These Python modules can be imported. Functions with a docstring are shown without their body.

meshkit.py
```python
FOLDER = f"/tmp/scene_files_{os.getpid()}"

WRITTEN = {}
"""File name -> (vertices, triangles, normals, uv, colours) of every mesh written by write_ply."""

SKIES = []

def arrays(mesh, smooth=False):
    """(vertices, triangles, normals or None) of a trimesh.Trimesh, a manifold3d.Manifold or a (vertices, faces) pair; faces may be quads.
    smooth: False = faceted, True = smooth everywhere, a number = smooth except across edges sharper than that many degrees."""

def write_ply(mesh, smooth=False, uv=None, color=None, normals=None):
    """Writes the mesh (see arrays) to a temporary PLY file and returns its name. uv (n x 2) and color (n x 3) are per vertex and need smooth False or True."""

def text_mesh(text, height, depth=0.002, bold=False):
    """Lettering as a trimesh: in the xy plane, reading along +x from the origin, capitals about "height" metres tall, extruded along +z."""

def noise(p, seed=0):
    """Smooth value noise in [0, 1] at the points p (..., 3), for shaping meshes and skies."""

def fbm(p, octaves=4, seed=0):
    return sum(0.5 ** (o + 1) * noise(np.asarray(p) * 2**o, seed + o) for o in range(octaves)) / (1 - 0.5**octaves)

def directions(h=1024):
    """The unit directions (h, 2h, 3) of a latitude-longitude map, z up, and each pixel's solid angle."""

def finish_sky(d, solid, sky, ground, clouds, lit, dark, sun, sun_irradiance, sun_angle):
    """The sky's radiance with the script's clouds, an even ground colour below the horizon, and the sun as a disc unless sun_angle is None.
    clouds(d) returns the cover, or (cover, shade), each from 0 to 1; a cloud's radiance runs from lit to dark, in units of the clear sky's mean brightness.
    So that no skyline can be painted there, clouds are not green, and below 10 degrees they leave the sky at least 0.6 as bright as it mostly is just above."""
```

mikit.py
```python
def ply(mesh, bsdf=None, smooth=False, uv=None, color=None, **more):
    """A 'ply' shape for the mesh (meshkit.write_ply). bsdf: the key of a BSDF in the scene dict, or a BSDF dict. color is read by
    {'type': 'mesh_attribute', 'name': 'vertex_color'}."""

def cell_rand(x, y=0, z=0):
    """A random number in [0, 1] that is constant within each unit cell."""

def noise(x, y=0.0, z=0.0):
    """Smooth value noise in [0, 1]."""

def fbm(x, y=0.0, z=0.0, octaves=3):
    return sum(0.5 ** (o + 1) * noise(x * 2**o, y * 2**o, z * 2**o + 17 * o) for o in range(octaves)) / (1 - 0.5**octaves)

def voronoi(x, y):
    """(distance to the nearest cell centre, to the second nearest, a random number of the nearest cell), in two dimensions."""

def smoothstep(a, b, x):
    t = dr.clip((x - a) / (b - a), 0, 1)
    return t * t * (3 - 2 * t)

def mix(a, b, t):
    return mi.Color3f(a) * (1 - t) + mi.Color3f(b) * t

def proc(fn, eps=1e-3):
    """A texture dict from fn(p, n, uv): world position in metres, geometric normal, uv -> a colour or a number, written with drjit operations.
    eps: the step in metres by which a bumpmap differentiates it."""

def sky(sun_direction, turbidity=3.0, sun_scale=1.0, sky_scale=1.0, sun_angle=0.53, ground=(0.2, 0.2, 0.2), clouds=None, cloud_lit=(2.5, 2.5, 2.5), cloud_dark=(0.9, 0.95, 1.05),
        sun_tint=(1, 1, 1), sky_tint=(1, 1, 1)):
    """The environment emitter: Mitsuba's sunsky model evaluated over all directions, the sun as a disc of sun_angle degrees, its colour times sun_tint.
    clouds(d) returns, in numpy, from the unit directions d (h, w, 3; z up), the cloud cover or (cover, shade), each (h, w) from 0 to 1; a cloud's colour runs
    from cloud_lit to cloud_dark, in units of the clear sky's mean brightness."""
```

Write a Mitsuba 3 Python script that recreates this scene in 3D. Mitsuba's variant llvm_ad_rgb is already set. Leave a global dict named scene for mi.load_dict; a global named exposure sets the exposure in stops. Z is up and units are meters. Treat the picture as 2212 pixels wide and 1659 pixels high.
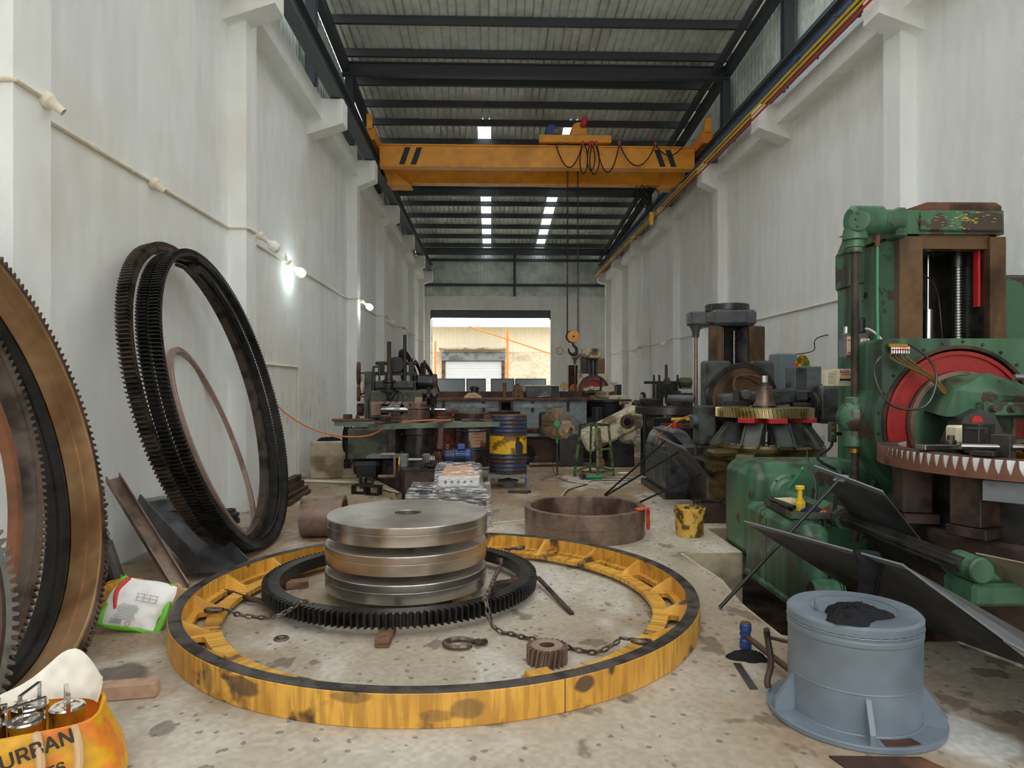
import math, random
import numpy as np, trimesh, drjit as dr, mitsuba as mi, mikit, meshkit
from mikit import noise, fbm, voronoi, smoothstep, mix, cell_rand
from shapely.geometry import Polygon, box as sbox
from shapely.ops import unary_union
import manifold3d as m3
S4 = mi.ScalarTransform4f
rnd = random.Random(7)
scene, labels = {'type': 'scene'}, {}

# ---------------------------------------------------------------- camera, sky, exposure
scene['camera'] = {'type': 'perspective', 'fov': 72.07, 'fov_axis': 'x', 'near_clip': 0.05, 'far_clip': 500.0,
                   'to_world': S4().look_at(origin=[0, 0, 1.57], target=[0.0296, 1, 1.57], up=[0, 0, 1])}
def clouds(d):
    n = meshkit.fbm(d * 3.0, 4, 3)
    return np.ones(d.shape[:2]), np.clip(0.25 + 0.5 * (n - 0.5), 0, 1)
scene['sky'] = mikit.sky((-0.35, -0.45, 0.82), turbidity=6.0, sun_scale=0.0, sky_scale=1.0, clouds=clouds,
                         cloud_lit=(2.45, 2.45, 2.4), cloud_dark=(1.5, 1.53, 1.56), ground=(0.28, 0.26, 0.23))
exposure = 3.0

# ---------------------------------------------------------------- helpers
PI = math.pi
def srgb(c):
    if isinstance(c, str): c = [int(c[i:i + 2], 16) for i in (0, 2, 4)]
    c = np.asarray(c, float) / 255
    return [float(x) for x in np.where(c < 0.04045, c / 12.92, ((c + 0.055) / 1.055) ** 2.4)]
def mat(key, col, rough=0.5, metal=0.0, spec=0.5, bump=None, bscale=0.002, coat=0.0, rfn=None, **kw):
    bc = mikit.proc(col) if callable(col) else {'type': 'rgb', 'value': srgb(col)}
    b = {'type': 'principled', 'base_color': bc, 'roughness': mikit.proc(rfn) if rfn else float(rough), 'metallic': float(metal)}
    if metal < 0.5: b['specular'] = float(spec)
    if coat: b['clearcoat'] = coat; b['clearcoat_gloss'] = 0.85
    if bump: b = {'type': 'bumpmap', 'arbitrary': mikit.proc(bump, 0.003), 'scale': bscale, 'bsdf': b}
    scene[key] = {'type': 'twosided', 'bsdf': b}
def taken(k): return k in scene or k in labels or any(x.startswith(k + '__') for x in used)
used = set()
count = {}
def numbered(k):
    n = count.get(k, 0); count[k] = n + 1
    return k if n == 0 else f'{k}_{n:03d}'
def A(v): return np.asarray(v, float)
def TM(loc=(0, 0, 0), rz=0, rx=0, ry=0, s=1):
    m = np.eye(4)
    for ang, ax in ((rx, (1, 0, 0)), (ry, (0, 1, 0)), (rz, (0, 0, 1))):
        if ang: m = trimesh.transformations.rotation_matrix(math.radians(ang), ax) @ m
    m[:3, :3] *= s; m[:3, 3] = loc
    return m
def mv(mesh, loc=(0, 0, 0), rz=0, rx=0, ry=0, s=1, M=None):
    r = mesh.copy(); r.apply_transform(TM(loc, rz, rx, ry, s) if M is None else M); return r
def frame(o, x, z):
    x = A(x) / np.linalg.norm(x); z = A(z) - x * np.dot(z, x); z /= np.linalg.norm(z)
    m = np.eye(4); m[:3, 0] = x; m[:3, 1] = np.cross(z, x); m[:3, 2] = z; m[:3, 3] = o; return m
def axis_frame(o, z):
    z = A(z) / np.linalg.norm(z); h = A((1, 0, 0)) if abs(z[0]) < .8 else A((0, 1, 0))
    x = np.cross(h, z); return frame(o, x, z)
def shape(mesh, m, smooth=30, M=None):
    d = mikit.ply(mesh, m, smooth)
    if M is not None: d['to_world'] = S4(A(M))
    return d
class Thing:
    def __init__(s, name, label, cat, group=None, M=None, kind=None):
        s.k = numbered(name); s.M = M; s.n = {}
        e = {'label': label}
        if cat: e['category'] = cat
        if group: e['group'] = group
        if kind: e['kind'] = kind
        labels[s.k] = e
    def key(s, name, parent=None):
        base = f'{parent or s.k}__{name}'; n = s.n.get(base, 0); s.n[base] = n + 1
        return base if n == 0 else f'{base}_{n:03d}'
    def p(s, name, mesh, m, smooth=30, parent=None, label=None, M=None, kind=None):
        k = s.key(name, parent)
        d = dict(mesh) if isinstance(mesh, dict) else shape(mesh, m, smooth)
        W = s.M if M is None else (M if s.M is None else s.M @ M)
        if W is not None: d['to_world'] = S4(A(W))
        scene[k] = d
        if label or kind:
            labels[k] = {}
            if label: labels[k]['label'] = label
            if kind: labels[k]['kind'] = kind
        return k
def one(name, mesh, m, label, cat, group=None, smooth=30, M=None, kind=None):
    k = numbered(name)
    d = dict(mesh) if isinstance(mesh, dict) else shape(mesh, m, smooth)
    if M is not None: d['to_world'] = S4(A(M))
    scene[k] = d; e = {'label': label}
    if cat: e['category'] = cat
    if group: e['group'] = group
    if kind: e['kind'] = kind
    labels[k] = e
    return k
def structure(name, mesh, m, label=None, smooth=False):
    k = numbered(name); scene[k] = shape(mesh, m, smooth) if mesh is not None else None
    if mesh is None: del scene[k]
    labels[k] = {'kind': 'structure'}
    if label: labels[k]['label'] = label
    return k
subn = {}; SUBM = None
def sub(parent, name, mesh, m, smooth=30, label=None, kind=None):
    b = f'{parent}__{name}'; n = subn.get(b, 0); subn[b] = n + 1
    k = b if n == 0 else f'{b}_{n:03d}'
    scene[k] = dict(mesh) if isinstance(mesh, dict) else shape(mesh, m, smooth)
    if SUBM is not None: scene[k]['to_world'] = S4(SUBM)
    if label: labels[k] = {'label': label}
    if kind: labels.setdefault(k, {})['kind'] = kind
    return k
def j(*ms):
    ms = [x for y in ms for x in (y if isinstance(y, (list, tuple)) else [y])]
    return trimesh.util.concatenate(ms)
def hull(pts): return trimesh.convex.convex_hull(A(pts))
def box(sx, sy, sz, c=(0, 0, 0), b=0.0):
    if b <= 0: m = trimesh.creation.box((sx, sy, sz))
    else:
        b = min(b, sx * .45, sy * .45, sz * .45); P = []
        for x in (-1, 1):
            for y in (-1, 1):
                for z in (-1, 1):
                    h = A((sx / 2 * x, sy / 2 * y, sz / 2 * z)); q = A((b * x, b * y, b * z))
                    for i in range(3):
                        v = h - q; v[i] = h[i]; P.append(v)
        m = hull(P)
    m.apply_translation(c); return m
def bx(x0, x1, y0, y1, z0, z1, b=0.0):
    return box(x1 - x0, y1 - y0, z1 - z0, ((x0 + x1) / 2, (y0 + y1) / 2, (z0 + z1) / 2), b)
def rbox(sx, sy, sz, r, c=(0, 0, 0), n=10):
    P = []
    for x in (-1, 1):
        for y in (-1, 1):
            for z in (-1, 1):
                o = A((x * (sx / 2 - r), y * (sy / 2 - r), z * (sz / 2 - r)))
                for a in np.linspace(0, PI / 2, n // 2):
                    for e in np.linspace(0, PI / 2, n // 2):
                        P.append(o + r * A((x * math.cos(a) * math.cos(e), y * math.sin(a) * math.cos(e), z * math.sin(e))))
    m = hull(P); m.apply_translation(c); return m
def lathe(prof, n=40, a0=0.0, a1=2 * PI):
    p = A(prof); full = abs(a1 - a0 - 2 * PI) < 1e-6
    a = np.linspace(a0, a1, n, endpoint=False) if full else np.linspace(a0, a1, n + 1)
    k = len(p); na = len(a)
    V = np.stack([p[None, :, 0] * np.cos(a)[:, None], p[None, :, 0] * np.sin(a)[:, None], np.repeat(p[None, :, 1], na, 0)], -1).reshape(-1, 3)
    F = []
    for i in range(na if full else na - 1):
        i2 = (i + 1) % na
        for q in range(k - 1):
            a_, b_, c_, d_ = i * k + q, i2 * k + q, i2 * k + q + 1, i * k + q + 1
            if p[q, 0] > 1e-9: F.append((a_, b_, c_)) if True else 0
            if p[q + 1, 0] > 1e-9: F.append((a_, c_, d_))
    m = trimesh.Trimesh(V, F, process=False); m.merge_vertices(); m.update_faces(m.nondegenerate_faces())
    if m.volume < 0: m.invert()
    return m
def ring(ro, ri, z0, z1, n=64, b=0.0):
    if b: p = [(ri + b, z0), (ro - b, z0), (ro, z0 + b), (ro, z1 - b), (ro - b, z1), (ri + b, z1), (ri, z1 - b), (ri, z0 + b), (ri + b, z0)]
    else: p = [(ri, z0), (ro, z0), (ro, z1), (ri, z1), (ri, z0)]
    return lathe(p, n)
def cyl(r, h, c=(0, 0, 0), ax='z', n=28, b=0.0, r2=None):
    """from c along the axis, over h"""
    r2 = r if r2 is None else r2
    if b: p = [(0, 0), (r - b, 0), (r, b), (r2, h - b), (r2 - b, h), (0, h)]
    else: p = [(0, 0), (r, 0), (r2, h), (0, h)]
    m = lathe(p, n)
    if isinstance(ax, str): ax = {'x': (1, 0, 0), 'y': (0, 1, 0), 'z': (0, 0, 1)}[ax]
    m.apply_transform(axis_frame(c, ax)); return m
def rod(a, b, r, n=10, r2=None):
    a, b = A(a), A(b); return cyl(r, float(np.linalg.norm(b - a)), a, b - a, n, 0, r2)
def bar(a, b, w, h, up=(0, 0, 1), bev=0.0):
    a, b = A(a), A(b); L = float(np.linalg.norm(b - a)); m = box(L, w, h, (L / 2, 0, 0), bev)
    m.apply_transform(frame(a, b - a, up)); return m
def tube(P, r, n=8, closed=False, res=0):
    P = A(P)
    if res:
        from scipy.interpolate import CubicSpline
        t = np.arange(len(P) + (1 if closed else 0)); Q = np.vstack([P, P[:1]]) if closed else P
        cs = CubicSpline(t, Q, bc_type='periodic' if closed else 'not-a-knot' if len(Q) > 3 else 'natural')
        P = cs(np.linspace(0, t[-1], res, endpoint=not closed))
    N = len(P); T = np.roll(P, -1, 0) - np.roll(P, 1, 0)
    if not closed: T[0] = P[1] - P[0]; T[-1] = P[-1] - P[-2]
    T /= np.linalg.norm(T, axis=1, keepdims=True) + 1e-12
    u = np.cross(T[0], (0, 0, 1) if abs(T[0][2]) < .9 else (1, 0, 0)); u /= np.linalg.norm(u); V = []
    rr = r if np.ndim(r) else [r] * N
    for i in range(N):
        u = u - T[i] * np.dot(u, T[i]); u /= np.linalg.norm(u); w = np.cross(T[i], u)
        a = np.arange(n) * 2 * PI / n
        V.append(P[i] + rr[i] * (np.cos(a)[:, None] * u + np.sin(a)[:, None] * w))
    V = np.vstack(V); F = []
    for i in range(N if closed else N - 1):
        i2 = (i + 1) % N
        for q in range(n):
            q2 = (q + 1) % n; F += [(i * n + q, i * n + q2, i2 * n + q2), (i * n + q, i2 * n + q2, i2 * n + q)]
    if not closed:
        for q in range(1, n - 1): F += [(0, q + 1, q), ((N - 1) * n, (N - 1) * n + q, (N - 1) * n + q + 1)]
    m = trimesh.Trimesh(V, F, process=False)
    if m.volume < 0: m.invert()
    return m
def prism(poly, h, plane='xy', at=0.0):
    """polygon extruded over h from 'at': xy along z; xz along y; yz along x"""
    pg = poly if hasattr(poly, 'exterior') else Polygon(poly)
    if not pg.is_valid: pg = pg.buffer(0)
    m = trimesh.creation.extrude_polygon(pg, h, engine='earcut')
    if plane == 'xz': m.apply_transform(A([[1, 0, 0, 0], [0, 0, 1, 0], [0, 1, 0, 0], [0, 0, 0, 1]])); m.invert()
    elif plane == 'yz': m.apply_transform(A([[0, 0, 1, 0], [1, 0, 0, 0], [0, 1, 0, 0], [0, 0, 0, 1]]))
    if m.volume < 0: m.invert()
    m.apply_translation({'xy': (0, 0, at), 'xz': (0, at, 0), 'yz': (at, 0, 0)}[plane]); return m
def gear(tip, root, ri, h, n, helix=0.0, fr=(.0, .2, .36, .64, .8), layers=1, inner_steps=None):
    """ring gear about z from 0 to h; tooth fractions; helix = twist in tooth pitches over h"""
    base = [(0.0, root), (fr[1], root), (fr[2], tip), (fr[3], tip), (fr[4], root)]
    th = A([(i + f) * 2 * PI / n for i in range(n) for f, _ in base[1:]]); rr = A([r for i in range(n) for _, r in base[1:]])
    K = len(th); zs = np.linspace(0, h, layers + 1); V = []
    for z in zs:
        t = th + helix * 2 * PI / n * z / h; V.append(np.stack([rr * np.cos(t), rr * np.sin(t), np.full(K, z)], -1))
    for z, hz in ((0, 0), (h, 1)):
        t = th + helix * 2 * PI / n * hz; V.append(np.stack([ri * np.cos(t), ri * np.sin(t), np.full(K, z)], -1))
    V = np.vstack(V); i = np.arange(K); i2 = (i + 1) % K; F = []
    q = lambda a, b, c, d: F.extend([np.stack([a, b, c], -1), np.stack([a, c, d], -1)])
    for l in range(layers): q(l * K + i, l * K + i2, (l + 1) * K + i2, (l + 1) * K + i)
    o0, o1, n0, n1 = 0, layers * K, (layers + 1) * K, (layers + 2) * K
    q(o1 + i, o1 + i2, n1 + i2, n1 + i); q(o0 + i2, o0 + i, n0 + i, n0 + i2); q(n0 + i2, n0 + i, n1 + i, n1 + i2)
    m = trimesh.Trimesh(V, np.vstack(F), process=False)
    if m.volume < 0: m.invert()
    return m
def bolt(r, h, c, ax=(0, 0, 1)):
    m = lathe([(0, 0), (r, 0), (r, h * .85), (r * .85, h), (0, h)], 6); m.apply_transform(axis_frame(c, ax)); return m
def cloth(pts_fn, nu, nv, th=0.006, seed=0, amp=0.01, freq=14):
    """a thin closed sheet from pts_fn(u, v), wrinkled along its normal"""
    u, v = np.meshgrid(np.linspace(0, 1, nu), np.linspace(0, 1, nv), indexing='ij')
    P = A([pts_fn(a, b) for a, b in zip(u.ravel(), v.ravel())]).reshape(nu, nv, 3)
    du = np.gradient(P, axis=0); dv = np.gradient(P, axis=1); N = np.cross(du, dv); N /= np.linalg.norm(N, axis=-1, keepdims=True) + 1e-9
    w = meshkit.fbm(P * freq, 3, seed) - .5
    P = P + N * (w * 2 * amp)[..., None]
    top = P.reshape(-1, 3); bot = (P - N * th).reshape(-1, 3); n = nu * nv; F = []
    for a in range(nu - 1):
        for b in range(nv - 1):
            i, k, l, m_ = a * nv + b, (a + 1) * nv + b, (a + 1) * nv + b + 1, a * nv + b + 1
            F += [(i, k, l), (i, l, m_), (n + i, n + l, n + k), (n + i, n + m_, n + l)]
    edge = [a * nv for a in range(nu)] + [(nu - 1) * nv + b for b in range(1, nv)] + [a * nv + nv - 1 for a in range(nu - 2, -1, -1)] + [b for b in range(nv - 2, 0, -1)]
    for a, b in zip(edge, edge[1:] + edge[:1]): F += [(a, n + b, b), (a, n + a, n + b)]
    m = trimesh.Trimesh(np.vstack([top, bot]), F, process=False); m.fix_normals(); return m
def rag(c, rx, ry, h, seed, n=26, rz=0):
    """a crumpled heap of cloth on a surface"""
    def f(u, v):
        a = u * 2 * PI; k = v
        e = meshkit.fbm(A((math.cos(a) * 1.3, math.sin(a) * 1.3, seed * 3.1)), 3, seed)
        R = k * (0.78 + 1.9 * (e - .5) + .10 * math.sin(5 * a + seed))
        q = A((math.cos(a) * k * 3.4, math.sin(a) * k * 3.4, seed * 1.7)) * 1.35; rdg = 1 - abs(2 * meshkit.fbm(q, 3, seed + 5) - 1) * 1.8
        z = h * (1 - k ** 3) ** .7 * max(.06, .25 + .75 * rdg) + .004
        return (rx * R * math.cos(a), ry * R * math.sin(a), z)
    u = np.linspace(0, 1, n * 2, endpoint=False); V = [f(0, 0)]
    for k in range(1, n // 2 + 1):
        for a in u: V.append(f(a, k / (n // 2)))
    m_ = len(u); F = [(0, 1 + i, 1 + (i + 1) % m_) for i in range(m_)]
    for k in range(n // 2 - 1):
        for i in range(m_):
            a, b = 1 + k * m_ + i, 1 + k * m_ + (i + 1) % m_; F += [(a, a + m_, b + m_), (a, b + m_, b)]
    V = A(V); nv = len(V); B = V.copy(); B[:, 2] = np.maximum(B[:, 2] - .008, .0005)
    F = F + [(nv + a, nv + c_, nv + b) for a, b, c_ in F]
    o = 1 + (n // 2 - 1) * m_
    for i in range(m_): a, b = o + i, o + (i + 1) % m_; F += [(a, nv + b, b), (a, nv + a, nv + b)]
    m = trimesh.Trimesh(np.vstack([V, B]), F, process=False); m.fix_normals()
    m.apply_transform(TM(c, rz)); return m
def diff(a, *bs):
    def tm(x): return m3.Manifold(m3.Mesh(np.asarray(x.vertices, np.float32), np.asarray(x.faces, np.uint32)))
    r = tm(a)
    for b in bs: r = r - tm(b)
    o = r.to_mesh(); return trimesh.Trimesh(o.vert_properties[:, :3], o.tri_verts, process=False)

# ---------------------------------------------------------------- materials
def C(c): return mi.Color3f(*srgb(c))
def mot(base, dirt, sc=6.0, lo=.45, hi=.75, amt=1.0, stretch=(1, 1, 1), light=None):
    a, b = srgb(base), srgb(dirt)
    def f(p, n, uv):
        v = fbm(p.x * sc * stretch[0], p.y * sc * stretch[1], p.z * sc * stretch[2], 4)
        t = smoothstep(lo, hi, v) * amt
        g = 0.86 + 0.28 * noise(p.x * sc * 5, p.y * sc * 5, p.z * sc * 5)
        return mix(a, b, t) * g
    return f
def floor_fn(p, n, uv):
    big = fbm(p.x * .55 + 3, p.y * .4, 0.0, 4); med = fbm(p.x * 2.3, p.y * 1.3 + 9, 1.0, 4); fine = noise(p.x * 40, p.y * 40, 0.)
    c = mix(srgb('aea696'), srgb('8a765f'), smoothstep(.38, .68, big + .2 * smoothstep(5.5, 10.0, p.y)))
    c = mix(c, mi.Color3f(*srgb('c4c0b6')), smoothstep(.5, .75, med) * .6)
    c = mix(c, mi.Color3f(*srgb('6f6252')), smoothstep(.62, .80, fbm(p.x * 1.1 + 31, p.y * .8 + 4, 2., 4)) * .55)
    d, _, r = voronoi(p.x * 13, p.y * 11); w = fbm(p.x * 30, p.y * 30, 5., 2)
    c = mix(c, mi.Color3f(*srgb('4b453e')), smoothstep(.03 + .1 * (r - .7), .0, d - .1 + .5 * (w - .5)) * dr.select(r > .72, .55, 0.))
    c = mix(c, mi.Color3f(*srgb('55493d')), smoothstep(.68, .76, fbm(p.x * 6 + 7, p.y * 4, 8., 4)) * .6)
    w = fbm(p.x * 6, p.y * 6, 3., 4) - .5
    for (x, y, rx, ry, col, s) in ((-2.02, 3.86, .20, .22, '4f463c', .8), (2.35, 3.05, .42, .30, '6b5a45', .75), (2.12, 3.08, .20, .30, 'c9ccc8', .7), (-1.9, 8.2, .5, 1.0, '7a5a40', .5), (.9, 9.0, 1.0, 2.2, '8a755c', .5)):
        e = dr.sqrt(dr.square((p.x - x) / rx) + dr.square((p.y - y) / ry)) + 1.1 * w
        c = mix(c, mi.Color3f(*srgb(col)), smoothstep(1.1, .6, e) * s)
    return c * (.88 + .24 * fine)
def floor_r(p, n, uv): return .55 + .25 * fbm(p.x * 1.7, p.y * 1.7, 3., 3) - .12 * smoothstep(.55, .7, fbm(p.x * 1.1 + 31, p.y * .8 + 4, 2., 4))
mat('m_floor', floor_fn, rfn=floor_r, bump=lambda p, n, uv: fbm(p.x * 14, p.y * 14, 0., 3), bscale=.004)
def wall_fn(p, n, uv):
    h = p.y + p.x * .9
    st = fbm(h * 3.2, p.z * .25, 0., 4); bl = fbm(h * .7, p.z * .7, 4., 4); sp = fbm(h * 9, p.z * 5, 2., 3)
    c = mix(srgb('e9ecea'), srgb('d2d5d2'), smoothstep(.42, .75, st) * .28)
    c = mix(c, mi.Color3f(*srgb('ded9cc')), smoothstep(.5, .72, bl) * .45)
    c = mix(c, mi.Color3f(*srgb('8f7a60')), smoothstep(.66, .76, sp) * smoothstep(3.0, .6, p.z) * smoothstep(.5, .66, bl) * .4)
    return c * (.965 + .07 * noise(h * 12, p.z * 3, 0.))
mat('m_wall', wall_fn, .75, spec=.25, bump=lambda p, n, uv: fbm((p.x + p.y) * 5, p.z * 5, 0., 3), bscale=.006)
mat('m_conc', mot('b3a78f', '7d7058', 3.5, .42, .72), .85, spec=.2)
mat('m_sheet', mot('e9f2ee', 'cfd8d3', 1.6, .4, .7, 1, (1, .3, .3)), .36, .12)
mat('m_clad', mot('dbe5de', 'c2ccc5', 2., .4, .7), .45, .15)
mat('m_purlin', '434a50', .5); mat('m_post', '454c53', .55); mat('m_gantry', '4b5258', .5)
mat('m_crane', mot('e79a1c', 'c07812', 1.4, .5, .8, .6), .38, coat=.3)
mat('m_crane2', 'd9861a', .45); mat('m_stripe', '17171a', .5)
def yel_fn(p, n, uv):
    r = dr.sqrt(dr.square(p.x + .336) + dr.square(p.y - 4.948)); a = dr.atan2(p.y - 4.948, p.x + .336)
    v = fbm(a * 9, p.z * 6, r * 2, 4); f = fbm(a * 60, p.z * 14, r * 30, 3); st = fbm(a * 75, p.z * 4., 2., 4)
    c = mix(srgb('d8a545'), srgb('c48e38'), smoothstep(.4, .65, fbm(a * 5, p.z * 2, r * 6, 3)))
    c = mix(c, mi.Color3f(*srgb('a3732e')), smoothstep(.42, .66, st) * .62)
    c = mix(c, mi.Color3f(*srgb('8f5f2c')), smoothstep(.57, .72, v) * .75)
    c = mix(c, mi.Color3f(*srgb('33291f')), smoothstep(.62, .72, v + .22 * (f - .5)) * .85)
    w = .55 * (fbm(a * 30, p.z * 26, r * 9, 3) - .5)
    for (ba, bz, ra, rz, s) in ((-1.10, .115, .035, .042, .9), (-1.44, .085, .05, .05, .55), (-1.52, .06, .05, .03, .4), (-2.09, .11, .07, .05, .8), (-2.25, .08, .03, .08, .5), (-1.75, .14, .06, .03, .5), (-.35, .1, .03, .05, .6)):
        e = dr.sqrt(dr.square((a - ba) / ra) + dr.square((p.z - bz) / rz))
        c = mix(c, mi.Color3f(*srgb('453a31')), smoothstep(1.1, .75, e + w) * s * dr.select(r > 1.70, 1., 0.))
    return c * (.9 + .2 * f)
mat('m_ring', yel_fn, .42, bump=lambda p, n, uv: fbm(p.x * 30, p.y * 30, p.z * 10, 3), bscale=.002)
mat('m_ringtop', mot('4a4541', '201c1a', 9, .35, .7), .4)
def disc_fn(p, n, uv):
    r = dr.sqrt(dr.square(p.x + .632) + dr.square(p.y - 5.30))
    g = noise(r * 160, p.z * 220, 0.); s = fbm(p.x * 3, p.y * 3, p.z * 9, 3)
    return mix(srgb('d6d1c9'), srgb('b3aaa0'), smoothstep(.35, .75, s)) * (.93 + .12 * g)
mat('m_disc', disc_fn, .33, .8, bump=lambda p, n, uv: noise(dr.sqrt(dr.square(p.x + .632) + dr.square(p.y - 5.30)) * 220, p.z * 260, 0.), bscale=.00006)
mat('m_discside', disc_fn, .24, .95, bump=lambda p, n, uv: noise(dr.atan2(p.x + .632, p.y - 5.30) * 3., p.z * 320, 0.), bscale=.00005)
mat('m_blackgear', mot('222120', '121110', 12, .4, .7), .33, .15)
mat('m_browngear', mot('463c32', '211d19', 9, .4, .7), .42, .25)
mat('m_tan', mot('a98660', '84603f', 3.5, .42, .72, 1, (1, 1, .5)), .30, .55)
mat('m_tanteeth', mot('5e4636', '32261f', 8, .4, .7), .4, .3)
mat('m_greyband', mot('6d6259', '3a332d', 5, .4, .7), .45, .35)
mat('m_greygear', mot('8d8f8b', '5f5c56', 6, .45, .75), .42, .4)
mat('m_orangeband', mot('93634a', '6b4a38', 4, .45, .75, 1, (1, 1, .4)), .4, .35)
mat('m_pinkband', mot('a4897c', '7d6457', 4, .45, .75, 1, (1, 1, .5)), .38, .35)
mat('m_rolled', mot('8a7568', '5a463b', 6, .42, .72, 1, (1, 1, .3)), .38, .5)
mat('m_rust', mot('6a4634', '3a241b', 5, .4, .7), .7)
mat('m_rustdark', mot('4c3a31', '241b17', 5, .4, .7), .6, .15)
mat('m_wood', mot('7a5b43', '4f3a2a', 7, .4, .7, 1, (1, 1, 6)), .75); mat('m_woodpale', mot('b08f78', '6d4c37', 7, .45, .7), .75)
def green_fn(p, n, uv):
    v = fbm(p.x * 4.2, p.y * 4.2, p.z * 3.4, 4); f = fbm(p.x * 26, p.y * 26, p.z * 26, 3); st = fbm(p.x * 6, p.y * 6, p.z * .8, 3)
    c = mix(srgb('446b50'), srgb('30503c'), smoothstep(.4, .7, st))
    c = mix(c, mi.Color3f(*srgb('43302a')), smoothstep(.635, .66, v + .24 * (f - .5)) * .92)
    c = mix(c, mi.Color3f(*srgb('1c241c')), smoothstep(.5, .8, st) * .6)
    return c * (.93 + .14 * f)
mat('m_green', green_fn, .33, coat=.25)
mat('m_stool', mot('567a42', '3c3626', 14, .4, .6), .55); mat('m_greenold', mot('434b37', '26251d', 5, .45, .68), .5)
mat('m_arm', mot('6d7a68', '4a5044', 4, .45, .7), .5)
mat('m_brownway', mot('6a5038', '33281e', 4, .4, .7, 1, (1, 1, .25)), .38, .4)
mat('m_oily', mot('2e2c29', '151413', 7, .4, .7), .3, .1, coat=.3)
mat('m_darkgrey', mot('4a4f50', '25241f', 4, .45, .72), .36, coat=.25)
mat('m_grey', mot('6a7073', '3d3c37', 4, .5, .75), .4)
mat('m_drumgrey', mot('68747f', '58626b', 2.2, .45, .75), .36, coat=.3, bump=lambda p, n, uv: fbm(p.x * 20, p.y * 20, p.z * 8, 2), bscale=.0015)
mat('m_plate', mot('55575a', '38322c', 2.4, .42, .72, 1, (1, 1, .4)), .38, .3)
mat('m_plateedge', '80868c', .4, .4); mat('m_platetan', mot('9a8a72', '6b5c4a', 2., .4, .7), .4, .4)
mat('m_red', mot('94201f', '551516', 4, .5, .75), .4, coat=.2); mat('m_redpaint', 'c02a2c', .45)
mat('m_cream', mot('c9c0a4', '6e5d44', 4.5, .5, .68), .5)
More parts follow.
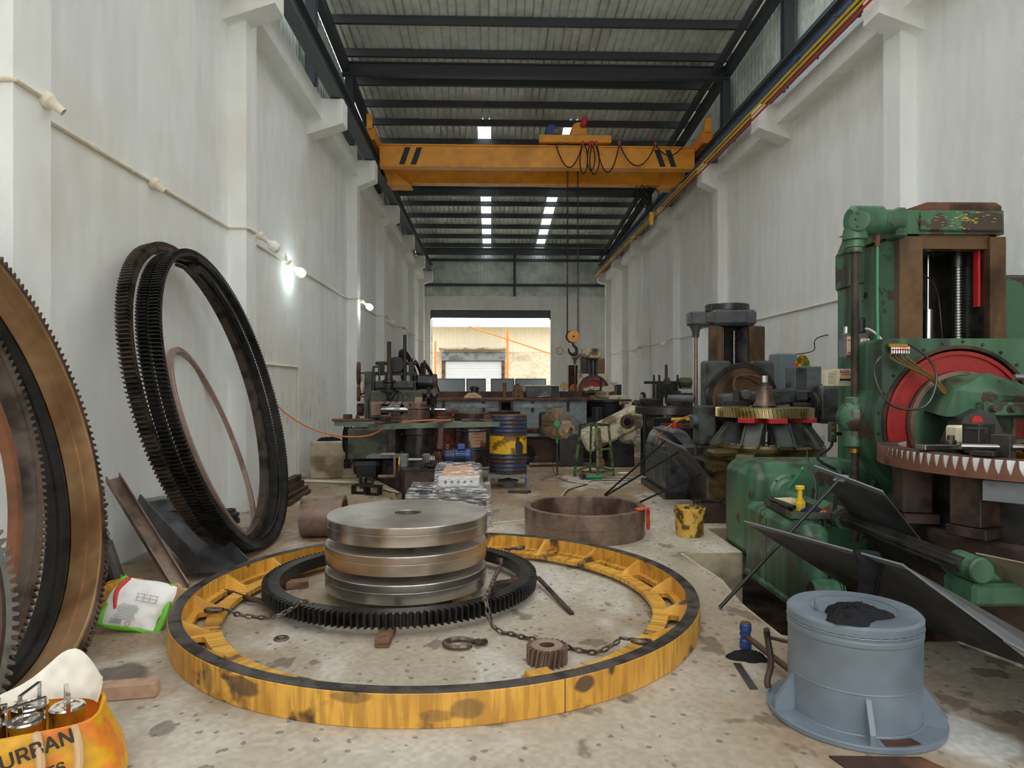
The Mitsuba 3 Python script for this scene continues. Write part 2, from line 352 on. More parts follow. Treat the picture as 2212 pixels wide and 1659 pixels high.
mat('m_steel', 'a8a8a6', .28, 1.0); mat('m_steeldark', '5f5d5a', .35, .9); mat('m_paleorange', 'd3a482', .5); mat('m_film', 'd5dce2', .3, .2); mat('m_bright', 'd6d9da', .22, 1.0); mat('m_gash', 'e3e8e8', .3, .3); mat('m_tiffin', 'd3d3d1', .13, 1.0)
mat('m_chain', mot('7a6d63', '473b34', 30, .4, .7), .42, .7); mat('m_brass', 'b08a3c', .35, .9)
mat('m_oilgold', mot('5f5330', '2f2613', 4, .4, .7, 1, (1, 1, 3)), .22, .5); mat('m_oilamber', mot('7a5416', '3d2a0c', 5, .4, .7), .2, .2)
mat('m_goldgear', mot('b7ae84', '8d7c45', 9, .4, .7), .28, .75)
mat('m_black', '1a1a1b', .45); mat('m_rubber', '151515', .7); mat('m_hole_shade', '0a0a0a', .9)  # the near-black one stands for the shade inside holes and slots
mat('m_ragblack', '1d1e21', .85, spec=.2); mat('m_ragnavy', '22324e', .9, spec=.2)
mat('m_ragred', lambda p, n, uv: mix(srgb('a8233f'), srgb('cf6a28'), smoothstep(.4, .6, noise(p.x * 60, p.y * 60, p.z * 9))), .9, spec=.2)
mat('m_ragmulti', lambda p, n, uv: mix(mix(srgb('c8401f'), srgb('d8a12c'), smoothstep(.4, .55, noise(p.x * 22, p.y * 22, p.z * 22))), mi.Color3f(*srgb('3f7a2c')), smoothstep(.5, .6, noise(p.x * 17 + 8, p.y * 17, p.z * 17))), .9, spec=.2)
mat('m_bucket', mot('cfa54a', '57401c', 16, .44, .62, 1, (1, 1, .6)), .5); mat('m_whitebucket', mot('b9b3a6', '6b6252', 9, .45, .65), .6)
mat('m_white', 'e8e8e4', .5); mat('m_pvc', 'd9d0bd', .5); mat('m_pvcred', '8a3b2c', .5); mat('m_cream2', 'd8cdb2', .5)
mat('m_blue', '274b8c', .4); mat('m_bluehammer', '23407a', .45); mat('m_orange', 'd86a28', .5); mat('m_yellow', 'e0b92c', .45); mat('m_cable', 'd0703f', .5)
mat('m_greenlight', '3f8f63', .4); mat('m_tealfan', '168a5c', .35); mat('m_fanwire', '9a7a55', .45, .4)
mat('m_drumblue', mot('2f3c50', '4a3229', 6, .45, .65, 1, (1, 1, 1.5)), .36, coat=.2); mat('m_drumyellow', mot('e0ac1e', '7a5a1c', 9, .52, .66), .45); mat('m_drumdark', mot('23272f', '4a2c22', 5, .5, .72), .38, coat=.2)
mat('m_drumlabel', mot('b09a80', '7a4a36', 14, .45, .65, 1, (1, 1, .5)), .6); mat('m_drumred', mot('7f3a2c', '3d2620', 6, .45, .7), .5)
mat('m_motorblue', '33508a', .35); mat('m_motorpurple', mot('3e3f63', '2b2338', 6, .4, .7), .35)
mat('m_bedplate', mot('5a3c2e', '37241b', 3, .4, .7), .6, .1); mat('m_bluegrey', mot('7e888c', '5c5f5c', 3, .45, .7), .5)
mat('m_panelgrey', '6f7a80', .4); mat('m_shutterout', 'd6dcde', .5); mat('m_outwall', mot('ddd2ba', 'c6b89c', 1.2, .45, .7), .85); mat('m_outclad', 'e6dfca', .6); mat('m_outroof', 'e8eaea', .5); mat('m_outorange', 'e08a3c', .6)
mat('m_ground', mot('b8ab96', '94866f', 1., .4, .7), .9)
mat('m_orangebag', mot('e0822a', 'd9a01e', 7, .44, .56), .45); mat('m_whitebag', mot('e6e2d4', 'c7bfa8', 5, .45, .7), .6); mat('m_limegreen', '6fc03a', .4); mat('m_yellowbag', mot('d8a12a', 'b77a18', 18, .4, .7), .4); mat('m_jute', 'c9a982', .85); mat('m_print', '2a2320', .6); mat('m_printgrey', '9a9a98', .7); mat('m_redprint', 'c8453c', .6)
mat('m_chips', mot('8f8d86', '3a352d', 40, .4, .6), .35, .7)
scene['m_frp'] = {'type': 'principledthin', 'base_color': {'type': 'rgb', 'value': [.92, .94, .94]}, 'roughness': .6, 'diff_trans': 1.8, 'spec_trans': 0.0, 'eta': 1.3}
scene['m_glass'] = {'type': 'thindielectric', 'int_ior': 1.45}
scene['m_wrap'] = {'type': 'blendbsdf', 'weight': mikit.proc(lambda p, n, uv: .07 + .6 * smoothstep(.5, .68, fbm(p.x * 12, p.y * 12, p.z * 70, 3))), 'a': {'type': 'thindielectric', 'int_ior': 1.5}, 'b': {'type': 'twosided', 'bsdf': {'type': 'principled', 'base_color': {'type': 'rgb', 'value': [.75, .74, .74]}, 'roughness': .22, 'specular': .8}}}
# ================================================================ SETTING
XL, XR, YB, YF = -3.226, 5.36, 32.9, -2.6
PL, PR = -3.0, 5.15                       # pillar faces
def roofz(y): return 7.74 + 0.075 * (32.9 - y)
# floor with the machine pit
pit = Polygon([(1.80, 4.35), (1.98, 4.2), (5.2, 4.2), (5.2, 7.6), (2.33, 7.6), (2.33, 6.5), (1.76, 6.48), (1.84, 5.6), (1.78, 5.0)])
structure('floor', prism(sbox(XL - .1, YF, XR + .1, YB + .2).difference(pit), .06, at=-.06), 'm_floor', 'worn concrete workshop floor with dark stains')
pw = []
pc = list(pit.exterior.coords)
for a, b in zip(pc, pc[1:]):
    pw.append(bar((a[0], a[1], -.25), (b[0], b[1], -.25), .03, .5))
sub('floor', 'pit_wall', j(*pw), 'm_conc', False, 'whitewashed side of the machine pit')
sub('floor', 'pit_bottom', bx(1.7, 5.3, 4.1, 7.7, -.56, -.5), 'm_rustdark', False, 'dark brown bottom of the machine pit')  # mottled dark brown slab closing the pit
# walls
structure('wall_left', bx(XL - .2, XL, YF, YB + .2, -.1, 7.0), 'm_wall', 'white limewashed left wall')
structure('wall_right', bx(XR, XR + .2, YF, YB + .2, -.1, 7.0), 'm_wall', 'white limewashed right wall')
PY = [0.5, 4.51, 8.72, 15.85, 19.8, 23.7, 27.5, 31.4]
CY = [0.5, 4.55, 8.55, 12.45, 15.85, 19.8, 23.7, 27.5, 31.3]
for side, w, f, tip in (('left', XL, PL, -2.6), ('right', XR, PR, 4.78)):
    s = 1 if side == 'left' else -1
    for y in PY:
        sub('wall_' + side, 'pillar', bx(min(w, f) - (.0), max(w, f), y, y + .38, 0, 6.9), 'm_wall', False)
    for y in CY:
        sub('wall_' + side, 'corbel', prism([(w, 6.58), (tip, 6.58), (tip, 6.16), (f if y in PY else w, 5.98 if y in PY else 5.95), (w, 5.95)], .36, 'xz', y), 'm_wall', False)
    sub('wall_' + side, 'wall_beam', bx(*sorted((w, w + s * .26)), YF, YB, 6.22, 6.56), 'm_wall', False)
# cladding sheets above the side walls
def ribbed(L, pitch, hgt, wid, top):
    """profile (t, d) of trapezoid ribs along t"""
    P = []; t = 0.0
    while t < L - 1e-6:
        P += [(t, 0), (t + pitch * (1 - wid), 0), (t + pitch * (1 - wid) + pitch * wid * .25, hgt), (t + pitch - pitch * wid * .25, hgt)]; t += pitch
    P.append((L, 0)); return [q for q in P if q[0] <= L + 1e-9]
def strip(prof, p0, du, dd, dv):
    """extrudes a profile (t along du, d along dd) between p0 and p0 + dv"""
    p0, du, dd, dv = A(p0), A(du), A(dd), A(dv)
    B = A([p0 + t * du + d * dd for t, d in prof]); V = np.vstack([B, B + dv]); n = len(B); F = []
    for i in range(n - 1): F += [(i, i + 1, n + i + 1), (i, n + i + 1, n + i)]
    return V, F
def sheet(prof, p0, du, dd, dv, th=.002):
    V, F = strip(prof, p0, du, dd, dv); nrm = A(dd) * th; n = len(V)
    G = [(a, c, b) for a, b, c in F]
    return trimesh.Trimesh(np.vstack([V, V + nrm]), F + [(n + a, n + b, n + c) for a, b, c in G], process=False)
side_prof = ribbed(35.4, .2, .05, .28, 0)
for side, x, s in (('left', -3.42, -1), ('right', 5.56, 1)):
    V, F = strip(side_prof, (x, YF, 6.95), (0, 1, 0), (s, 0, 0), (0, 0, 1))
    n = len(V) // 2
    for i in range(n): V[n + i, 2] = roofz(V[n + i, 1]) - (.02 if V[n + i, 1] < 13 else .27)
    m = trimesh.Trimesh(np.vstack([V, V + A((s * .002, 0, 0))]), F + [(len(V) + a, len(V) + c, len(V) + b) for a, b, c in F], process=False)
    structure('trim', m, 'm_clad', f'corrugated metal cladding above the {side} wall')
# roof: metal sheets with two skylight strips
gap1, gap2 = (-.38, .0), (2.02, 2.40)
def roof_piece(x0, x1, y0, y1):
    pr = [(t, d) for t, d in ribbed(x1 - x0, .176, .085, .27, 0)]
    return sheet(pr, (x0, y0, roofz(y0)), (1, 0, 0), (0, .075, 1), (0, y1 - y0, roofz(y1) - roofz(y0)))
SKY0 = 19.3
structure('ceiling', None, None, 'corrugated metal roof with two skylight strips')
SKY1 = 13.4                               # out-of-view front bays: wide skylight strips placed to light the hall
wide = ((-2.9, -1.7), (-.9, .3), (1.1, 2.3), (3.1, 4.3))
ed = [-3.5] + [v for w in wide for v in w] + [5.66]
for i in range(0, len(ed), 2): sub('ceiling', 'roof_sheet', roof_piece(ed[i], ed[i + 1], YF, SKY1), 'm_sheet', False)
for x0, x1, y0, y1 in ((-3.5, gap1[0], SKY1, 33.1), (gap1[1], gap2[0], SKY1, 33.1), (gap2[1], 5.66, SKY1, 33.1), (gap1[0], gap1[1], SKY1, SKY0), (gap2[0], gap2[1], SKY1, SKY0)):
    sub('ceiling', 'roof_sheet', roof_piece(x0, x1, y0, y1), 'm_sheet', False)
for g, ya, yb in [(gap1, SKY0, 32.8), (gap2, SKY0, 32.8)] + [(w, YF, SKY1) for w in wide]:
    V = [(g[0], ya, roofz(ya)), (g[1], ya, roofz(ya)), (g[1], yb, roofz(yb)), (g[0], yb, roofz(yb))]
    k = sub('ceiling', 'skylight', (A(V), A([(0, 1, 2, 3)])), 'm_frp' if ya > 10 else 'm_glass', False, 'bright translucent skylight strip; wide front ones out of view, placed to light the hall')
# steel frame: purlins, rafters, posts
PURL = [14.47 - 1.28 * k for k in range(12, 0, -1)] + [14.47, 15.72, 17.0, 18.1, 19.15, 20.4, 21.75, 23.1, 24.5, 25.8, 27.2, 28.6, 30.0, 31.4]
for y in PURL:
    if y < YF: continue
    z = roofz(y) - .012
    m = j(bx(-3.4, 5.5, y - .02, y + .02, z - .17, z), bx(-3.4, 5.5, y - .02, y + .06, z - .17, z - .155))
    sub('ceiling', 'purlin', m, 'm_purlin', False)
for y in (0.6, 8.1, 15.95, 23.8, 31.5):
    z = roofz(y) - .2
    sub('ceiling', 'portal_beam', j(bx(-3.35, 5.45, y - .08, y + .08, z - .03, z), bx(-3.35, 5.45, y - .02, y + .02, z - .3, z), bx(-3.35, 5.45, y - .08, y + .08, z - .3, z - .27)), 'm_purlin', False)
for x in (-3.27, 5.40):
    a, b = (x, YF, roofz(YF) - .3), (x, 32.8, roofz(32.8) - .3)
    sub('ceiling', 'eave_beam', bar(a, b, .16, .22), 'm_post', False)
sub('ceiling', 'eave_beam', bar((5.1, 13.0, roofz(13.0) - .32), (5.1, 32.8, roofz(32.8) - .32), .1, .16), 'm_post', False)
for s, x in (('left', -3.2), ('right', 5.38)):
    for y in CY:
        z1 = roofz(y + .2) - .2
        sub('wall_' + s, 'post', j(bx(x - .09, x + .09, y + .08, y + .1, 6.9, z1), bx(x - .09, x + .09, y + .26, y + .28, 6.9, z1), bx(x - .015, x + .015, y + .1, y + .26, 6.9, z1)), 'm_post', False)
    sub('wall_' + s, 'girt', bx(x - .11, x + .03, YF, 32.8, 7.45, 7.57) if s == 'left' else bx(x - .03, x + .11, YF, 32.8, 7.45, 7.57), 'm_post', False)
# crane runway beams
def ibeam(x, z0, h, w, y0, y1):
    return j(bx(x - w / 2, x + w / 2, y0, y1, z0, z0 + .018), bx(x - w / 2, x + w / 2, y0, y1, z0 + h - .018, z0 + h), bx(x - .008, x + .008, y0, y1, z0, z0 + h))
for nm, x in (('left', -2.73), ('right', 4.93)):
    t = Thing('runway_beam', f'long dark steel crane runway beam on the corbels of the {nm} wall', 'beam', 'crane runway beams' if False else None)
    t.p('beam', ibeam(x, 6.6, .34, .2, YF, 31.9), 'm_gantry', False)
    t.p('rail', bx(x - .025, x + .025, YF, 31.9, 6.94, 7.0), 'm_steeldark', False)
t = Thing('conductor_bar_set', 'blue yellow and red crane conductor bars running along the right runway beam', 'conductor bars')
for i, (mm, lab) in enumerate((('m_blue', 'blue conductor bar'), ('m_yellow', 'yellow conductor bar'), ('m_yellow', 'lower yellow conductor bar'), ('m_redpaint', 'red conductor bar'))):
    t.p('bar', bx(4.56 + .035 * i, 4.58 + .035 * i, 2.0, 31.3, 6.42 - .045 * i, 6.45 - .045 * i), mm, False, label=lab)
for k in range(24):
    y = 3.2 + 1.2 * k
    t.p('bracket', j(bx(4.54, 4.9, y - .02, y + .02, 6.44, 6.47), bx(4.86, 4.9, y - .02, y + .02, 6.44, 6.66)), 'm_post', False)
    if k % 3 == 0: t.p('clamp', bx(4.53, 4.6, y - .06, y + .06, 6.41, 6.46), 'm_blue', False)
# back wall
bw = unary_union([sbox(XL - .2, 0, XR + .2, 5.67)]).difference(sbox(-2.83, -.1, 2.78, 5.02))
structure('wall_back', prism(bw, .25, 'xz', YB), 'm_wall', 'white back wall around the wide shutter opening')
gp = ribbed(8.9, .15, .05, .3, 0)
structure('trim', sheet(gp, (-3.45, YB + .1, 5.64), (1, 0, 0), (0, -1, 0), (0, 0, 2.12)), 'm_clad', 'corrugated metal gable above the back wall')
for z in (6.12, 7.28): sub('wall_back', 'girt', bx(-3.3, 5.4, YB - .1, YB - .02, z, z + .13), 'm_post', False)
sub('wall_back', 'post', bx(1.03, 1.15, YB - .12, YB - .02, 5.67, 7.62), 'm_post', False)
t = Thing('door', 'rolled grey roller shutter at the top of the back opening', None, kind='structure')
sl = []
for k in range(9):
    z = 4.66 + .042 * k; sl.append(prism([(YB + .06, z), (YB + .03, z + .02), (YB + .06, z + .042), (YB + .09, z + .042), (YB + .09, z)], 5.6, 'yz', -2.83))
for m in sl: t.p('slat', m, 'm_panelgrey', False)
t.p('shutter_box', j(bx(-2.83, 2.78, YB + .03, YB + .3, 4.98, 5.02), bx(-2.83, -2.78, YB + .0, YB + .1, 4.6, 5.0), bx(2.73, 2.78, YB + .0, YB + .1, 4.6, 5.0)), 'm_post', False)
t = Thing('door', 'narrow dark louvred door in the back wall behind the cream machine', None, kind='structure')
t.p('frame', j(bx(3.62, 3.68, YB - .05, YB, 0, 2.45), bx(4.24, 4.3, YB - .05, YB, 0, 2.45), bx(3.62, 4.3, YB - .05, YB, 2.39, 2.45)), 'm_black', False)
for k in range(24): t.p('louvre', mv(box(.56, .015, .1), (3.96, YB - .03, .05 + .1 * k), rx=18), 'm_rustdark', False)
# ---------------------------------------------------------------- outside the back opening
structure('ground', j(bx(-40, 40, YB + .2, 90, -.12, -.04), bx(-40, 40, -40, YF, -.12, -.04)), 'm_ground', 'pale sunlit yard')
t = Thing('building', 'cream warehouse with white roof across the yard behind the back opening', 'building')
BY = 48.0
t.p('wall', bx(-6.5, 9, BY, BY + .3, -.1, 3.9), 'm_outwall', False)
t.p('cladding', sheet(ribbed(14.5, .28, .06, .3, 0), (-4.3, BY - .02, 3.75), (1, 0, 0), (0, -1, 0), (0, 0, 1.75)), 'm_outclad', False, label='corrugated cream cladding strip')
t.p('roof', prism([(BY - 1.3, 5.35), (BY - 1.3, 5.5), (BY + 9, 8.5), (BY + 9, 8.35)], 15, 'yz', -5), 'm_outroof', False, label='white roof sheet')
t.p('awning', bx(-3.5, 1.05, BY - .9, BY, 3.9, 4.0), 'm_conc', False)
sh = t.p('shutter_box', bx(-3.35, .95, BY - .4, BY - .02, 3.15, 3.72, .05), 'm_bluegrey', False)
for k in range(28): t.p('shutter_slat', bx(-3.1, .72, BY - .12 - .02 * (k % 2), BY - .04, .1 * k + .3, .1 * k + .395, .02), 'm_shutterout', False)
for x in (-3.25, .82): t.p('shutter_guide', bx(x - .09, x + .09, BY - .25, BY - .02, 0, 3.2), 'm_rust', False)
t = Thing('yard_post', 'orange steel post at the left of the yard shutter', 'post'); t.p('shaft', bx(-3.62, -3.5, 45, 45.12, -.05, 4.3), 'm_outorange', False); t.p('foot', bx(-3.8, -3.3, 44.8, 45.3, -.05, 1.9), 'm_outwall', False)
one('yard_post', bx(.96, 1.1, 44.5, 44.64, -.05, 5.1), 'm_outorange', 'orange steel post in the yard right of the white shutter', 'post', smooth=False)
one('guy_rod', rod((-1.4, 44.47, 5.2), (5.2, 44.47, 3.0), .045), 'm_outorange', 'thin orange rod slanting across the yard building', 'rod')
one('scaffold_frame', j(*[rod((-4.1 + .4 * a, 44, -.05), (-4.1 + .4 * a, 44, 5.6), .03) for a in (0, 1)], *[rod((-4.1, 44, .5 * k), (-3.7, 44, .5 * k), .02) for k in range(11)]), 'm_bluegrey', 'slim grey ladder frame at the left edge of the yard', 'ladder')
one('yard_wall', bx(-2.7, 6, 38.6, 38.8, -.1, 1.55), 'm_outroof', 'low white wall in the yard behind the grey panels', 'wall', smooth=False)
for i, (x0, x1, w) in enumerate(((-2.74, -1.28, 'leftmost'), (-1.22, -.26, 'second from left'), (-.02, 1.14, 'third from left'), (1.18, 2.7, 'rightmost'))):
    t = Thing('sheet_panel', f'grey framed sheet panel in the back opening, {w} of the four', 'panel', 'grey sheet panels in the back opening')
    t.p('sheet', bx(x0, x1, 34.6, 34.63, .1, 1.83), 'm_panelgrey', False)
    t.p('frame', j(bx(x0, x1, 34.58, 34.62, 1.8, 1.84), bx(x0, x0 + .04, 34.58, 34.62, 0, 1.84), bx(x1 - .04, x1, 34.58, 34.62, 0, 1.84)), 'm_post', False)
# ================================================================ OVERHEAD CRANE
t = Thing('overhead_crane', 'orange double girder overhead crane spanning the hall under the roof', 'crane')
Y1, Y2 = 16.45, 17.6
for nm, yc, z0, h in (('front', Y1 + .13, 6.66, .47), ('rear', Y2 + .12, 6.6, .47)):
    g = t.p('girder', j(bx(-2.55, 4.75, yc - .1, yc - .085, z0, z0 + h), bx(-2.55, 4.75, yc + .085, yc + .1, z0, z0 + h), bx(-2.75, 4.95, yc - .14, yc + .14, z0 + h, z0 + h + .025), bx(-2.6, 4.8, yc - .14, yc + .14, z0 - .022, z0),
        bx(-2.6, -2.55, yc - .1, yc + .1, z0, z0 + h), bx(4.75, 4.8, yc - .1, yc + .1, z0, z0 + h)), 'm_crane', False, label=f'{nm} girder')
    t.p('trolley_rail', bx(-2.5, 4.7, yc - .025, yc + .025, z0 + h + .025, z0 + h + .07), 'm_crane2', False)
    if nm == 'front':
        for x0, s in ((-2.15, 1), (-1.88, 1), (3.98, -1), (4.24, -1)):
            sub(g, 'stripe', prism([(x0, z0 + .03), (x0 + .13, z0 + .03), (x0 + .13 + s * .14, z0 + h - .04), (x0 + s * .14, z0 + h - .04)], .004, 'xz', yc - .105), 'm_stripe', False, label='black warning stripe')
        for k in range(6): t.p('rail_clip', box(.09, .06, .06, (-2.0 + 1.25 * k, yc - .1, z0 + h + .05)), 'm_black')
for x in (-2.73, 4.93):
    e = t.p('end_carriage', bx(x - .12, x + .12, Y1 - .55, Y2 + .75, 7.06, 7.34, .01), 'm_crane2', False)
    for y in (Y1 - .35, Y2 + .55): sub(e, 'wheel', mv(cyl(.12, .08, b=.01), (x - .04, y, 7.12), ry=90), 'm_steeldark')
    s = 1 if x < 0 else -1
    t.p('end_bracket', hull([(x, Y2 - .2, 7.05), (x, Y2 + .45, 7.05), (x + s * .75, Y2 + .4, 6.5), (x + s * .75, Y2 - .1, 6.5), (x + s * .2, Y2 - .1, 6.5), (x + s * .2, Y2 + .4, 6.5)]), 'm_crane', False)
    t.p('buffer_post', bx(x - .06, x + .06, Y1 - .6, Y1 - .5, 7.3, 7.62), 'm_crane', False)
t = Thing('crane_trolley', 'orange hoist trolley with drum motor riding on the crane girders', 'hoist')
t.p('frame', j(bx(1.12, 2.82, Y1 - .05, Y1 + .1, 7.22, 7.40, .01), bx(1.12, 2.82, Y2 + .05, Y2 + .2, 7.22, 7.40, .01), bx(1.2, 1.32, Y1, Y2 + .1, 7.24, 7.36), bx(2.6, 2.75, Y1, Y2 + .1, 7.24, 7.36)), 'm_crane', False)
t.p('rope_drum', cyl(.17, 1.2, (1.35, (Y1 + Y2) / 2, 7.42), 'x', 28, .01), 'm_steeldark')
mo = t.p('travel_motor', cyl(.15, .34, (1.42, Y1 + .02, 7.52), 'y', 24, .02), 'm_blue', label='dark blue motor')
sub(mo, 'junction_box', box(.22, .12, .12, (1.55, Y1 - .02, 7.46), .01), 'm_grey')
gb = t.p('gearbox', j(cyl(.17, .34, (2.06, Y1 + .0, 7.55), 'y', 24, .02), bx(1.88, 2.24, Y1 - .02, Y1 + .34, 7.38, 7.56)), 'm_crane')
sub(gb, 'motor_cover', mv(box(.13, .2, .2, b=.02), (2.16, Y1 - .05, 7.68), ry=12), 'm_redpaint', label='red cover')
t = Thing('festoon_cable', 'black festoon cable hanging in loops from red clips along the front girder', 'cable')
def sag(x0, x1, z, d, y, n=12): return [(x0 + (x1 - x0) * k / n, y, z - d * (1 - (2 * k / n - 1) ** 2)) for k in range(n + 1)]
FC = [(1.5, 2.13, .55), (2.13, 2.17, .7), (2.3, 2.34, .62), (2.36, 2.44, .72), (2.44, 2.99, .66), (2.99, 3.83, .5), (3.83, 4.5, .25)]
for x0, x1, d in FC: t.p('loop', tube(sag(x0, x1, 7.16, d, Y1 - .12) if x1 - x0 > .2 else [(x0, Y1 - .12, 7.16), (x0 - .06, Y1 - .13, 7.16 - d * .7), ((x0 + x1) / 2, Y1 - .14, 7.16 - d), (x1 + .07, Y1 - .13, 7.16 - d * .65), (x1, Y1 - .12, 7.16)], .014, 6, res=20), 'm_rubber')
for x in (2.13, 2.30, 2.36, 2.44, 2.99, 3.83): t.p('clip', j(cyl(.035, .03, (x, Y1 - .135, 7.2), 'y', 12), box(.03, .03, .08, (x, Y1 - .12, 7.15))), 'm_redpaint', label='red clip')
one('festoon_wire', rod((2.8, Y1 - .1, 7.24), (4.8, Y1 - .1, 7.28), .006, 6), 'm_steeldark', 'thin steel wire carrying the festoon clips along the girder', 'wire')
t = Thing('pendant_control', 'bundle of coiled black cable with yellow pendant control below the right end of the crane', 'crane control')
cab = []
for k in range(9):
    x = 3.72 + .1 * (k % 5); r_ = rnd.uniform(.12, .3)
    cab.append(tube([(x + .5 * r_ * math.cos(a), Y2 + .13 + .1 * math.sin(a * 2 + k), 6.60 - .02 * k - r_ + r_ * math.sin(a)) for a in np.linspace(0, 2 * PI, 16, endpoint=False)], .012, 5, closed=True))
t.p('coil', j(*cab), 'm_rubber'); t.p('cable', rod((4.06, Y2 + .13, 6.585), (4.06, Y2 + .13, 5.9), .012, 6), 'm_rubber'); t.p('handset', box(.1, .08, .34, (4.06, Y2 + .13, 5.76), .02), 'm_yellow')
t = Thing('hook_block', 'orange crane hook block with dark hook hanging on steel ropes in mid hall', 'crane hook')
HX, HY, HZ = 1.98, 17.05, 2.72
for x in (-.145, -.12, .12, .145): t.p('rope', rod((HX + x, HY + (.03 if abs(x) < .13 else -.03), HZ + .02), (HX + x * .95, HY, 7.3), .009, 6), 'm_rustdark')
t.p('sheave_guard', j(cyl(.15, .05, (HX + .01, HY - .1, HZ), 'y', 40, .012)), 'm_crane'); t.p('rear_guard', cyl(.155, .06, (HX - .015, HY - .02, HZ), 'y', 40, .01), 'm_rustdark')
t.p('pin', cyl(.022, .02, (HX + .01, HY - .12, HZ), 'y', 12), 'm_rustdark')
hk = [(0, -.15), (0, -.2), (.03, -.235), (.075, -.27), (.095, -.33), (.08, -.4), (.03, -.44), (-.04, -.43), (-.09, -.38), (-.105, -.31), (-.11, -.28)]
t.p('hook', tube([(HX + a, HY - .05, HZ + b) for a, b in hk], [.022, .024, .03, .034, .038, .04, .04, .036, .028, .02, .008], 12), 'm_black')
# ================================================================ LEANING GEAR RINGS
def lean_frame(c, psi, phi):
    psi, phi = math.radians(psi), math.radians(phi)
    return axis_frame(c, (math.cos(phi) * math.cos(psi), math.cos(phi) * math.sin(psi), math.sin(phi)))
def off(M, d):
    N = M.copy(); N[:3, 3] += M[:3, 2] * d; return N
MA = lean_frame((-2.48, 6.884, 1.438), 1.9, 14.4)
gA = shape(gear(1.459, 1.415, 1.392, .085, 256, .55, layers=1), 'm_blackgear', 20)
tA = shape(ring(1.416, 1.388, -.006, .0, 128), 'm_blackgear', 30)
for i, lab in enumerate(('large black helical gear ring leaning on the left wall, frontmost of the three upright rings', 'large black helical gear ring clamped behind the frontmost upright gear ring at the left wall')):
    t = Thing('gear_ring', lab, 'gear ring', 'upright black gear rings at the left wall', M=off(MA, -.085 - .10 * i))
    t.p('toothed_rim', gA, None); t.p('inner_flange', ring(1.398, 1.366, .012, .03, 160), 'm_blackgear', 30)
MC = lean_frame((-2.676, 6.84, 1.464), 1.9, 14.7)
t = Thing('gear_ring', 'large brownish helical gear ring leaning closest to the left wall beside the black pair', 'gear ring', M=off(MC, -.1))
t.p('toothed_rim', shape(gear(1.488, 1.442, 1.405, .1, 240, .5), 'm_browngear', 20), None)
t.p('inner_flange', ring(1.41, 1.385, .01, .09, 160), 'm_browngear', 30)
uz = MA[:3, 1] if abs(MA[2, 1]) > abs(MA[2, 0]) else MA[:3, 0]
uz = uz * np.sign(uz[2])
for i, (d, hh, lab) in enumerate(((-.215, 1.40, 'small dark wooden wedge between the tops of the upright gear rings'), (.0, 1.33, 'small dark wooden block hanging under the top of the front gear ring'))):
    c = MA[:3, 3] + uz * hh + MA[:3, 2] * (d if i == 0 else -.1) + A((0, .12, 0))
    one('wood_wedge', mv(box(.10 if i == 0 else .12, .06, .07, b=.005), c, ry=20, rz=8), 'm_rustdark', lab, 'wood block')
MD = lean_frame((-2.80, 7.289, .98), 11.1, 20.6)
one('steel_ring', ring(1.033, .978, -.05, 0, 160, .004), 'm_pinkband', 'plain pinkish brown rolled steel ring leaning on the wall inside the upright gear rings', 'ring', M=MD)
ML = lean_frame((-2.469, 3.447, 1.30), 8.1, 15)
t = Thing('gear_ring', 'tan machined gear ring with ragged dark teeth, outermost at the left edge', 'gear ring', M=off(ML, -.17))
t.p('toothed_rim', shape(gear(1.315, 1.272, 1.22, .17, 196, .35), 'm_tanteeth', 20), None, label='dark brown ragged teeth')
t.p('bore', lathe([(1.235, .171), (1.222, .171), (1.215, .165), (1.215, .088), (1.203, .086), (1.203, .0), (1.235, .0), (1.235, .171)], 200), 'm_tan', 30, label='tan machined inner band with a step')
burr = []
for k in range(150):
    a = rnd.uniform(-1.2, 1.3); r_ = rnd.uniform(1.3, 1.322); s = rnd.uniform(.006, .014)
    burr.append(mv(trimesh.creation.icosphere(0, s), (r_ * math.cos(a), r_ * math.sin(a), rnd.uniform(.15, .172)), rz=rnd.uniform(0, 90)))
t.p('burr', j(*burr), 'm_steeldark', False, label='bright metal burrs on the teeth', kind='stuff')
t = Thing('gear_ring', 'smooth black ring lying against the back of the tan gear ring at the left edge', 'gear ring', M=off(ML, -.305))
t.p('rim', lathe([(1.24, 0), (1.255, .06), (1.24, .13), (1.185, .13), (1.185, .07), (1.170, .066), (1.170, 0), (1.24, 0)], 200), 'm_blackgear', 30)
t = Thing('gear_ring', 'grey brown gear ring with pointed teeth behind the tan ring at the left edge', 'gear ring', M=off(lean_frame((-2.585, 3.173, 1.175), 6.5, 9.5), -.12))
t.p('toothed_rim', shape(gear(1.174, 1.128, 1.085, .12, 172, .1), 'm_greyband', 20), None)
t.p('bore', ring(1.10, 1.07, .0, .112, 160), 'm_greyband')
t = Thing('steel_ring', 'smooth orange brown turned ring behind the toothed rings at the left edge', 'ring', M=off(lean_frame((-2.607, 2.993, 1.075), 2.7, 8.1), -.1))
t.p('rim', lathe([(1.058, .04), (1.058, .1), (1.04, .1), (1.02, .094), (1.02, .04), (1.058, .04)], 160), 'm_orangeband', 30)
t = Thing('gear_ring', 'pale grey spur gear ring standing frontmost at the lower left edge', 'gear ring', M=off(lean_frame((-2.171, 2.59, .715), 1.8, 10.7), -.08))
t.p('toothed_rim', shape(gear(.720, .672, .62, .08, 104, .0), 'm_greygear', 20), None)
t.p('bore', lathe([(.63, .081), (.60, .085), (.575, .06), (.575, 0), (.63, 0), (.63, .081)], 120), 'm_rustdark', 30, label='dark rusty inner rim')
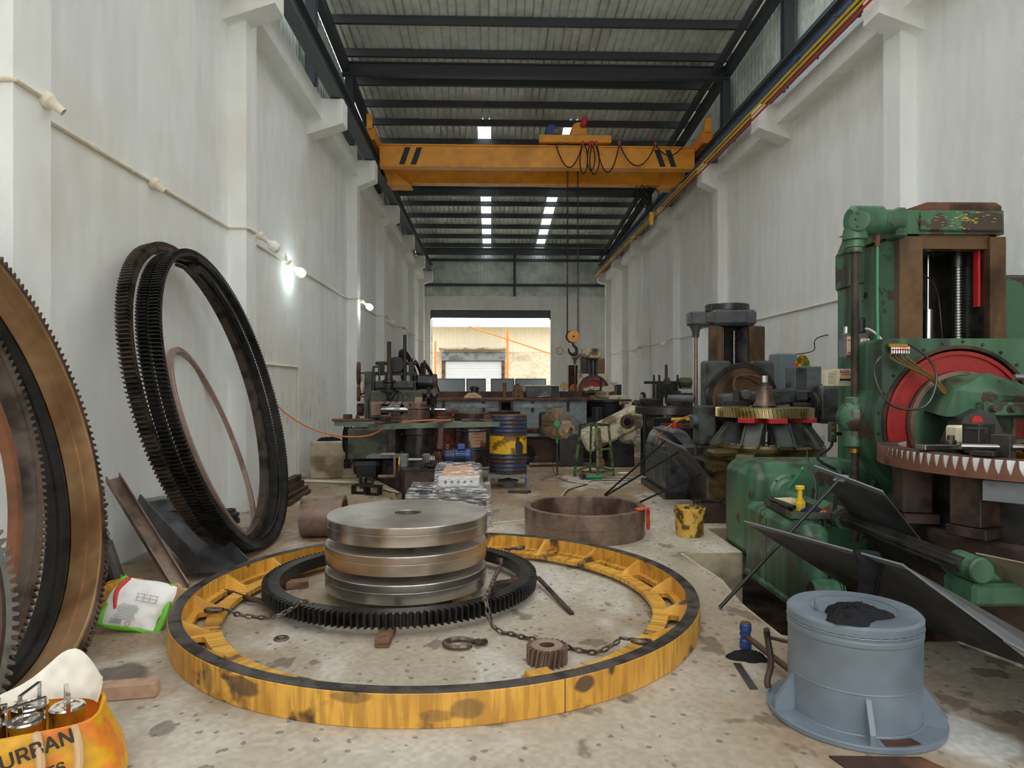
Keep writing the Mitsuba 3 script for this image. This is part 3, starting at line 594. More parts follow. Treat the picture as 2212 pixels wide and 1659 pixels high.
# ================================================================ YELLOW RING GIRDER
RC = (-.336, 4.948)
t = Thing('girder_ring', 'big worn yellow cast ring with ribs and slots lying on the floor in the foreground', 'ring', M=TM((RC[0], RC[1], 0)))
t.p('rim', lathe([(1.66, .0), (1.735, .0), (1.74, .006), (1.74, .158), (1.736, .163), (1.66, .163), (1.66, .0)], 240), 'm_ring', 30, label='upright outer rim with worn yellow paint')
t.p('rim_top', ring(1.737, 1.662, .162, .166, 240), 'm_ringtop', 30, label='dark worn top of the rim')
slots = []
for k in range(20):
    a0 = math.radians(18 * k + 6 + 9); w = math.radians(5.2)
    th = np.linspace(a0 - w, a0 + w, 9)
    P = [(1.575 * math.cos(a), 1.575 * math.sin(a)) for a in th]
    from shapely.geometry import LineString
    slots.append(LineString(P).buffer(.036, 6))
tt = np.linspace(0, 2 * PI, 240, endpoint=False)
web = Polygon([(1.665 * math.cos(a), 1.665 * math.sin(a)) for a in tt], [[(1.44 * math.cos(a), 1.44 * math.sin(a)) for a in tt]]).difference(unary_union(slots))
t.p('web', prism(web, .032, at=.03), 'm_ring', 20, label='flat yellow inner flange with oblong slots')
for k in range(20):
    a = 18 * k + 6
    t.p('rib', mv(hull([(1.665, .03, .06), (1.665, -.03, .06), (1.665, .014, .155), (1.665, -.014, .155), (1.50, .016, .06), (1.50, -.016, .06), (1.50, .012, .068), (1.50, -.012, .068)]), rz=a), 'm_ring', False)
sm = math.radians(-66.7)
t.p('joint_lug', mv(j(box(.10, .13, .10, (1.60, 0, .105), .006), box(.05, .11, .05, (1.52, 0, .085), .006), bolt(.022, .02, (1.6, .066, .11), (0, 1, 0))), rz=-66.7 - 2.2), 'm_ring', 20, label='yellow joint lug inside the rim')
t.p('joint_seam', mv(box(.003, .004, .162, (1.7405, 0, .081)), rz=-66.7), 'm_rustdark', False, label='dark split line')
# ---------------------------------------------------------------- black bull gear, discs, blocks
t = Thing('bull_gear', 'black spur gear ring lying on wood blocks inside the yellow ring', 'gear ring', M=TM((-.668, 5.355, .06)))
t.p('toothed_rim', shape(gear(1.01, .968, .89, .092, 144, 0), 'm_blackgear', 20), None)
DC = (-.632, 5.30)
for z, lab in ((.09, 'bottom machined steel disc of the stack of three'), (.28, 'middle machined steel disc of the stack of three'), (.474, 'top machined steel disc of the stack of three, with a shiny face')):
    t = Thing('steel_disc', lab, 'steel disc', 'stacked machined steel discs', M=TM((DC[0] + (0 if z < .4 else .008), DC[1], z)))
    t.p('plate', lathe([(.097, 0), (.588, 0), (.594, .004), (.594, .078), (.5925, .080), (.5925, .083), (.594, .085), (.594, .129), (.589, .134), (.100, .134), (.097, .131), (.097, 0)], 160), 'm_discside', 30)
    t.p('turned_face', ring(.588, .101, .1335, .1346, 160), 'm_disc', 30, label='finely turned top face')
one('hole_shade_disc', cyl(.094, .04, (DC[0] + .008, DC[1], .476), n=40), 'm_steeldark', 'added dark disc standing for the shade in the centre hole of the top steel disc', 'plug')  # added dark disc standing for the shade down the centre hole
for z, lab in ((.2245, 'lower'), (.4145, 'upper')):
    for a in (50, 170, 290):
        one('spacer_block', mv(box(.14, .08, .0545 if z < .3 else .0585), (DC[0] + .32 * math.cos(math.radians(a)), DC[1] + .32 * math.sin(math.radians(a)), z + (.0545 if z < .3 else .0585) / 2), rz=a), 'm_rustdark', f'dark spacer block at the {dict([(50, "far right"), (170, "left"), (290, "near")])[a]} side of the {lab} gap between the steel discs', 'spacer block', f'spacer blocks in the {lab} gap')
for (x, y, rz, sx, sy, sz, lab) in ((-.645, 4.33, 88, .26, .085, .058, 'brown wood block sticking out under the near side of the black gear'), (-1.50, 5.47, 20, .17, .1, .058, 'wood block inside the left side of the black gear'),
        (.10, 5.245, 25, .21, .085, .1, 'dark wood block under the chain right of the steel discs'), (-.22, 5.02, 10, .14, .14, .088, 'brown wood block under the right of the bottom steel disc'), (-1.02, 5.35, 40, .14, .14, .088, 'wood block under the left of the bottom steel disc'), (-.62, 5.72, 0, .14, .14, .088, 'wood block under the far side of the bottom steel disc'),
        (.26, 5.55, 30, .2, .08, .058, 'wood block under the right of the black gear'), (-.6, 6.30, 0, .2, .08, .058, 'wood block under the far side of the black gear')):
    one('wood_block', mv(box(sx, sy, sz, (0, 0, sz / 2), .006), (x, y, .001), rz=rz), 'm_wood' if sz < .09 else 'm_rustdark', lab, 'wood block')
one('wood_block', mv(box(.36, .085, .075, (0, 0, .0375), .006), (-1.86, 3.58, .001), rz=10), 'm_woodpale', 'pale worn wood block on the floor right of the orange sack', 'wood block')
# ---------------------------------------------------------------- lifting chains
def link_mesh(L=.056, W=.036, r=.0065):
    P = []; h = (L - W) / 2
    for a in np.linspace(-PI / 2, PI / 2, 6): P.append((h + W / 2 * math.cos(a) - r * math.cos(a), (W / 2 - r) * math.sin(a), 0))
    for a in np.linspace(PI / 2, 3 * PI / 2, 6): P.append((-h + (W / 2 - r) * math.cos(a), (W / 2 - r) * math.sin(a), 0))
    return tube(P, r, 6, closed=True)
LINK = shape(link_mesh(), 'm_chain', 40)
def chain(name, label, P, hooks=()):
    t = Thing('chain', label, 'chain')
    P = A(P); from scipy.interpolate import CubicSpline
    s = np.concatenate([[0], np.cumsum(np.linalg.norm(np.diff(P, axis=0), axis=1))]); cs = CubicSpline(s, P)
    u = np.linspace(0, s[-1], 400); Q = cs(u); Q[:, 2] = np.maximum(Q[:, 2], .014)
    al = np.concatenate([[0], np.cumsum(np.linalg.norm(np.diff(Q, axis=0), axis=1))]); n = int(al[-1] / .040)
    for i in range(n):
        q = A([np.interp((i + .5) * .040, al, Q[:, k]) for k in range(3)]); d = A([np.interp((i + 1) * .040, al, Q[:, k]) - np.interp(i * .040, al, Q[:, k]) for k in range(3)])
        up = np.cross(d, (0, 0, 1)); up = up / (np.linalg.norm(up) + 1e-9); w = np.cross(up, d); w /= np.linalg.norm(w)
        z = math.cos(.785) * w + math.sin(.785) * up if i % 2 == 0 else -math.sin(.785) * w + math.cos(.785) * up
        t.p('link', LINK, None, M=frame(q, d, z))
    for (o, d, z) in hooks:
        M = frame(o, d, z)
        hk = [(.0, 0), (.05, .0), (.085, .022), (.11, .0), (.105, -.05), (.07, -.075), (.03, -.06), (.02, -.035)]
        t.p('hook', mv(tube([(a, b, 0) for a, b in hk], [.012, .013, .016, .018, .019, .017, .013, .006], 8, res=None or 0), M=M), 'm_chain', 50)
        t.p('coupling', mv(tube([(-.035 + .03 * math.cos(a), .02 * math.sin(a), 0) for a in np.linspace(0, 2 * PI, 12, endpoint=False)], .008, 6, closed=True), M=M), 'm_steeldark', 50)
    return t
chain('chain', 'rusty lifting chain from the left slot of the yellow ring over the black gear', [(-1.70, 4.63, .1), (-1.574, 4.556, .085), (-1.486, 4.556, .075), (-1.363, 4.537, .09), (-1.279, 4.552, .13), (-1.216, 4.53, .175), (-1.13, 4.51, .172)],
      [((-1.74, 4.62, .105), (-1, .1, -.05), (0, .3, 1))])
chain('chain', 'rusty lifting chain from the far side of the yellow ring, beside the steel discs', [(.16, 6.0, .15), (.107, 5.98, .12), (.077, 5.566, .18), (.046, 5.15, .20), (.003, 4.80, .20), (-.045, 4.56, .178)],
      [((.17, 6.06, .15), (.6, .6, -.1), (0, .4, 1))])
chain('chain', 'rusty lifting chain lying across the floor to the right side of the yellow ring', [(-.05, 4.53, .19), (-.02, 4.38, .15), (.03, 4.40, .04), (.084, 4.40, .014), (.196, 4.321, .014), (.332, 4.232, .014), (.461, 4.139, .014), (.613, 4.056, .02), (.694, 4.045, .06), (.75, 4.01, .11)],
      [((.79, 3.96, .125), (1, -.6, .05), (0, .3, 1))])
one('wire_sling', j(*[tube([(-1.95 + .0 + .9 * u, 5.15 - .55 * u + .08 * math.sin(3 * u + k), .03 + .012 * k) for u in np.linspace(0, 1, 10)], .013, 6) for k in range(3)]), 'm_rustdark', 'old brown wire rope sling on the floor between the yellow ring and the black gear', 'sling')
one('sling_hook', j(tube([(-.19 + .09 * math.cos(a), 4.22 + .07 * math.sin(a), .02) for a in np.linspace(.3, 5.6, 14)], .016, 8), tube([(-.06 + .03 * math.cos(a), 4.24 + .03 * math.sin(a * 2), .02) for a in np.linspace(0, 6, 14)], .011, 6)), 'm_chain', 'rusty hook and chain end on the floor under the near right of the black gear', 'hook')
t = Thing('pinion', 'brown helical pinion standing on the floor inside the yellow ring', 'gear', M=TM((.315, 3.965, 0)))
t.p('toothed_body', gear(.117, .096, .042, .098, 21, .55, layers=3), 'm_rolled', 20)
t.p('hub_face', lathe([(.042, .097), (.09, .097), (.088, .1), (.044, .1), (.042, .097)], 40), 'm_pinkband', 20)
one('flat_bar', bar((.362, 5.50, .06), (.548, 4.76, .012), .035, .014, bev=.002), 'm_rustdark', 'dark flat steel bar leaning off the right of the black gear', 'bar')
t = Thing('washer', 'small washer ring lying on the bare floor inside the yellow ring', 'washer', M=TM((-1.289, 4.367, 0)))
t.p('body', ring(.046, .02, .001, .012, 32, .003), 'm_rolled'); t.p('oil_seal', ring(.034, .026, .011, .014, 32), 'm_rubber')
one('steel_shell', mv(lathe([(.205, 0), (.21, 0), (.21, .42), (.205, .42), (.17, .42), (.17, 0), (.205, 0)], 64), (-1.93, 7.3, .21), ry=90), 'm_rolled', 'short machined steel roll lying on the floor behind the left of the steel discs', 'steel roll')
t = Thing('rolled_ring', 'brown rolled steel ring with a step lying behind the yellow ring', 'ring', M=TM((.983, 7.39, 0)))
t.p('shell', lathe([(.565, 0), (.622, 0), (.627, .005), (.627, .138), (.632, .143), (.632, .289), (.627, .294), (.573, .294), (.568, .289), (.565, .1), (.565, 0)], 160), 'm_rolled', 30)
t.p('inner_plate', cyl(.565, .02, (0, 0, .09), n=96), 'm_rolled', 30)
one('rag', cloth(lambda u, v: (1.565 + .03 * u - .12 * max(0, .28 - v) / .28 * 1.0 + .015 * math.sin(9 * u), 7.07 + .13 * (u - .5) * (1 - .35 * v), (.306 if v < .28 else .306 - .2 * (v - .28) / .72)), 14, 18, .008, 3, .012, 18), 'm_ragred', 'red and orange cloth hung over the rim of the brown rolled ring', 'cloth')
# ---------------------------------------------------------------- bucket, spanner box
t = Thing('bucket', 'grease stained yellow plastic bucket on the floor beside the machine pit', 'bucket', M=TM((2.06, 7.25, 0)))
t.p('shell', lathe([(0, 0), (.135, 0), (.14, .01), (.152, .235), (.158, .236), (.158, .25), (.153, .251), (.155, .272), (.161, .273), (.161, .293), (.15, .295), (.146, .285), (.132, .02), (0, .02)], 56), 'm_bucket', 30)
t.p('handle', tube([(.16 * math.cos(a), .16 * math.sin(a) * .6 - .1, .25 - .11 * math.sin(a)) for a in np.linspace(0, PI, 14)], .004, 6), 'm_rustdark')
t.p('grease', cyl(.137, .01, (0, 0, .12), n=40), 'm_oilamber')
t = Thing('tool_box', 'open brown steel box of spanners and sockets behind the yellow bucket', 'box')
t.p('shell', j(bx(2.36, 2.68, 7.86, 7.88, 0, .22), bx(2.36, 2.68, 8.16, 8.18, 0, .22), bx(2.36, 2.38, 7.86, 8.18, 0, .22), bx(2.66, 2.68, 7.86, 8.18, 0, .22), bx(2.36, 2.68, 7.86, 8.18, .12, .14)), 'm_rustdark', False)
def spanner(L=.24, w=.03):
    from shapely.geometry import Point
    g = sbox(-L / 2 + .02, -w * .28, L / 2 - .02, w * .28).union(Point(-L / 2, 0).buffer(w * .75)).union(Point(L / 2, 0).buffer(w * .7))
    g = g.difference(sbox(L / 2 - .004, -w * .32, L / 2 + w, w * .32)).difference(Point(-L / 2, 0).buffer(w * .38)); return prism(g, .008, at=-.004)
for x, y, z, rz, ry, w_ in ((2.47, 7.97, .215, 8, -4, 'front'), (2.50, 8.04, .225, 24, 5, 'middle'), (2.52, 8.1, .22, -10, 0, 'rear')):
    one('spanner', mv(spanner(.24 + .03 * rnd.random()), (x, y, z), rz=rz, ry=ry), 'm_steel', f'{w_} steel spanner of those lying across the open brown tool box', 'spanner', 'spanners on the brown tool box')
for x, y, z, w_ in ((2.56, 7.95, .165, 'front left'), (2.60, 7.99, .165, 'middle'), (2.64, 7.94, .165, 'front right'), (2.57, 8.05, .165, 'rear left'), (2.62, 8.07, .165, 'rear right')):
    one('socket', mv(lathe([(.012, 0), (.02, 0), (.02, .06), (.012, .06), (.012, 0)], 16), (x, y, z - .024), rx=0), 'm_steel', f'{w_} steel socket of those standing in the brown tool box', 'socket', 'sockets in the brown tool box')
# ---------------------------------------------------------------- grey pedestal with rag
t = Thing('pedestal', 'grey painted steel drum pedestal with flanged base and gussets at the lower right', 'pedestal', M=TM((1.728, 3.31, 0)))
t.p('base_flange', lathe([(.28, 0), (.383, 0), (.389, .005), (.389, .024), (.384, .028), (.28, .028), (.28, 0)], 120), 'm_drumgrey', 30)
t.p('shell', lathe([(.29, .026), (.2915, .2), (.2935, .203), (.2935, .207), (.2915, .21), (.2915, .405), (.296, .412), (.296, .43), (.292, .436), (.292, .455), (.297, .46), (.297, .49), (.285, .502), (0, .504), (0, .026), (.29, .026)], 120), 'm_drumgrey', 30)
t.p('weld_bead', tube([(.2945 * math.cos(a), .2945 * math.sin(a), .452 + .002 * math.sin(a * 40)) for a in np.linspace(0, 2 * PI, 120, endpoint=False)], .0045, 6, closed=True), 'm_drumgrey')
t.p('weld_bead', tube([(.2945 * math.cos(a), .2945 * math.sin(a), .029) for a in np.linspace(0, 2 * PI, 100, endpoint=False)], .006, 6, closed=True), 'm_drumgrey')
t.p('top_groove', ring(.197, .192, .5035, .5055, 80), 'm_drumgrey')
for a in (-106, -35, 37, 109, 181):
    g = t.p('gusset', mv(prism([(.285, .026), (.385, .026), (.383, .075), (.3, .19), (.285, .2)], .022, 'xz', -.011), rz=a), 'm_drumgrey', False)
    sub(g, 'weld_bead', mv(j(tube([(.294, .012, .03 + .165 * u) for u in np.linspace(0, 1, 6)], .007, 6), tube([(.294, -.012, .03 + .165 * u) for u in np.linspace(0, 1, 6)], .007, 6)), rz=a), 'm_drumgrey')
t.p('lifting_eye', mv(tube([(.022 * math.cos(a), 0, .024 + .024 * math.sin(a)) for a in np.linspace(0, 2 * PI, 16, endpoint=False)], .006, 8, closed=True), (-.19, -.02, .498), rz=70), 'm_drumgrey')
t.p('bare_patch', mv(lathe([(0.31, .0285), (.37, .0285), (.36, .0295), (.32, .0295), (.31, .0285)], 10, math.radians(-98), math.radians(-72))), 'm_rust', False, label='bare rusty patch on the flange')
t.p('nameplate', mv(box(.05, .004, .01, (0, -.2975, .475), .002), rz=-22), 'm_drumgrey')
one('rag', rag((1.64, 3.17, .505), .19, .12, .06, 4, 34, rz=10), 'm_ragblack', 'crumpled black cloth on top of the grey pedestal', 'cloth')
# hammer and bits beside it
t = Thing('sledge_hammer', 'sledge hammer with blue head standing on the floor left of the grey pedestal', 'hammer')
hp = A((1.508, 4.13, .002))
t.p('head', j(mv(lathe([(0, 0), (.03, 0), (.036, .008), (.036, .05), (.031, .06), (.031, .10), (.036, .11), (.036, .142), (.03, .15), (0, .15)], 8), hp)), 'm_bluehammer', False, label='blue octagonal head')
t.p('struck_face', mv(cyl(.03, .006, (0, 0, .149), n=8), hp), 'm_rolled', False)
t.p('handle', rod(hp + A((-.01, .03, .08)), (1.60, 3.56, .05), .017, 12), 'm_rustdark', label='dark tubular handle')
one('rag', rag((1.48, 3.98, .001), .12, .075, .045, 9, 22, rz=-25), 'm_ragblack', 'crumpled black cloth on the floor below the sledge hammer', 'cloth')
one('steel_strip', mv(box(.04, .33, .006, (0, 0, .003)), (1.362, 3.74, .001), rz=-5), 'm_plate', 'flat grey steel strip on the floor left of the pedestal', 'strip')
one('steel_rod', rod((1.70, 4.30, .011), (1.83, 4.18, .011), .01, 8), 'm_rustdark', 'short dark rod on the floor behind the sledge hammer', 'rod')
one('bent_pipe', tube([(1.395, 3.50, .045), (1.40, 3.52, .09), (1.43, 3.56, .14), (1.435, 3.60, .22), (1.425, 3.60, .30)], .016, 10, res=20), 'm_rustdark', 'short bent brown pipe leaning on the pedestal flange', 'pipe')
one('wrapper', mv(box(.03, .02, .01, (0, 0, .006), .003), (1.56, 3.86, 0), rz=30), 'm_yellow', 'tiny yellow scrap on the floor by the hammer handle', 'litter')
one('brown_board', prism([(1.42, 2.92), (1.80, 2.90), (1.90, 2.72), (1.50, 2.62)], .006, at=.001), 'm_rust', 'thin brown board on the floor at the bottom edge by the pedestal', 'board', smooth=False)
# ================================================================ SACKS AND SCRAP AT THE LEFT
def loft(rings, cap=True):
    k = len(rings[0]); V = np.vstack(rings); F = []
    for i in range(len(rings) - 1):
        for q in range(k):
            q2 = (q + 1) % k; F += [(i * k + q, i * k + q2, (i + 1) * k + q2), (i * k + q, (i + 1) * k + q2, (i + 1) * k + q)]
    if cap:
        n = len(V); V = np.vstack([V, rings[0].mean(0), rings[-1].mean(0)]); o = (len(rings) - 1) * k
        for q in range(k): F += [(n, (q + 1) % k, q), (n + 1, o + q, o + (q + 1) % k)]
    m = trimesh.Trimesh(V, F, process=False)
    if cap and m.volume < 0: m.invert()
    return m
def se(ax, ay, n=72, e=.5):
    a = np.arange(n) * 2 * PI / n; c, s = np.cos(a), np.sin(a)
    return np.stack([ax * np.sign(c) * np.abs(c) ** e, ay * np.sign(s) * np.abs(s) ** e], -1)
SB = TM((-1.80, 2.80, 0), rz=24)
rg = []
for i, (z, ax, ay) in enumerate(((.004, .27, .17), (.03, .335, .22), (.10, .315, .215), (.18, .28, .20), (.25, .255, .185), (.275, .25, .18), (.278, .24, .172), (.26, .236, .168), (.20, .235, .167), (.17, .23, .165))):
    q = se(ax, ay); P = np.c_[q, np.full(len(q), z)]
    w = meshkit.fbm(P * 9 + 3, 3, 5) - .5; P[:, :2] *= (1 + .16 * w * (1 if i < 6 else .4))[:, None]; rg.append(P)
t = Thing('sack', 'orange and yellow sack with white lining holding steel lunch boxes, lower left corner', 'sack', M=SB)
t.p('body', loft(rg), 'm_orangebag', 40, label='printed orange and yellow sack body')
def flap(u, v):
    a = math.radians(18 + 160 * u); r = (.24, .175)
    return (r[0] * math.cos(a) * (1 - .05 * v) + .02 * v, r[1] * math.sin(a) + .05 * v, .262 + (.035 + .13 * math.exp(-((u - .28) / .2) ** 2) + .03 * (1 - u)) * v)
t.p('lining', cloth(flap, 30, 10, .006, 2, .012, 12), 'm_whitebag', 40, label='white lining pulled up at the back')
for x in (.05, .17):
    t.p('strap', tube([(x, -.18, .268), (x + .01, -.215, .25), (x + .02, -.232, .18), (x + .015, -.24, .10), (x + .03, -.23, .04)], .016, 8, res=20), 'm_jute', label='beige cloth strap')
for s, h, px, pz, mm in (('DURBAN', .05, -.10, .175, 'm_print'), ('TS', .035, .09, .13, 'm_print')):
    lt = meshkit.text_mesh(s, h, .004, True)
    t.p('lettering', mv(mv(lt, ry=0, rz=14), (px, -.236, pz), rx=84), mm, False, label='dark printed lettering')
lg = t.p('logo', mv(box(.07, .003, .075, b=.001), (-.17, -.212, .15), rx=-5, rz=-6), 'm_redprint', False, label='red square logo')
sub(lg, 'emblem', mv(prism([(-.01, -.02), (.0, -.005), (-.012, .006), (-.004, .024), (.012, .018), (.006, .004), (.014, -.01), (.004, -.024)], .003, 'xz', 0), M=SB @ TM((-.17, -.2165, .15))), 'm_white', False, label='white horse emblem')
t.p('side_print', mv(box(.09, .003, .05, b=.001), (-.26, -.185, .11), rz=-35), 'm_white', False)
for i, (x, y, rz, lab) in enumerate(((.00, -.07, 30, 'lunch box at the front of the sack'), (.125, .0, 100, 'lunch box at the right end of the sack'), (-.13, -.06, 10, 'lunch box at the left of the sack'), (-.01, .075, 70, 'lunch box in the middle rear of the sack'), (-.145, .07, 130, 'lunch box at the rear left of the sack'))):
    t = Thing('lunch_box', 'round stainless steel ' + lab, 'lunch box', 'steel lunch boxes in the orange sack', M=SB @ TM((x, y, .195), rz=rz))
    t.p('pot', lathe([(0, -.08), (.056, -.08), (.062, -.07), (.062, .075), (0, .075)], 40), 'm_tiffin', 30)
    t.p('lid', lathe([(.0, .075), (.064, .075), (.064, .092), (.058, .099), (.045, .099), (.042, .094), (.02, .094), (.018, .097), (0, .097)], 40), 'm_tiffin', 30)
    t.p('handle', j(bx(-.068, -.064, -.008, .008, .03, .16), bx(.064, .068, -.008, .008, .03, .16), bx(-.068, .068, -.008, .008, .156, .16)), 'm_tiffin', False)
# torn packet and yellow sack
def pillow(w, h, d, seed, n=26, wr=.02):
    V = []; F = []
    for s in (1, -1):
        for i in range(n):
            for k in range(n):
                u, v = i / (n - 1), k / (n - 1); e = (16 * u * (1 - u) * v * (1 - v)) ** .45
                f = meshkit.fbm(A((u * 4.2, v * 4.2, seed + s)), 4, seed) - .5
                V.append(((u - .5) * w * (1 - .07 * math.sin(v * 7)) + .02 * math.sin(v * 5 + seed), (v - .5) * h + .03 * (u - .5) * math.sin(4 * u), s * (d * e / 2 + e * wr * f * 2.2)))
    o = n * n
    for i in range(n - 1):
        for k in range(n - 1):
            a, b, c, d_ = i * n + k, (i + 1) * n + k, (i + 1) * n + k + 1, i * n + k + 1
            F += [(a, b, c), (a, c, d_), (o + a, o + c, o + b), (o + a, o + d_, o + c)]
    return trimesh.Trimesh(A(V), F)
PM = TM((-2.27, 4.60, .15), rx=60, rz=8) @ TM(rz=-13)
t = Thing('packet', 'crumpled white packet with bright green edges on the floor by the tan gear ring', 'packet', M=PM)
t.p('body', pillow(.36, .32, .11, 3), 'm_white', 40)
for sx in (-1, 1): t.p('edge_band', mv(pillow(.05, .335, .05, 5 + sx, 14, .01), (sx * .165, 0, 0)), 'm_limegreen', 40, label='bright green edge')
t.p('edge_band', mv(pillow(.36, .035, .05, 9, 14, .008), (0, -.15, 0)), 'm_limegreen', 40, label='bright green lower edge')
t.p('side_band', mv(pillow(.035, .24, .075, 8, 12, .006), (-.125, .035, .02)), 'm_redprint', 40, label='red stripe')
rows = []
for k in range(9): rows.append(box(.13 - .03 * rnd.random(), .004, .002, (-.03, -.11 + .011 * k, .062)))
t.p('small_print', mv(j(*rows), rx=0), 'm_printgrey', False, label='rows of small grey print')
t.p('bar_mark', j(*[box(.003 + .002 * (k % 3), .03, .002, (-.11 + .008 * k, -.128, .05)) for k in range(9)]), 'm_printgrey', False)
t.p('round_mark', mv(ring(.016, .013, 0, .002, 24), (-.0, -.132, .05)), 'm_redprint', False)
t.p('table_print', j(*[box(.14, .003, .002, (.06, .012 + .022 * k, .068)) for k in range(3)], *[box(.003, .045, .002, (.0 + .04 * k, .034, .068)) for k in range(4)]), 'm_printgrey', False)
rg = []
for z, a in ((.0, .14), (.02, .18), (.1, .185), (.18, .165), (.225, .11), (.24, .04)):
    q = se(a, a * .8, 48, .8); P = np.c_[q, np.full(len(q), z)]; w = meshkit.fbm(P * 11, 3, 8) - .5; P[:, :2] *= (1 + .3 * w)[:, None]; rg.append(P)
one('yellow_bag', mv(loft(rg), (-2.50, 4.88, 0)), 'm_yellowbag', 'bulging yellow bag behind the white and green packet', 'bag', smooth=40)
one('jute_bundle', mv(rag((0, 0, 0), .17, .13, .16, 6, 24), (-2.25, 5.05, .001)), 'm_jute', 'rounded brown sacking bundle behind the white packet', 'sacking')
# steel sections leaning on the wall
def channel(w, f, th, L): return j(box(L, w, th, (L / 2, 0, th / 2)), box(L, th, f, (L / 2, w / 2 - th / 2, f / 2)), box(L, th, f, (L / 2, -w / 2 + th / 2, f / 2)))
def lay(name, mesh, a, b, up, mm, lab, cat='steel section'):
    m = mesh.copy(); m.apply_transform(frame(a, A(b) - A(a), up)); return one(name, m, mm, lab, cat, smooth=False)
a, b = A((-2.30, 5.30, .03)), A((-3.12, 5.90, .78))
lay('steel_channel', channel(.11, .06, .01, float(np.linalg.norm(b - a))), a, b, (.55, -.75, .6), 'm_rolled', 'long narrow brown steel channel leaning steeply on the left wall')
a, b = A((-2.22, 5.80, .03)), A((-3.02, 6.50, .43))
lay('steel_channel', channel(.46, .13, .014, float(np.linalg.norm(b - a))), a, b, (.45, -.1, .9), 'm_plate', 'wide dark steel channel leaning on the wall behind the yellow ring')
one('steel_block', mv(box(.34, .26, .12, (0, 0, .06), .006), (-3.02, 6.62, .4), rz=20, ry=-6), 'm_grey', 'grey steel block on top of the wide leaning channel', 'steel block')
for k, (x, y, h, rz, lab) in enumerate(((-2.98, 5.55, .62, 14, 'rearmost'), (-2.84, 5.42, .52, 20, 'middle'), (-2.68, 5.26, .40, 26, 'front'))):
    one('steel_plate', mv(box(.02, .5, h, (0, 0, h / 2)), (x, y, .001), rz=rz, ry=-16), 'm_plate', f'{lab} dark steel offcut plate leaning behind the tan gear ring', 'plate', smooth=False)
t = Thing('hub', 'small black flanged hub standing by the pillar inside the upright rings', 'hub', M=TM((-3.0 + .05, 8.05, 0)))
t.p('body', lathe([(.03, 0), (.105, 0), (.105, .05), (.09, .055), (.09, .08), (.1, .085), (.1, .11), (.06, .13), (.06, .16), (.03, .16), (.03, 0)], 40), 'm_oily', 30)
for k, (x, y, z) in enumerate(((-2.86, 9.75, 0), (-2.74, 9.75, 0), (-2.8, 9.75, .081), (-2.84, 9.75, .162))):
    one('steel_bar', bx(x - .05, x + .05, y - .5, y + .7, z + .001, z + .08, .004), 'm_rustdark', ('dark steel bar at the bottom of the pile along the left wall', 'dark steel bar beside it at the foot of the pile by the left wall', 'dark steel bar in the middle of the pile along the left wall', 'dark steel bar on top of the pile along the left wall')[k], 'steel bar', smooth=False)
one('steel_pipe', rod((-2.60, 9.1, .035), (-2.62, 10.2, .035), .033, 16), 'm_rustdark', 'dark pipe on the floor beside the steel bar pile at the left wall', 'pipe')
# ================================================================ GREEN HOBBING MACHINE (right foreground)
def screw(r0, r1, L, pitch, n=20):
    P = [(0, 0)]; z = 0
    while z < L - 1e-6: P += [(r0, z), (r1, z + pitch * .3), (r1, z + pitch * .6), (r0, z + pitch * .9)]; z += pitch
    return lathe(P + [(r0, L), (0, L)], n)
def arc_poly(cx, cz, r, a0, a1, n=40): return [(cx + r * math.cos(a), cz + r * math.sin(a)) for a in np.linspace(math.radians(a0), math.radians(a1), n)]
def disc_y(r, y0, y1, x, z, n=72, b=.006, ri=0.0):
    m = ring(r, ri, 0, y1 - y0, n, b) if ri else cyl(r, y1 - y0, n=n, b=b)
    m.apply_transform(axis_frame((x, y0, z), (0, 1, 0))); return m
SUBM = TM((.06, 0, 0))
t = Thing('gear_hobbing_machine', 'tall green gear hobbing machine with red swivel head at the right', 'gear cutting machine', M=SUBM)
x0, x1, y0, y1 = 3.45, 4.36, 6.0, 7.05
col = t.p('column', j(bx(x0, 3.64, y0, y1, -.45, 2.86, .02), bx(4.25, x1, y0, y1, -.45, 2.86, .02), bx(x0 + .02, x1 - .02, 6.72, y1, -.45, 2.86), bx(3.6, 4.3, y0 + .02, y1, -.45, 1.0)), 'm_green', 25)
sub(col, 'lining', j(bx(3.64, 3.646, y0 + .02, 6.72, .9, 2.8), bx(4.244, 4.25, y0 + .02, 6.72, .9, 2.8), bx(3.64, 4.25, 6.70, 6.72, .9, 2.8)), 'm_oily', False, label='dark panels on the inside of the column')  # thin dark panels over the inner faces of the column
sub(col, 'rear_cap', bx(x0 - .015, x0 + .2, y1 - .55, y1 + .03, 2.5, 2.9, .03), 'm_green', False)
for xa, xb in ((x0 - .005, 3.65), (4.24, x1 + .02)): t.p('slideway', bx(xa, xb, y0 - .06, y0 + .02, .9, 2.84, .004), 'm_brownway', False, label='brown oiled slideway')
t.p('cross_beam', bx(3.64, 4.26, y0 - .02, y0 + .1, 2.74, 2.86), 'm_brownway', False)
t.p('red_strip', bx(4.215, 4.238, y0 + .06, y0 + .12, 2.25, 2.74), 'm_redpaint', False, label='red strip inside the column')
for zz, yy, rr in ((2.40, 6.5, .032), (1.02, 6.55, .06), (.62, 6.3, .06), (2.05, 6.85, .03)):
    sub(col, 'hole', mv(cyl(rr, .012, b=.002), (x0 - .004, yy, zz), ry=90), 'm_hole_shade', label='black disc standing for a shaded round hole')  # flat black discs in place of the shaded openings
for zz, yy in ((2.72, 6.12), (2.58, 6.62)): sub(col, 'boss', mv(lathe([(0, 0), (.05, 0), (.05, .012), (.036, .014), (.036, .03), (.015, .032), (.015, .05), (0, .05)], 24), (x0, yy, zz), ry=-90), 'm_green')
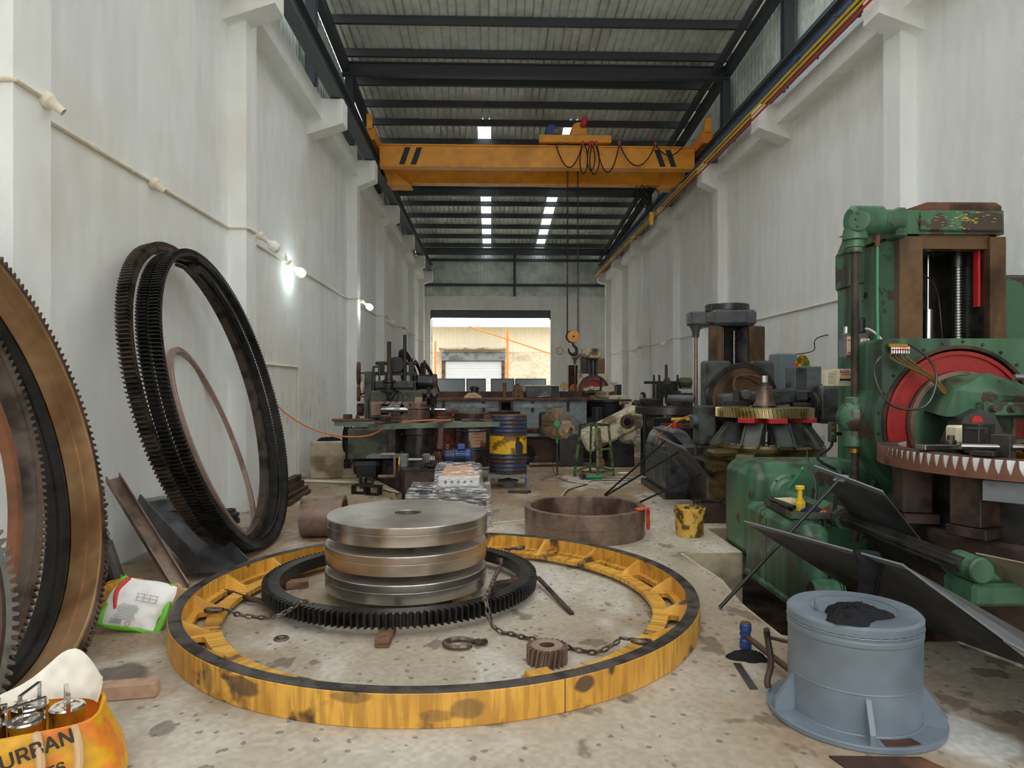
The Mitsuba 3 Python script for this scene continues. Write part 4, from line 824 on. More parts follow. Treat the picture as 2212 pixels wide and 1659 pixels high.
cr = t.p('crown', hull([(3.42, 5.94, 2.86), (4.36, 5.94, 2.86), (3.42, 7.0, 2.86), (4.36, 7.0, 2.86), (3.5, 5.92, 3.06), (4.34, 5.92, 3.06), (3.5, 7.0, 3.06), (4.34, 7.0, 3.06)]), 'm_green', 20)
sub(cr, 'front_plate', box(.72, .03, .17, (3.97, 5.915, 2.965), .012), 'm_green', 20, label='green front plate with scraped yellow paint')
sub(cr, 'cap', hull([(3.44, 5.96, 3.05), (4.33, 5.93, 3.05), (4.33, 5.93, 3.10), (3.68, 5.93, 3.13), (4.30, 5.96, 3.14), (3.44, 7.0, 3.05), (4.33, 7.0, 3.05), (3.68, 7.0, 3.13), (4.31, 7.0, 3.14)]), 'm_rust', 20, label='reddish brown top cap')
scr = []
for k in range(46):
    u = rnd.gauss(0, .13); scr.append(box(.006 + .03 * rnd.random(), .002, .002 + .004 * rnd.random(), (3.97 + u, 5.8995, 2.965 + rnd.gauss(0, .03))))
sub(cr, 'scraped_paint', j(*scr), 'm_yellow', False, label='scraped yellow paint flecks', kind='stuff')
gbx = t.p('bevel_gearbox', j(mv(cyl(.125, .30, b=.03, n=36), (3.02, 5.98, 2.98), ry=90), mv(cyl(.105, .18, n=30, b=.01), (3.3, 5.98, 2.97), ry=90), box(.1, .2, .26, (3.45, 6.0, 2.95), .02)), 'm_green', 35)
sub(gbx, 'cover_plate', mv(lathe([(0, 0), (.085, 0), (.085, .016), (.07, .02), (0, .02)], 30), (3.055, 5.865, 2.95), rx=90, rz=-38), 'm_green', 30)
for a in range(6): sub(gbx, 'cover_bolt', mv(bolt(.009, .012, (0, 0, 0)), (3.043 + .062 * math.cos(a * 1.047) * .79, 5.847 - .062 * math.cos(a * 1.047) * -.62 * .9, 2.95 + .062 * math.sin(a * 1.047)), rx=90, rz=-38), 'm_rustdark')
sub(gbx, 'neck', lathe([(0, 2.70), (.06, 2.70), (.06, 2.74), (.075, 2.745), (.075, 2.80), (.1, 2.81), (.1, 2.85), (.09, 2.9), (0, 2.92)], 32), 'm_green'); scene[[k for k in scene if k.endswith('bevel_gearbox__neck')][0]]['to_world'] = S4(TM((3.13, 5.97, 0)))
t.p('feed_shaft', cyl(.032, 2.5, (3.07, 5.97, .22), n=20), 'm_rustdark', label='long dark vertical shaft')
wg = t.p('worm_gearbox', j(mv(trimesh.creation.icosphere(3, .15), (3.07, 5.97, 1.28)), cyl(.1, .26, (3.07, 5.97, 1.02), b=.02), cyl(.075, .06, (3.07, 5.97, 1.4), b=.01)), 'm_green', 40)
sub(wg, 'worm_wheel', mv(gear(.085, .07, .02, .05, 26, .2), (3.22, 5.93, 1.26), ry=90), 'm_rust', 20)
sub(wg, 'flange', mv(ring(.11, .05, 0, .03, 32, .004), (3.19, 5.93, 1.26), ry=90), 'm_green')
sub(wg, 'nut', cyl(.05, .05, (3.07, 5.97, .98)), 'm_brass')
t.p('lube_pipe', tube([(3.275, 5.985, 2.80), (3.275, 5.985, 2.3), (3.278, 5.98, 1.9), (3.275, 5.98, 1.2)], .012, 8), 'm_greenlight'); t.p('pipe_cap', cyl(.022, .12, (3.275, 5.985, 2.76), n=14), 'm_rust')
t.p('lead_screw', mv(screw(.038, .048, .80, .026), (4.21, 6.32, 1.85)), 'm_steel', 30, label='threaded lead screw'); t.p('lead_screw_nut', lathe([(0, 2.64), (.05, 2.64), (.055, 2.66), (.055, 2.78), (.075, 2.785), (.075, 2.82), (0, 2.82)], 24), 'm_steeldark', M=TM((4.21, 6.32, 0)))
t.p('piston_rod', j(cyl(.014, .75, (3.93, 6.32, 2.0), n=14), cyl(.042, .45, (3.93, 6.32, 1.8), n=20)), 'm_bright', label='bright hydraulic rod')
t.p('balance_cable', tube([(3.67, 6.2, 2.7), (3.80, 6.2, 2.56), (3.92, 6.2, 2.45), (3.97, 6.2, 2.2), (4.0, 6.2, 1.9)], .006, 6, res=24), 'm_rustdark')
HXc, HZc = 3.74, 1.24
sad = unary_union([Polygon(arc_poly(HXc, HZc, .70, 0, 360, 90)[:-1]), sbox(3.10, 1.2, 4.50, 1.94).buffer(-.06).buffer(.06)])
sd = t.p('saddle', prism(sad.difference(Polygon(arc_poly(HXc, HZc, .63, 0, 360, 80)[:-1])), .38, 'xz', 5.60), 'm_green', 25)
sub(sd, 'rim_lip', disc_y(.645, 5.585, 5.62, HXc, HZc, 96, .004, .615), 'm_rustdark'); sub(sd, 'back', disc_y(.64, 5.80, 5.95, HXc, HZc, 64), 'm_oily')
for a in range(-10, 200, 14): sub(sd, 'rim_bolt', bolt(.013, .014, (HXc + .675 * math.cos(math.radians(a)), 5.60, HZc + .675 * math.sin(math.radians(a))), (0, -1, 0)), 'm_rustdark')
hd = t.p('swivel_head', disc_y(.60, 5.62, 5.80, HXc, HZc, 96, .006, .43), 'm_red', label='red ring of the swivel head')
sub(hd, 'outer_lip', disc_y(.60, 5.60, 5.64, HXc, HZc, 96, .003, .565), 'm_red')
sub(hd, 'hub', disc_y(.43, 5.56, 5.80, HXc, HZc, 72, .03), 'm_green'); sub(hd, 'hub_ring', disc_y(.435, 5.55, 5.6, HXc, HZc, 72, .003, .40), 'm_rolled')
hh = t.p('hob_head', hull([(3.42, 5.3, 1.32), (3.42, 5.6, 1.36), (3.5, 5.3, 1.52), (4.3, 5.3, 1.45), (4.35, 5.6, 1.45), (4.3, 5.35, 1.30), (3.9, 5.5, 1.66), (3.6, 5.56, 1.62), (4.2, 5.56, 1.58)]), 'm_green', 25)
sub(hh, 'clamp_bar', bx(3.66, 4.24, 5.2, 5.3, 1.33, 1.43, .008), 'm_green', 20)
for k in range(4): sub(hh, 'clamp_bolt', j(mv(lathe([(0, 0), (.034, 0), (.034, .008), (0, .008)], 24), (3.72 + .145 * k, 5.2, 1.38), rx=90), bolt(.022, .03, (3.72 + .145 * k, 5.195, 1.38), (0, -1, 0))), 'm_steeldark')
sub(hh, 'hub_bolt', j(mv(lathe([(0, 0), (.05, 0), (.05, .01), (0, .01)], 24), (3.95, 5.47, 1.56), rx=75), bolt(.03, .05, (3.95, 5.46, 1.56), (0, -1, .25))), 'm_steeldark')
bsup = t.p('arbor_support', prism(Polygon([(3.42, 1.12), (3.5, 1.32), (3.62, 1.38), (3.74, 1.33), (3.8, 1.22), (3.74, 1.08), (3.6, 1.02)]), .16, 'xz', 5.2), 'm_steeldark', 30)
for x, z, r_, a in ((3.545, 1.205, .035, 60), (3.60, 1.29, .042, 80)): sub(bsup, 'red_window', mv(lathe([(0, 0), (r_, 0), (r_, .006), (0, .006)], 20), (x, 5.2, z), rx=90), 'm_redpaint', label='red oval opening')
t.p('drive_spindle', j(mv(cyl(.075, .22, b=.01), (3.42, 5.1, 1.18), ry=90), mv(cyl(.05, .32, b=.01), (3.45, 5.12, 1.16), ry=90)), 'm_brownway'); t.p('spindle_clamp', box(.12, .14, .13, (3.38, 5.08, 1.2), .015), 'm_cream2')
t.p('arbor', mv(cyl(.04, .75, b=.005), (3.75, 5.05, 1.13), ry=90), 'm_steeldark')
hob = []
for r_ in range(6):
    for a in range(10):
        an = a * 36 + r_ * 8; hob.append(mv(prism([(.05, -.018), (.085, -.008), (.085, .008), (.05, .018)], .02, 'xz', -.01), (4.12 + .042 * r_, 5.05, 1.14), M=TM((4.12 + .042 * r_, 5.05, 1.14)) @ trimesh.transformations.rotation_matrix(math.radians(an), (1, 0, 0)) @ trimesh.transformations.rotation_matrix(PI / 2, (0, 0, 1)) @ TM((0, 0, 0), ry=-90)))
t.p('hob', j(mv(cyl(.055, .27), (4.10, 5.05, 1.14), ry=90), *hob), 'm_brass', 20, label='toothed brassy hob dripping with oil')
t.p('oil_tray', bx(3.85, 4.6, 4.95, 5.3, .98, 1.06, .01), 'm_oilamber', False, label='amber oil tray under the hob')
t.p('oil_stream', j(*[tube([(4.16 + .07 * k, 5.02, 1.42), (4.17 + .07 * k, 5.02, 1.3), (4.15 + .07 * k, 5.02, 1.2)], .004 if k != 1 else .025, 6) for k in range(4)]), 'm_oilamber', label='thin streams of cutting oil')
nz = t.p('coolant_nozzle', j(mv(box(.24, .1, .15, b=.01), (4.2, 4.95, 1.46), rz=-12, ry=6)), 'm_steeldark', 20)
sub(nz, 'elbow', tube([(3.85, 5.15, 1.62), (4.1, 5.1, 1.62), (4.19, 5.05, 1.62), (4.22, 5.02, 1.58), (4.22, 5.0, 1.5)], .024, 10, res=24), 'm_steel')
lb = t.p('lube_manifold', box(.18, .03, .03, (3.22, 5.56, 1.88), .003), 'm_brass', 20, label='brass lubrication manifold')
for k in range(8):
    x = 3.15 + .02 * k
    sub(lb, 'injector', j(cyl(.008, .05, (x, 5.55, 1.815), n=10), cyl(.011, .012, (x, 5.55, 1.852), n=10)), 'm_bright')
    sub(lb, 'injector_band', cyl(.0095, .01, (x, 5.55, 1.84), n=10), 'm_redpaint')
    sub(lb, 'tube', tube([(x, 5.55, 1.815), (x + .01, 5.5, 1.74), (3.38 + .008 * k, 5.45, 1.62), (3.46 + .008 * k, 5.42, 1.52), (3.58 + .01 * k, 5.36, 1.46)], .004, 6, res=18), 'm_brass' if k % 2 else 'm_rustdark')
t.p('hose', tube([(3.206, 5.42, 1.884), (3.330, 5.42, 1.802), (3.427, 5.42, 1.659), (3.402, 5.42, 1.481), (3.295, 5.42, 1.377), (3.099, 5.42, 1.392), (2.981, 5.42, 1.517), (2.935, 5.42, 1.695), (2.992, 5.42, 1.784), (3.14, 5.8, 1.86)], .009, 8, res=70), 'm_steeldark', label='dark flexible hose loop')
# table, work, base
TC = (3.9, 4.9)
bs = t.p('table_base', lathe([(0, -.3), (.84, -.3), (.84, .52), (.82, .55), (0, .55)], 96), 'm_rustdark', 30, M=TM((*TC, 0)), label='round brown table base')
t.p('bed', bx(3.3, 4.7, 4.6, 6.2, -.5, .3, .02), 'm_oily', False)
for a, r_, s in ((205, .86, .22), (240, .9, .2), (170, .9, .2), (285, .9, .2), (330, .9, .2)):
    M = TM((*TC, 0), rz=a)
    rs = t.p('riser', mv(j(box(s, .2, .33, (r_, 0, .81), .006), box(s + .04, .26, .07, (r_ - .02, 0, .605), .006)), M=M), 'm_rustdark', 20, label='dark brown block riser')
for a in (222, 258, 300, 20, 100):
    M = TM((*TC, 0), rz=a)
    br = t.p('bracket', mv(j(prism([(.35, .62), (.98, .86), (.98, .96), (.3, .96)], .05, 'xz', -.025), box(.05, .34, .13, (.985, 0, .90), .004), box(.5, .3, .03, (.62, 0, .945))), M=M), 'm_grey', 20, label='grey cast work support bracket')
    sub(br, 'slot', mv(box(.01, .035, .06, (1.008, .08, .90)), M=M), 'm_hole_shade', False)
t.p('added_dark_skirt', lathe([(.74, .55), (.76, .55), (.76, .95), (.74, .95), (.74, .55)], 64), 'm_oily', 30, M=TM((*TC, 0)))  # added dark cylinder, hides the red head seen below the gear
t.p('work_table', lathe([(.25, .95), (.9, .95), (.9, .985), (.25, .985), (.25, .95)], 72), 'm_oily', 30, M=TM((*TC, 0)))
for a, L, w, z, mm in ((188, .42, .10, 1.135, 'm_steel'), (212, .30, .14, 1.13, 'm_oily'), (244, .46, .2, 1.13, 'm_oily'), (268, .4, .2, 1.13, 'm_oily')):
    M = TM((*TC, 0), rz=a)
    cp = t.p('clamp_plate', mv(box(L, w, .035, (.92 - L / 2 + .1, 0, z), .004), M=M), mm, 20)
    sub(cp, 'clamp_bolt', mv(j(cyl(.035, .03, (.78, 0, z + .017), b=.004), bolt(.024, .035, (.78, 0, z + .045))), M=M), 'm_steeldark')
for a, r_, z0, z1, s in ((203, .80, 1.11, 1.28, .10), (216, .86, .86, 1.25, .11), (250, .55, 1.14, 1.3, .16), (192, .6, 1.11, 1.3, .14)):
    t.p('stop_block', mv(box(s, s, z1 - z0, (r_, 0, (z0 + z1) / 2), .005), M=TM((*TC, 0), rz=a)), 'm_oily', 20)
t.p('adjusting_bolt', j(rod((2.95, 4.43, 1.17), (3.3, 4.35, 1.17), .02, 12), rod((3.3, 4.35, 1.17), (3.36, 4.335, 1.17), .035, 6)), 'm_steel')
t.p('cabinet', bx(4.74, 5.12, 6.6, 7.2, -.3, 2.62, .03), 'm_green', 20, label='green cabinet behind the column')
# the gear being cut: brown blank with bright tapered gashes
t = Thing('gear_blank', 'large brown gear blank with bright white tooth gashes on the green machine table', 'gear ring', M=TM((TC[0] + .06, TC[1], .98)))
t.p('body', lathe([(.93, 0), (1.068, 0), (1.077, .006), (1.077, .014), (1.062, .016), (1.062, .118), (1.058, .125), (.93, .125), (.93, 0)], 216), 'm_gash', 30, label='bright cut metal')
NT = 108; V = []; F = []
for k in range(NT):
    def add(poly):
        o = len(V)
        for (f, z) in poly:
            a = (k + f) * 2 * PI / NT
            for r_ in (1.058, 1.077): V.append((r_ * math.cos(a), r_ * math.sin(a), z))
        n = len(poly)
        for i in range(1, n - 1): F.extend([(o + 1, o + 2 * i + 1, o + 2 * i + 3), (o, o + 2 * i + 2, o + 2 * i)])
        for i in range(n): i2 = (i + 1) % n; F.extend([(o + 2 * i, o + 2 * i2, o + 2 * i2 + 1), (o + 2 * i, o + 2 * i2 + 1, o + 2 * i + 1)])
    add([(0.34, .125), (.26, .06), (.10, .03), (-.10, .03), (-.26, .06), (-.34, .125)][::-1] if False else [(-.10, .125), (-.15, .08), (-.28, .045), (-.5, .028), (.5, .028), (.28, .045), (.15, .08), (.10, .125)])
gm = trimesh.Trimesh(A(V), F, process=False)
if gm.volume < 0: gm.invert()
t.p('top_band', ring(1.060, .932, .124, .127, 216), 'm_rustdark', False, label='dark top face')
t.p('lower_band', ring(1.0785, 1.05, -.002, .03, 216), 'm_rust', False, label='brown lower band')
t.p('teeth', gm, 'm_rust', False, label='brown uncut tooth faces')
# boxes on the column
t = Thing('switch_box', 'small grey switch box with black lamp on the side of the green machine', 'switch box', M=SUBM)
t.p('body', bx(3.06, 3.32, 6.12, 6.24, 1.80, 2.02, .012), 'm_grey', 20); t.p('label', j(bx(3.075, 3.115, 6.115, 6.119, 1.83, 1.99)), 'm_cream2', False); t.p('name_label', bx(3.2, 3.28, 6.115, 6.119, 1.93, 1.97), 'm_white', False)
t.p('red_print', j(bx(3.21, 3.27, 6.112, 6.116, 1.955, 1.963), bx(3.21, 3.27, 6.112, 6.116, 1.938, 1.944), bx(3.08, 3.11, 6.112, 6.116, 1.95, 1.962), bx(3.08, 3.11, 6.112, 6.116, 1.84, 1.85)), 'm_redprint', False)
t.p('lever', bx(3.12, 3.14, 6.09, 6.12, 1.84, 1.98), 'm_black', False); t.p('lamp', cyl(.04, .14, (3.23, 6.18, 2.02), b=.012), 'm_black'); t.p('cable_gland', cyl(.02, .06, (3.10, 6.18, 2.02)), 'm_bright'); t.p('lock', cyl(.012, .01, (3.22, 6.11, 1.83), 'y'), 'm_bright')
t.p('cable', tube([(3.26, 6.15, 2.06), (3.31, 6.05, 2.0), (3.34, 5.95, 1.88), (3.33, 5.92, 1.8)], .01, 8, res=20), 'm_pvc'); t.p('lead', j(tube([(3.22, 6.15, 1.8), (3.25, 6.12, 1.6), (3.2, 6.1, 1.42)], .006, 6, res=14), tube([(3.28, 6.12, 2.0), (3.29, 6.08, 1.7), (3.21, 6.06, 1.4)], .006, 6, res=14)), 'm_rubber')
t = Thing('control_box', 'cream control box with red lettered name plate on the left side of the green machine', 'control box', M=SUBM)
t.p('body', j(bx(3.13, 3.38, 6.40, 6.5, 1.55, 1.71, .006), bx(3.04, 3.13, 6.42, 6.5, 1.55, 1.70, .006)), 'm_cream2', 20)
sg = t.p('sign', bx(3.145, 3.29, 6.394, 6.40, 1.595, 1.70), 'm_white', False, label='white sign with red lettering')
sub(sg, 'lettering', mv(meshkit.text_mesh('MARUTI', .026, .002, True), (3.152, 6.393, 1.668), rx=90), 'm_redprint', False); sub(sg, 'small_lettering', mv(meshkit.text_mesh('ENTERPRISE', .013, .002, True), (3.16, 6.393, 1.648), rx=90), 'm_redprint', False)
sub(sg, 'yellow_band', bx(3.15, 3.285, 6.391, 6.394, 1.624, 1.640), 'm_yellow', False); sub(sg, 'black_band', bx(3.15, 3.285, 6.391, 6.394, 1.600, 1.618), 'm_black', False)
t.p('side_note', j(*[bx(3.055, 3.11, 6.415, 6.42, 1.58 + .02 * k, 1.585 + .02 * k) for k in range(5)]), 'm_printgrey', False)
t = Thing('push_button_station', 'narrow push button box with red and green buttons at the left of the green machine', 'switch'); t.p('body', bx(3.08, 3.14, 6.3, 6.36, 1.04, 1.22, .006), 'm_greenold', 20); t.p('red_button', cyl(.012, .012, (3.10, 6.29, 1.17), 'y', 12), 'm_redpaint'); t.p('green_button', cyl(.012, .012, (3.10, 6.29, 1.12), 'y', 12), 'm_greenlight'); t.p('cable', j(tube([(3.11, 6.33, 1.04), (3.02, 6.3, .95), (2.95, 6.28, .9), (3.1, 6.25, .8)], .012, 6, res=20), bx(3.13, 3.46, 6.33, 6.36, 1.1, 1.13)), 'm_rubber')
SUBM = None
# ---------------------------------------------------------------- green drive unit in the pit
t = Thing('drive_unit', 'green rounded gear cover and motor drive standing in the pit beside the green machine', 'gearbox')
cv = t.p('cover', rbox(.24, 1.2, .66, .09, (2.42, 5.76, .185)), 'm_green', 30, label='long green lower cover')
sub(cv, 'foot_moulding', bx(2.285, 2.54, 5.2, 6.3, -.15, -.08, .02), 'm_green', 20); sub(cv, 'seam', bx(2.298, 2.302, 5.82, 5.828, -.1, .44), 'm_oily', False)
sub(cv, 'patch', mv(cyl(.03, .004), (2.298, 6.0, .05), ry=90), 'm_rust')
hs = t.p('housing', mv(rbox(1.25, .75, .95, .16, (0, 0, 0), 14), (2.99, 6.78, .36)), 'm_green', 35)
sub(hs, 'flange', mv(lathe([(0, 0), (.17, 0), (.17, .02), (.15, .03), (.13, .03), (.1, .05), (0, .05)], 48), (2.73, 6.41, .575), rx=90), 'm_green')
for a in range(6): sub(hs, 'flange_bolt', bolt(.012, .012, (2.73 + .155 * math.cos(a * 1.047 + .3), 6.39, .575 + .155 * math.sin(a * 1.047 + .3)), (0, -1, 0)), 'm_rustdark')
sub(hs, 'lever', j(rod((2.72, 6.36, .62), (2.80, 6.25, .80), .010, 8), mv(trimesh.creation.icosphere(2, .018), (2.80, 6.25, .805))), 'm_greenlight')
sub(hs, 'hinge', box(.02, .05, .06, (2.39, 6.42, .55), .004), 'm_rustdark')
sh = t.p('drive_shaft', j(rod((2.73, 6.4, .535), (2.73, 5.4, .53), .06, 24), rod((2.73, 5.75, .53), (2.73, 5.35, .53), .085, 28)), 'm_green', 30)
sub(sh, 'spindle', rod((2.73, 5.4, .53), (2.73, 3.98, .525), .045, 24), 'm_oily', 30, label='dark oily splined shaft')
sub(sh, 'splines', j(*[rod((2.73 + .044 * math.cos(a), 5.38, .528 + .044 * math.sin(a)), (2.73 + .044 * math.cos(a), 4.0, .524 + .044 * math.sin(a)), .008, 6) for a in np.linspace(0, 2 * PI, 10, endpoint=False)]), 'm_oily', 30)
sub(sh, 'valve', j(cyl(.02, .16, (2.64, 5.5, .34)), rod((2.6, 5.5, .42), (2.7, 5.5, .42), .016)), 'm_greenold')
t.p('end_bearing', j(mv(cyl(.075, .22, b=.01, n=32), (2.78, 4.12, .51), rx=90), bx(2.74, 3.3, 3.92, 4.2, .3, .43, .02)), 'm_green', 30)
lv = t.p('hand_lever', rod((2.66, 5.42, .46), (2.70, 5.38, .86), .014, 10), 'm_black'); sub(lv, 'knob', mv(trimesh.creation.icosphere(2, .03), (2.70, 5.38, .88)), 'm_black', 40)
t.p('conduit', tube([(2.66, 5.8, .50), (2.76, 5.9, .62), (2.84, 6.1, .75), (2.88, 6.3, .85), (2.9, 6.36, .98)], .009, 6, res=20), 'm_steeldark')
mt = t.p('motor', j(cyl(.085, .2, (2.33, 5.06, .06), 'x', 28, .02)), 'm_green', 30); sub(mt, 'fins', j(*[mv(ring(.09, .06, 0, .006, 28), (2.44 + .02 * k, 5.06, .06), ry=90) for k in range(6)]), 'm_green'); sub(mt, 'fan_cover', mv(cyl(.07, .004), (2.327, 5.06, .06), ry=90), 'm_black')
# tray with tools on the cover
t = Thing('tool_tray', 'dark green metal tray of tools on top of the green drive cover', 'tray', M=TM((2.50, 5.72, .522), rz=-4))
t.p('shell', j(box(.30, .66, .006, (0, 0, .003)), box(.30, .006, .05, (0, .33, .028)), box(.30, .006, .05, (0, -.33, .028)), box(.006, .66, .05, (.15, 0, .028)), box(.006, .66, .05, (-.15, 0, .028))), 'm_greenold', False)
one('hydraulic_jack', mv(j(cyl(.036, .07, b=.004), cyl(.03, .03, (0, 0, .07)), cyl(.02, .08, (0, 0, .095)), cyl(.036, .03, (0, 0, .175), b=.004)), (2.54, 5.72, .528)), 'm_yellow', 'small yellow screw jack standing in the tool tray', 'jack')
one('rag', rag((2.55, 5.56, .53), .10, .07, .05, 12, 20), 'm_ragnavy', 'navy blue rag in the tool tray on the green cover', 'cloth')
one('rag', rag((2.60, 5.43, .53), .05, .04, .05, 13, 16), 'm_orange', 'bright orange rag at the near end of the tool tray', 'cloth')
one('parts_box', mv(j(box(.16, .2, .004, (0, 0, .002)), box(.16, .004, .06, (0, .1, .03)), box(.16, .004, .06, (0, -.1, .03)), box(.004, .2, .06, (.08, 0, .03)), box(.004, .2, .06, (-.08, 0, .03))), (2.53, 5.9, .53), rz=10), 'm_cream2', 'cream open parts box at the far end of the tool tray', 'box', smooth=False)
one('socket_tube', j(rod((2.38, 5.95, .585), (2.44, 5.6, .575), .02, 14), rod((2.41, 5.8, .56), (2.44, 5.66, .56), .028, 14)), 'm_steeldark', 'grey steel socket tube along the left of the tool tray', 'tube')
one('holder_block', mv(box(.06, .12, .05, (0, 0, .025), .004), (2.41, 5.72, .53), rz=12), 'm_oily', 'black tool holder block in the tool tray', 'block')
# ---------------------------------------------------------------- splash plates (sheets propped up round the tables)
def plate(name, P, th, mm, label, edge=None, edgepts=None):
    P = A(P); n = np.cross(P[1] - P[0], P[-1] - P[0]); n /= np.linalg.norm(n); k = len(P)
    V = np.vstack([P + n * th / 2, P - n * th / 2]); F = []
    for i in range(1, k - 1): F += [(0, i, i + 1), (k, k + i + 1, k + i)]
    for i in range(k): i2 = (i + 1) % k; F += [(i, k + i, k + i2), (i, k + i2, i2)]
    m = trimesh.Trimesh(V, F, process=False); m.fix_normals()
    t = Thing(name, label, 'sheet metal'); t.p('sheet', m, mm, False)
    if edgepts: t.p('edge_strip', j(*[bar(a, b, .05, .01, n) for a, b in zip(edgepts, edgepts[1:])]), edge or 'm_plateedge', False, label='lighter folded edge')
    return t
e0, e1, e2, e3 = (1.784, 4.87, .60), (2.174, 3.627, .61), (2.20, 2.92, .47), (2.26, 2.5, .42)
plate('splash_plate', [e0, e1, (2.95, 3.7, .03), (2.72, 4.65, .0)], .008, 'm_plate', 'big dark steel splash plate sloping behind the grey pedestal, with a black cloth', None, [e0, e1])
plate('splash_plate', [e1, e2, e3, (3.10, 2.6, .02), (3.05, 3.7, .02)], .008, 'm_plate', 'dark steel splash plate folded down to the right of the grey pedestal', None, [e1, e2, e3])
plate('splash_plate', [(2.78, 3.96, .60), (3.10, 3.10, .62), (3.5, 3.2, .2), (3.3, 4.1, .15)], .008, 'm_platetan', 'tan brushed splash plate behind the folded plate at the right edge')
plate('splash_plate', [(2.43, 5.20, .945), (2.62, 4.62, .84), (3.15, 4.75, .25), (3.1, 5.5, .2)], .008, 'm_plate', 'dark splash plate with a pale edge under the gear blank of the green machine', None, [(2.43, 5.20, .945), (2.62, 4.62, .84)])
t = Thing('prop_rod', 'long thin black rod propping the splash plate beside the green drive unit', 'rod'); t.p('rod', rod((1.592, 4.86, .012), (2.50, 4.98, .885), .013, 10), 'm_black'); t.p('foot_plate', mv(box(.07, .09, .012), (2.51, 4.98, .893), rz=20, ry=-35), 'm_plateedge', False)
one('rag', cloth(lambda u, v: (2.065 + .10 * u * (1 - .4 * v) + .02 * v - .03 * math.sin(7 * u), 3.95 - .13 * u * (1 - .5 * v) - .045 * min(1, v * 6), (.635 - .012 * (v > .05)) - .25 * max(0, v - .05) - .02 * abs(u - .5)), 14, 18, .007, 5, .012, 20), 'm_ragblack', 'black cloth hanging over the edge of the big splash plate', 'cloth')
# ================================================================ GREY HOBBING MACHINE AND CREAM HOBBING MACHINE
def hobber(t, body, side, way, headm, redm, capdisc=True):
    """local: x right, y back, z up; origin under the middle of the column front; about 2.7 m tall"""
    c = t.p('column', j(bx(-.375, -.2, 0, .7, 0, 2.36, .015), bx(.17, .375, 0, .7, 0, 2.36, .015), bx(-.37, .37, .5, .7, 0, 2.36)), side, 20)
    sub_ = lambda n, m, mm, l=None: t.p(n, m, mm, 30, parent=c, label=l)
    sub_('lining', bx(-.2, .17, .47, .5, .3, 2.34), 'm_oily', 'dark inside of the column')
    for zz in (1.95, 1.7): sub_('hole', mv(cyl(.035, .01), (-.38, .3, zz), ry=90), 'm_hole_shade')
    for xa, xb in ((-.38, -.195), (.165, .38)): t.p('slideway', j(bx(xa, xb, -.04, .02, .5, 2.34, .004), bx(xa + .1, xa + .11, -.046, -.03, .5, 2.34)), way, 20, label='brown slideway')
    t.p('lead_screw', mv(screw(.024, .032, .55, .02, 16), (.05, .22, 1.75)), 'm_steel'); t.p('guide_rod', cyl(.015, .6, (-.1, .22, 1.75), n=12), 'm_steeldark')
    t.p('counter_chain', j(*[ring_ for k in range(16) for ring_ in [box(.03, .012, .022, (.155, .3, 1.8 + .033 * k)), box(.03, .012, .022, (-.185, .3, 1.8 + .033 * k))]]), 'm_rustdark', False)
    hd = t.p('crown', j(bx(-.33, .27, -.06, .66, 2.36, 2.57, .035), bx(.0, .13, -.09, 0, 2.38, 2.56, .02)), body, 20)
    if capdisc: t.p('top_drum', mv(cyl(.30, .1, b=.01, n=48), (-.02, .3, 2.57)), headm)
    g = t.p('bevel_gearbox', j(bx(-.64, -.42, -.1, .14, 2.36, 2.54, .02), bx(-.45, -.3, -.05, .1, 2.4, 2.5), mv(lathe([(0, 0), (.045, 0), (.05, .08), (.09, .16), (0, .16)], 24), (-.54, .02, 2.2))), body, 25)
    t.p('cover_bolts', j(mv(cyl(.035, .01), (-.645, .02, 2.45), ry=90)), 'm_steeldark', parent=g)
    t.p('feed_shaft', cyl(.026, 2.0, (-.54, .02, .22), n=14), 'm_rolled')
    for xa, xb in ((-.46, -.12), (.14, .46)): t.p('shoulder', bx(xa, xb, -.18, .1, 1.25, 1.88, .03), body, 20)
    t.p('saddle', disc_y(.46, -.22, .05, 0, 1.38, 64), body); s = t.p('swivel_rim', disc_y(.47, -.26, -.18, 0, 1.38, 72, .004, .40), 'm_oily')
    t.p('swivel_disc', disc_y(.41, -.25, -.2, 0, 1.38, 64, .004), redm); t.p('swivel_ring', disc_y(.33, -.27, -.22, 0, 1.38, 64, .004, .27), redm)
    hh = t.p('hob_head', j(mv(box(.95, .28, .2, b=.03), (.12, -.42, 1.38), ry=-5), mv(cyl(.06, .2, b=.015), (-.1, -.5, 1.44), rx=90)), body, 25)
    t.p('head_bar', mv(box(.5, .06, .08, b=.006), (-.1, -.58, 1.33), ry=-4), 'm_oily', 20, parent=hh)
    for k in range(5): t.p('head_bolt', bolt(.018, .03, (-.28 + .09 * k, -.61, 1.33 + .007 * k), (0, -1, 0)), 'm_steeldark', parent=hh)
    t.p('coolant_pipe', tube([(.2, -.45, 1.55), (.1, -.5, 1.66), (-.1, -.52, 1.68), (-.2, -.52, 1.62), (-.2, -.52, 1.48)], .017, 8, res=24), 'm_rust'); t.p('nozzle', lathe([(0, 0), (.075, 0), (.05, .12), (0, .12)], 4), headm, False, M=TM((-.18, -.55, 1.36)))
    return c
t = Thing('gear_hobbing_machine', 'dark grey gear hobbing machine with round top drum standing behind the green one', 'gear cutting machine', M=TM((3.30, 9.4, 0)))
hobber(t, 'm_darkgrey', 'm_grey', 'm_brownway', 'm_oily', 'm_brownway')
t.p('side_film', bx(-.386, -.378, .0, .69, .75, 2.33), 'm_film', False, label='shiny foil on the column side')
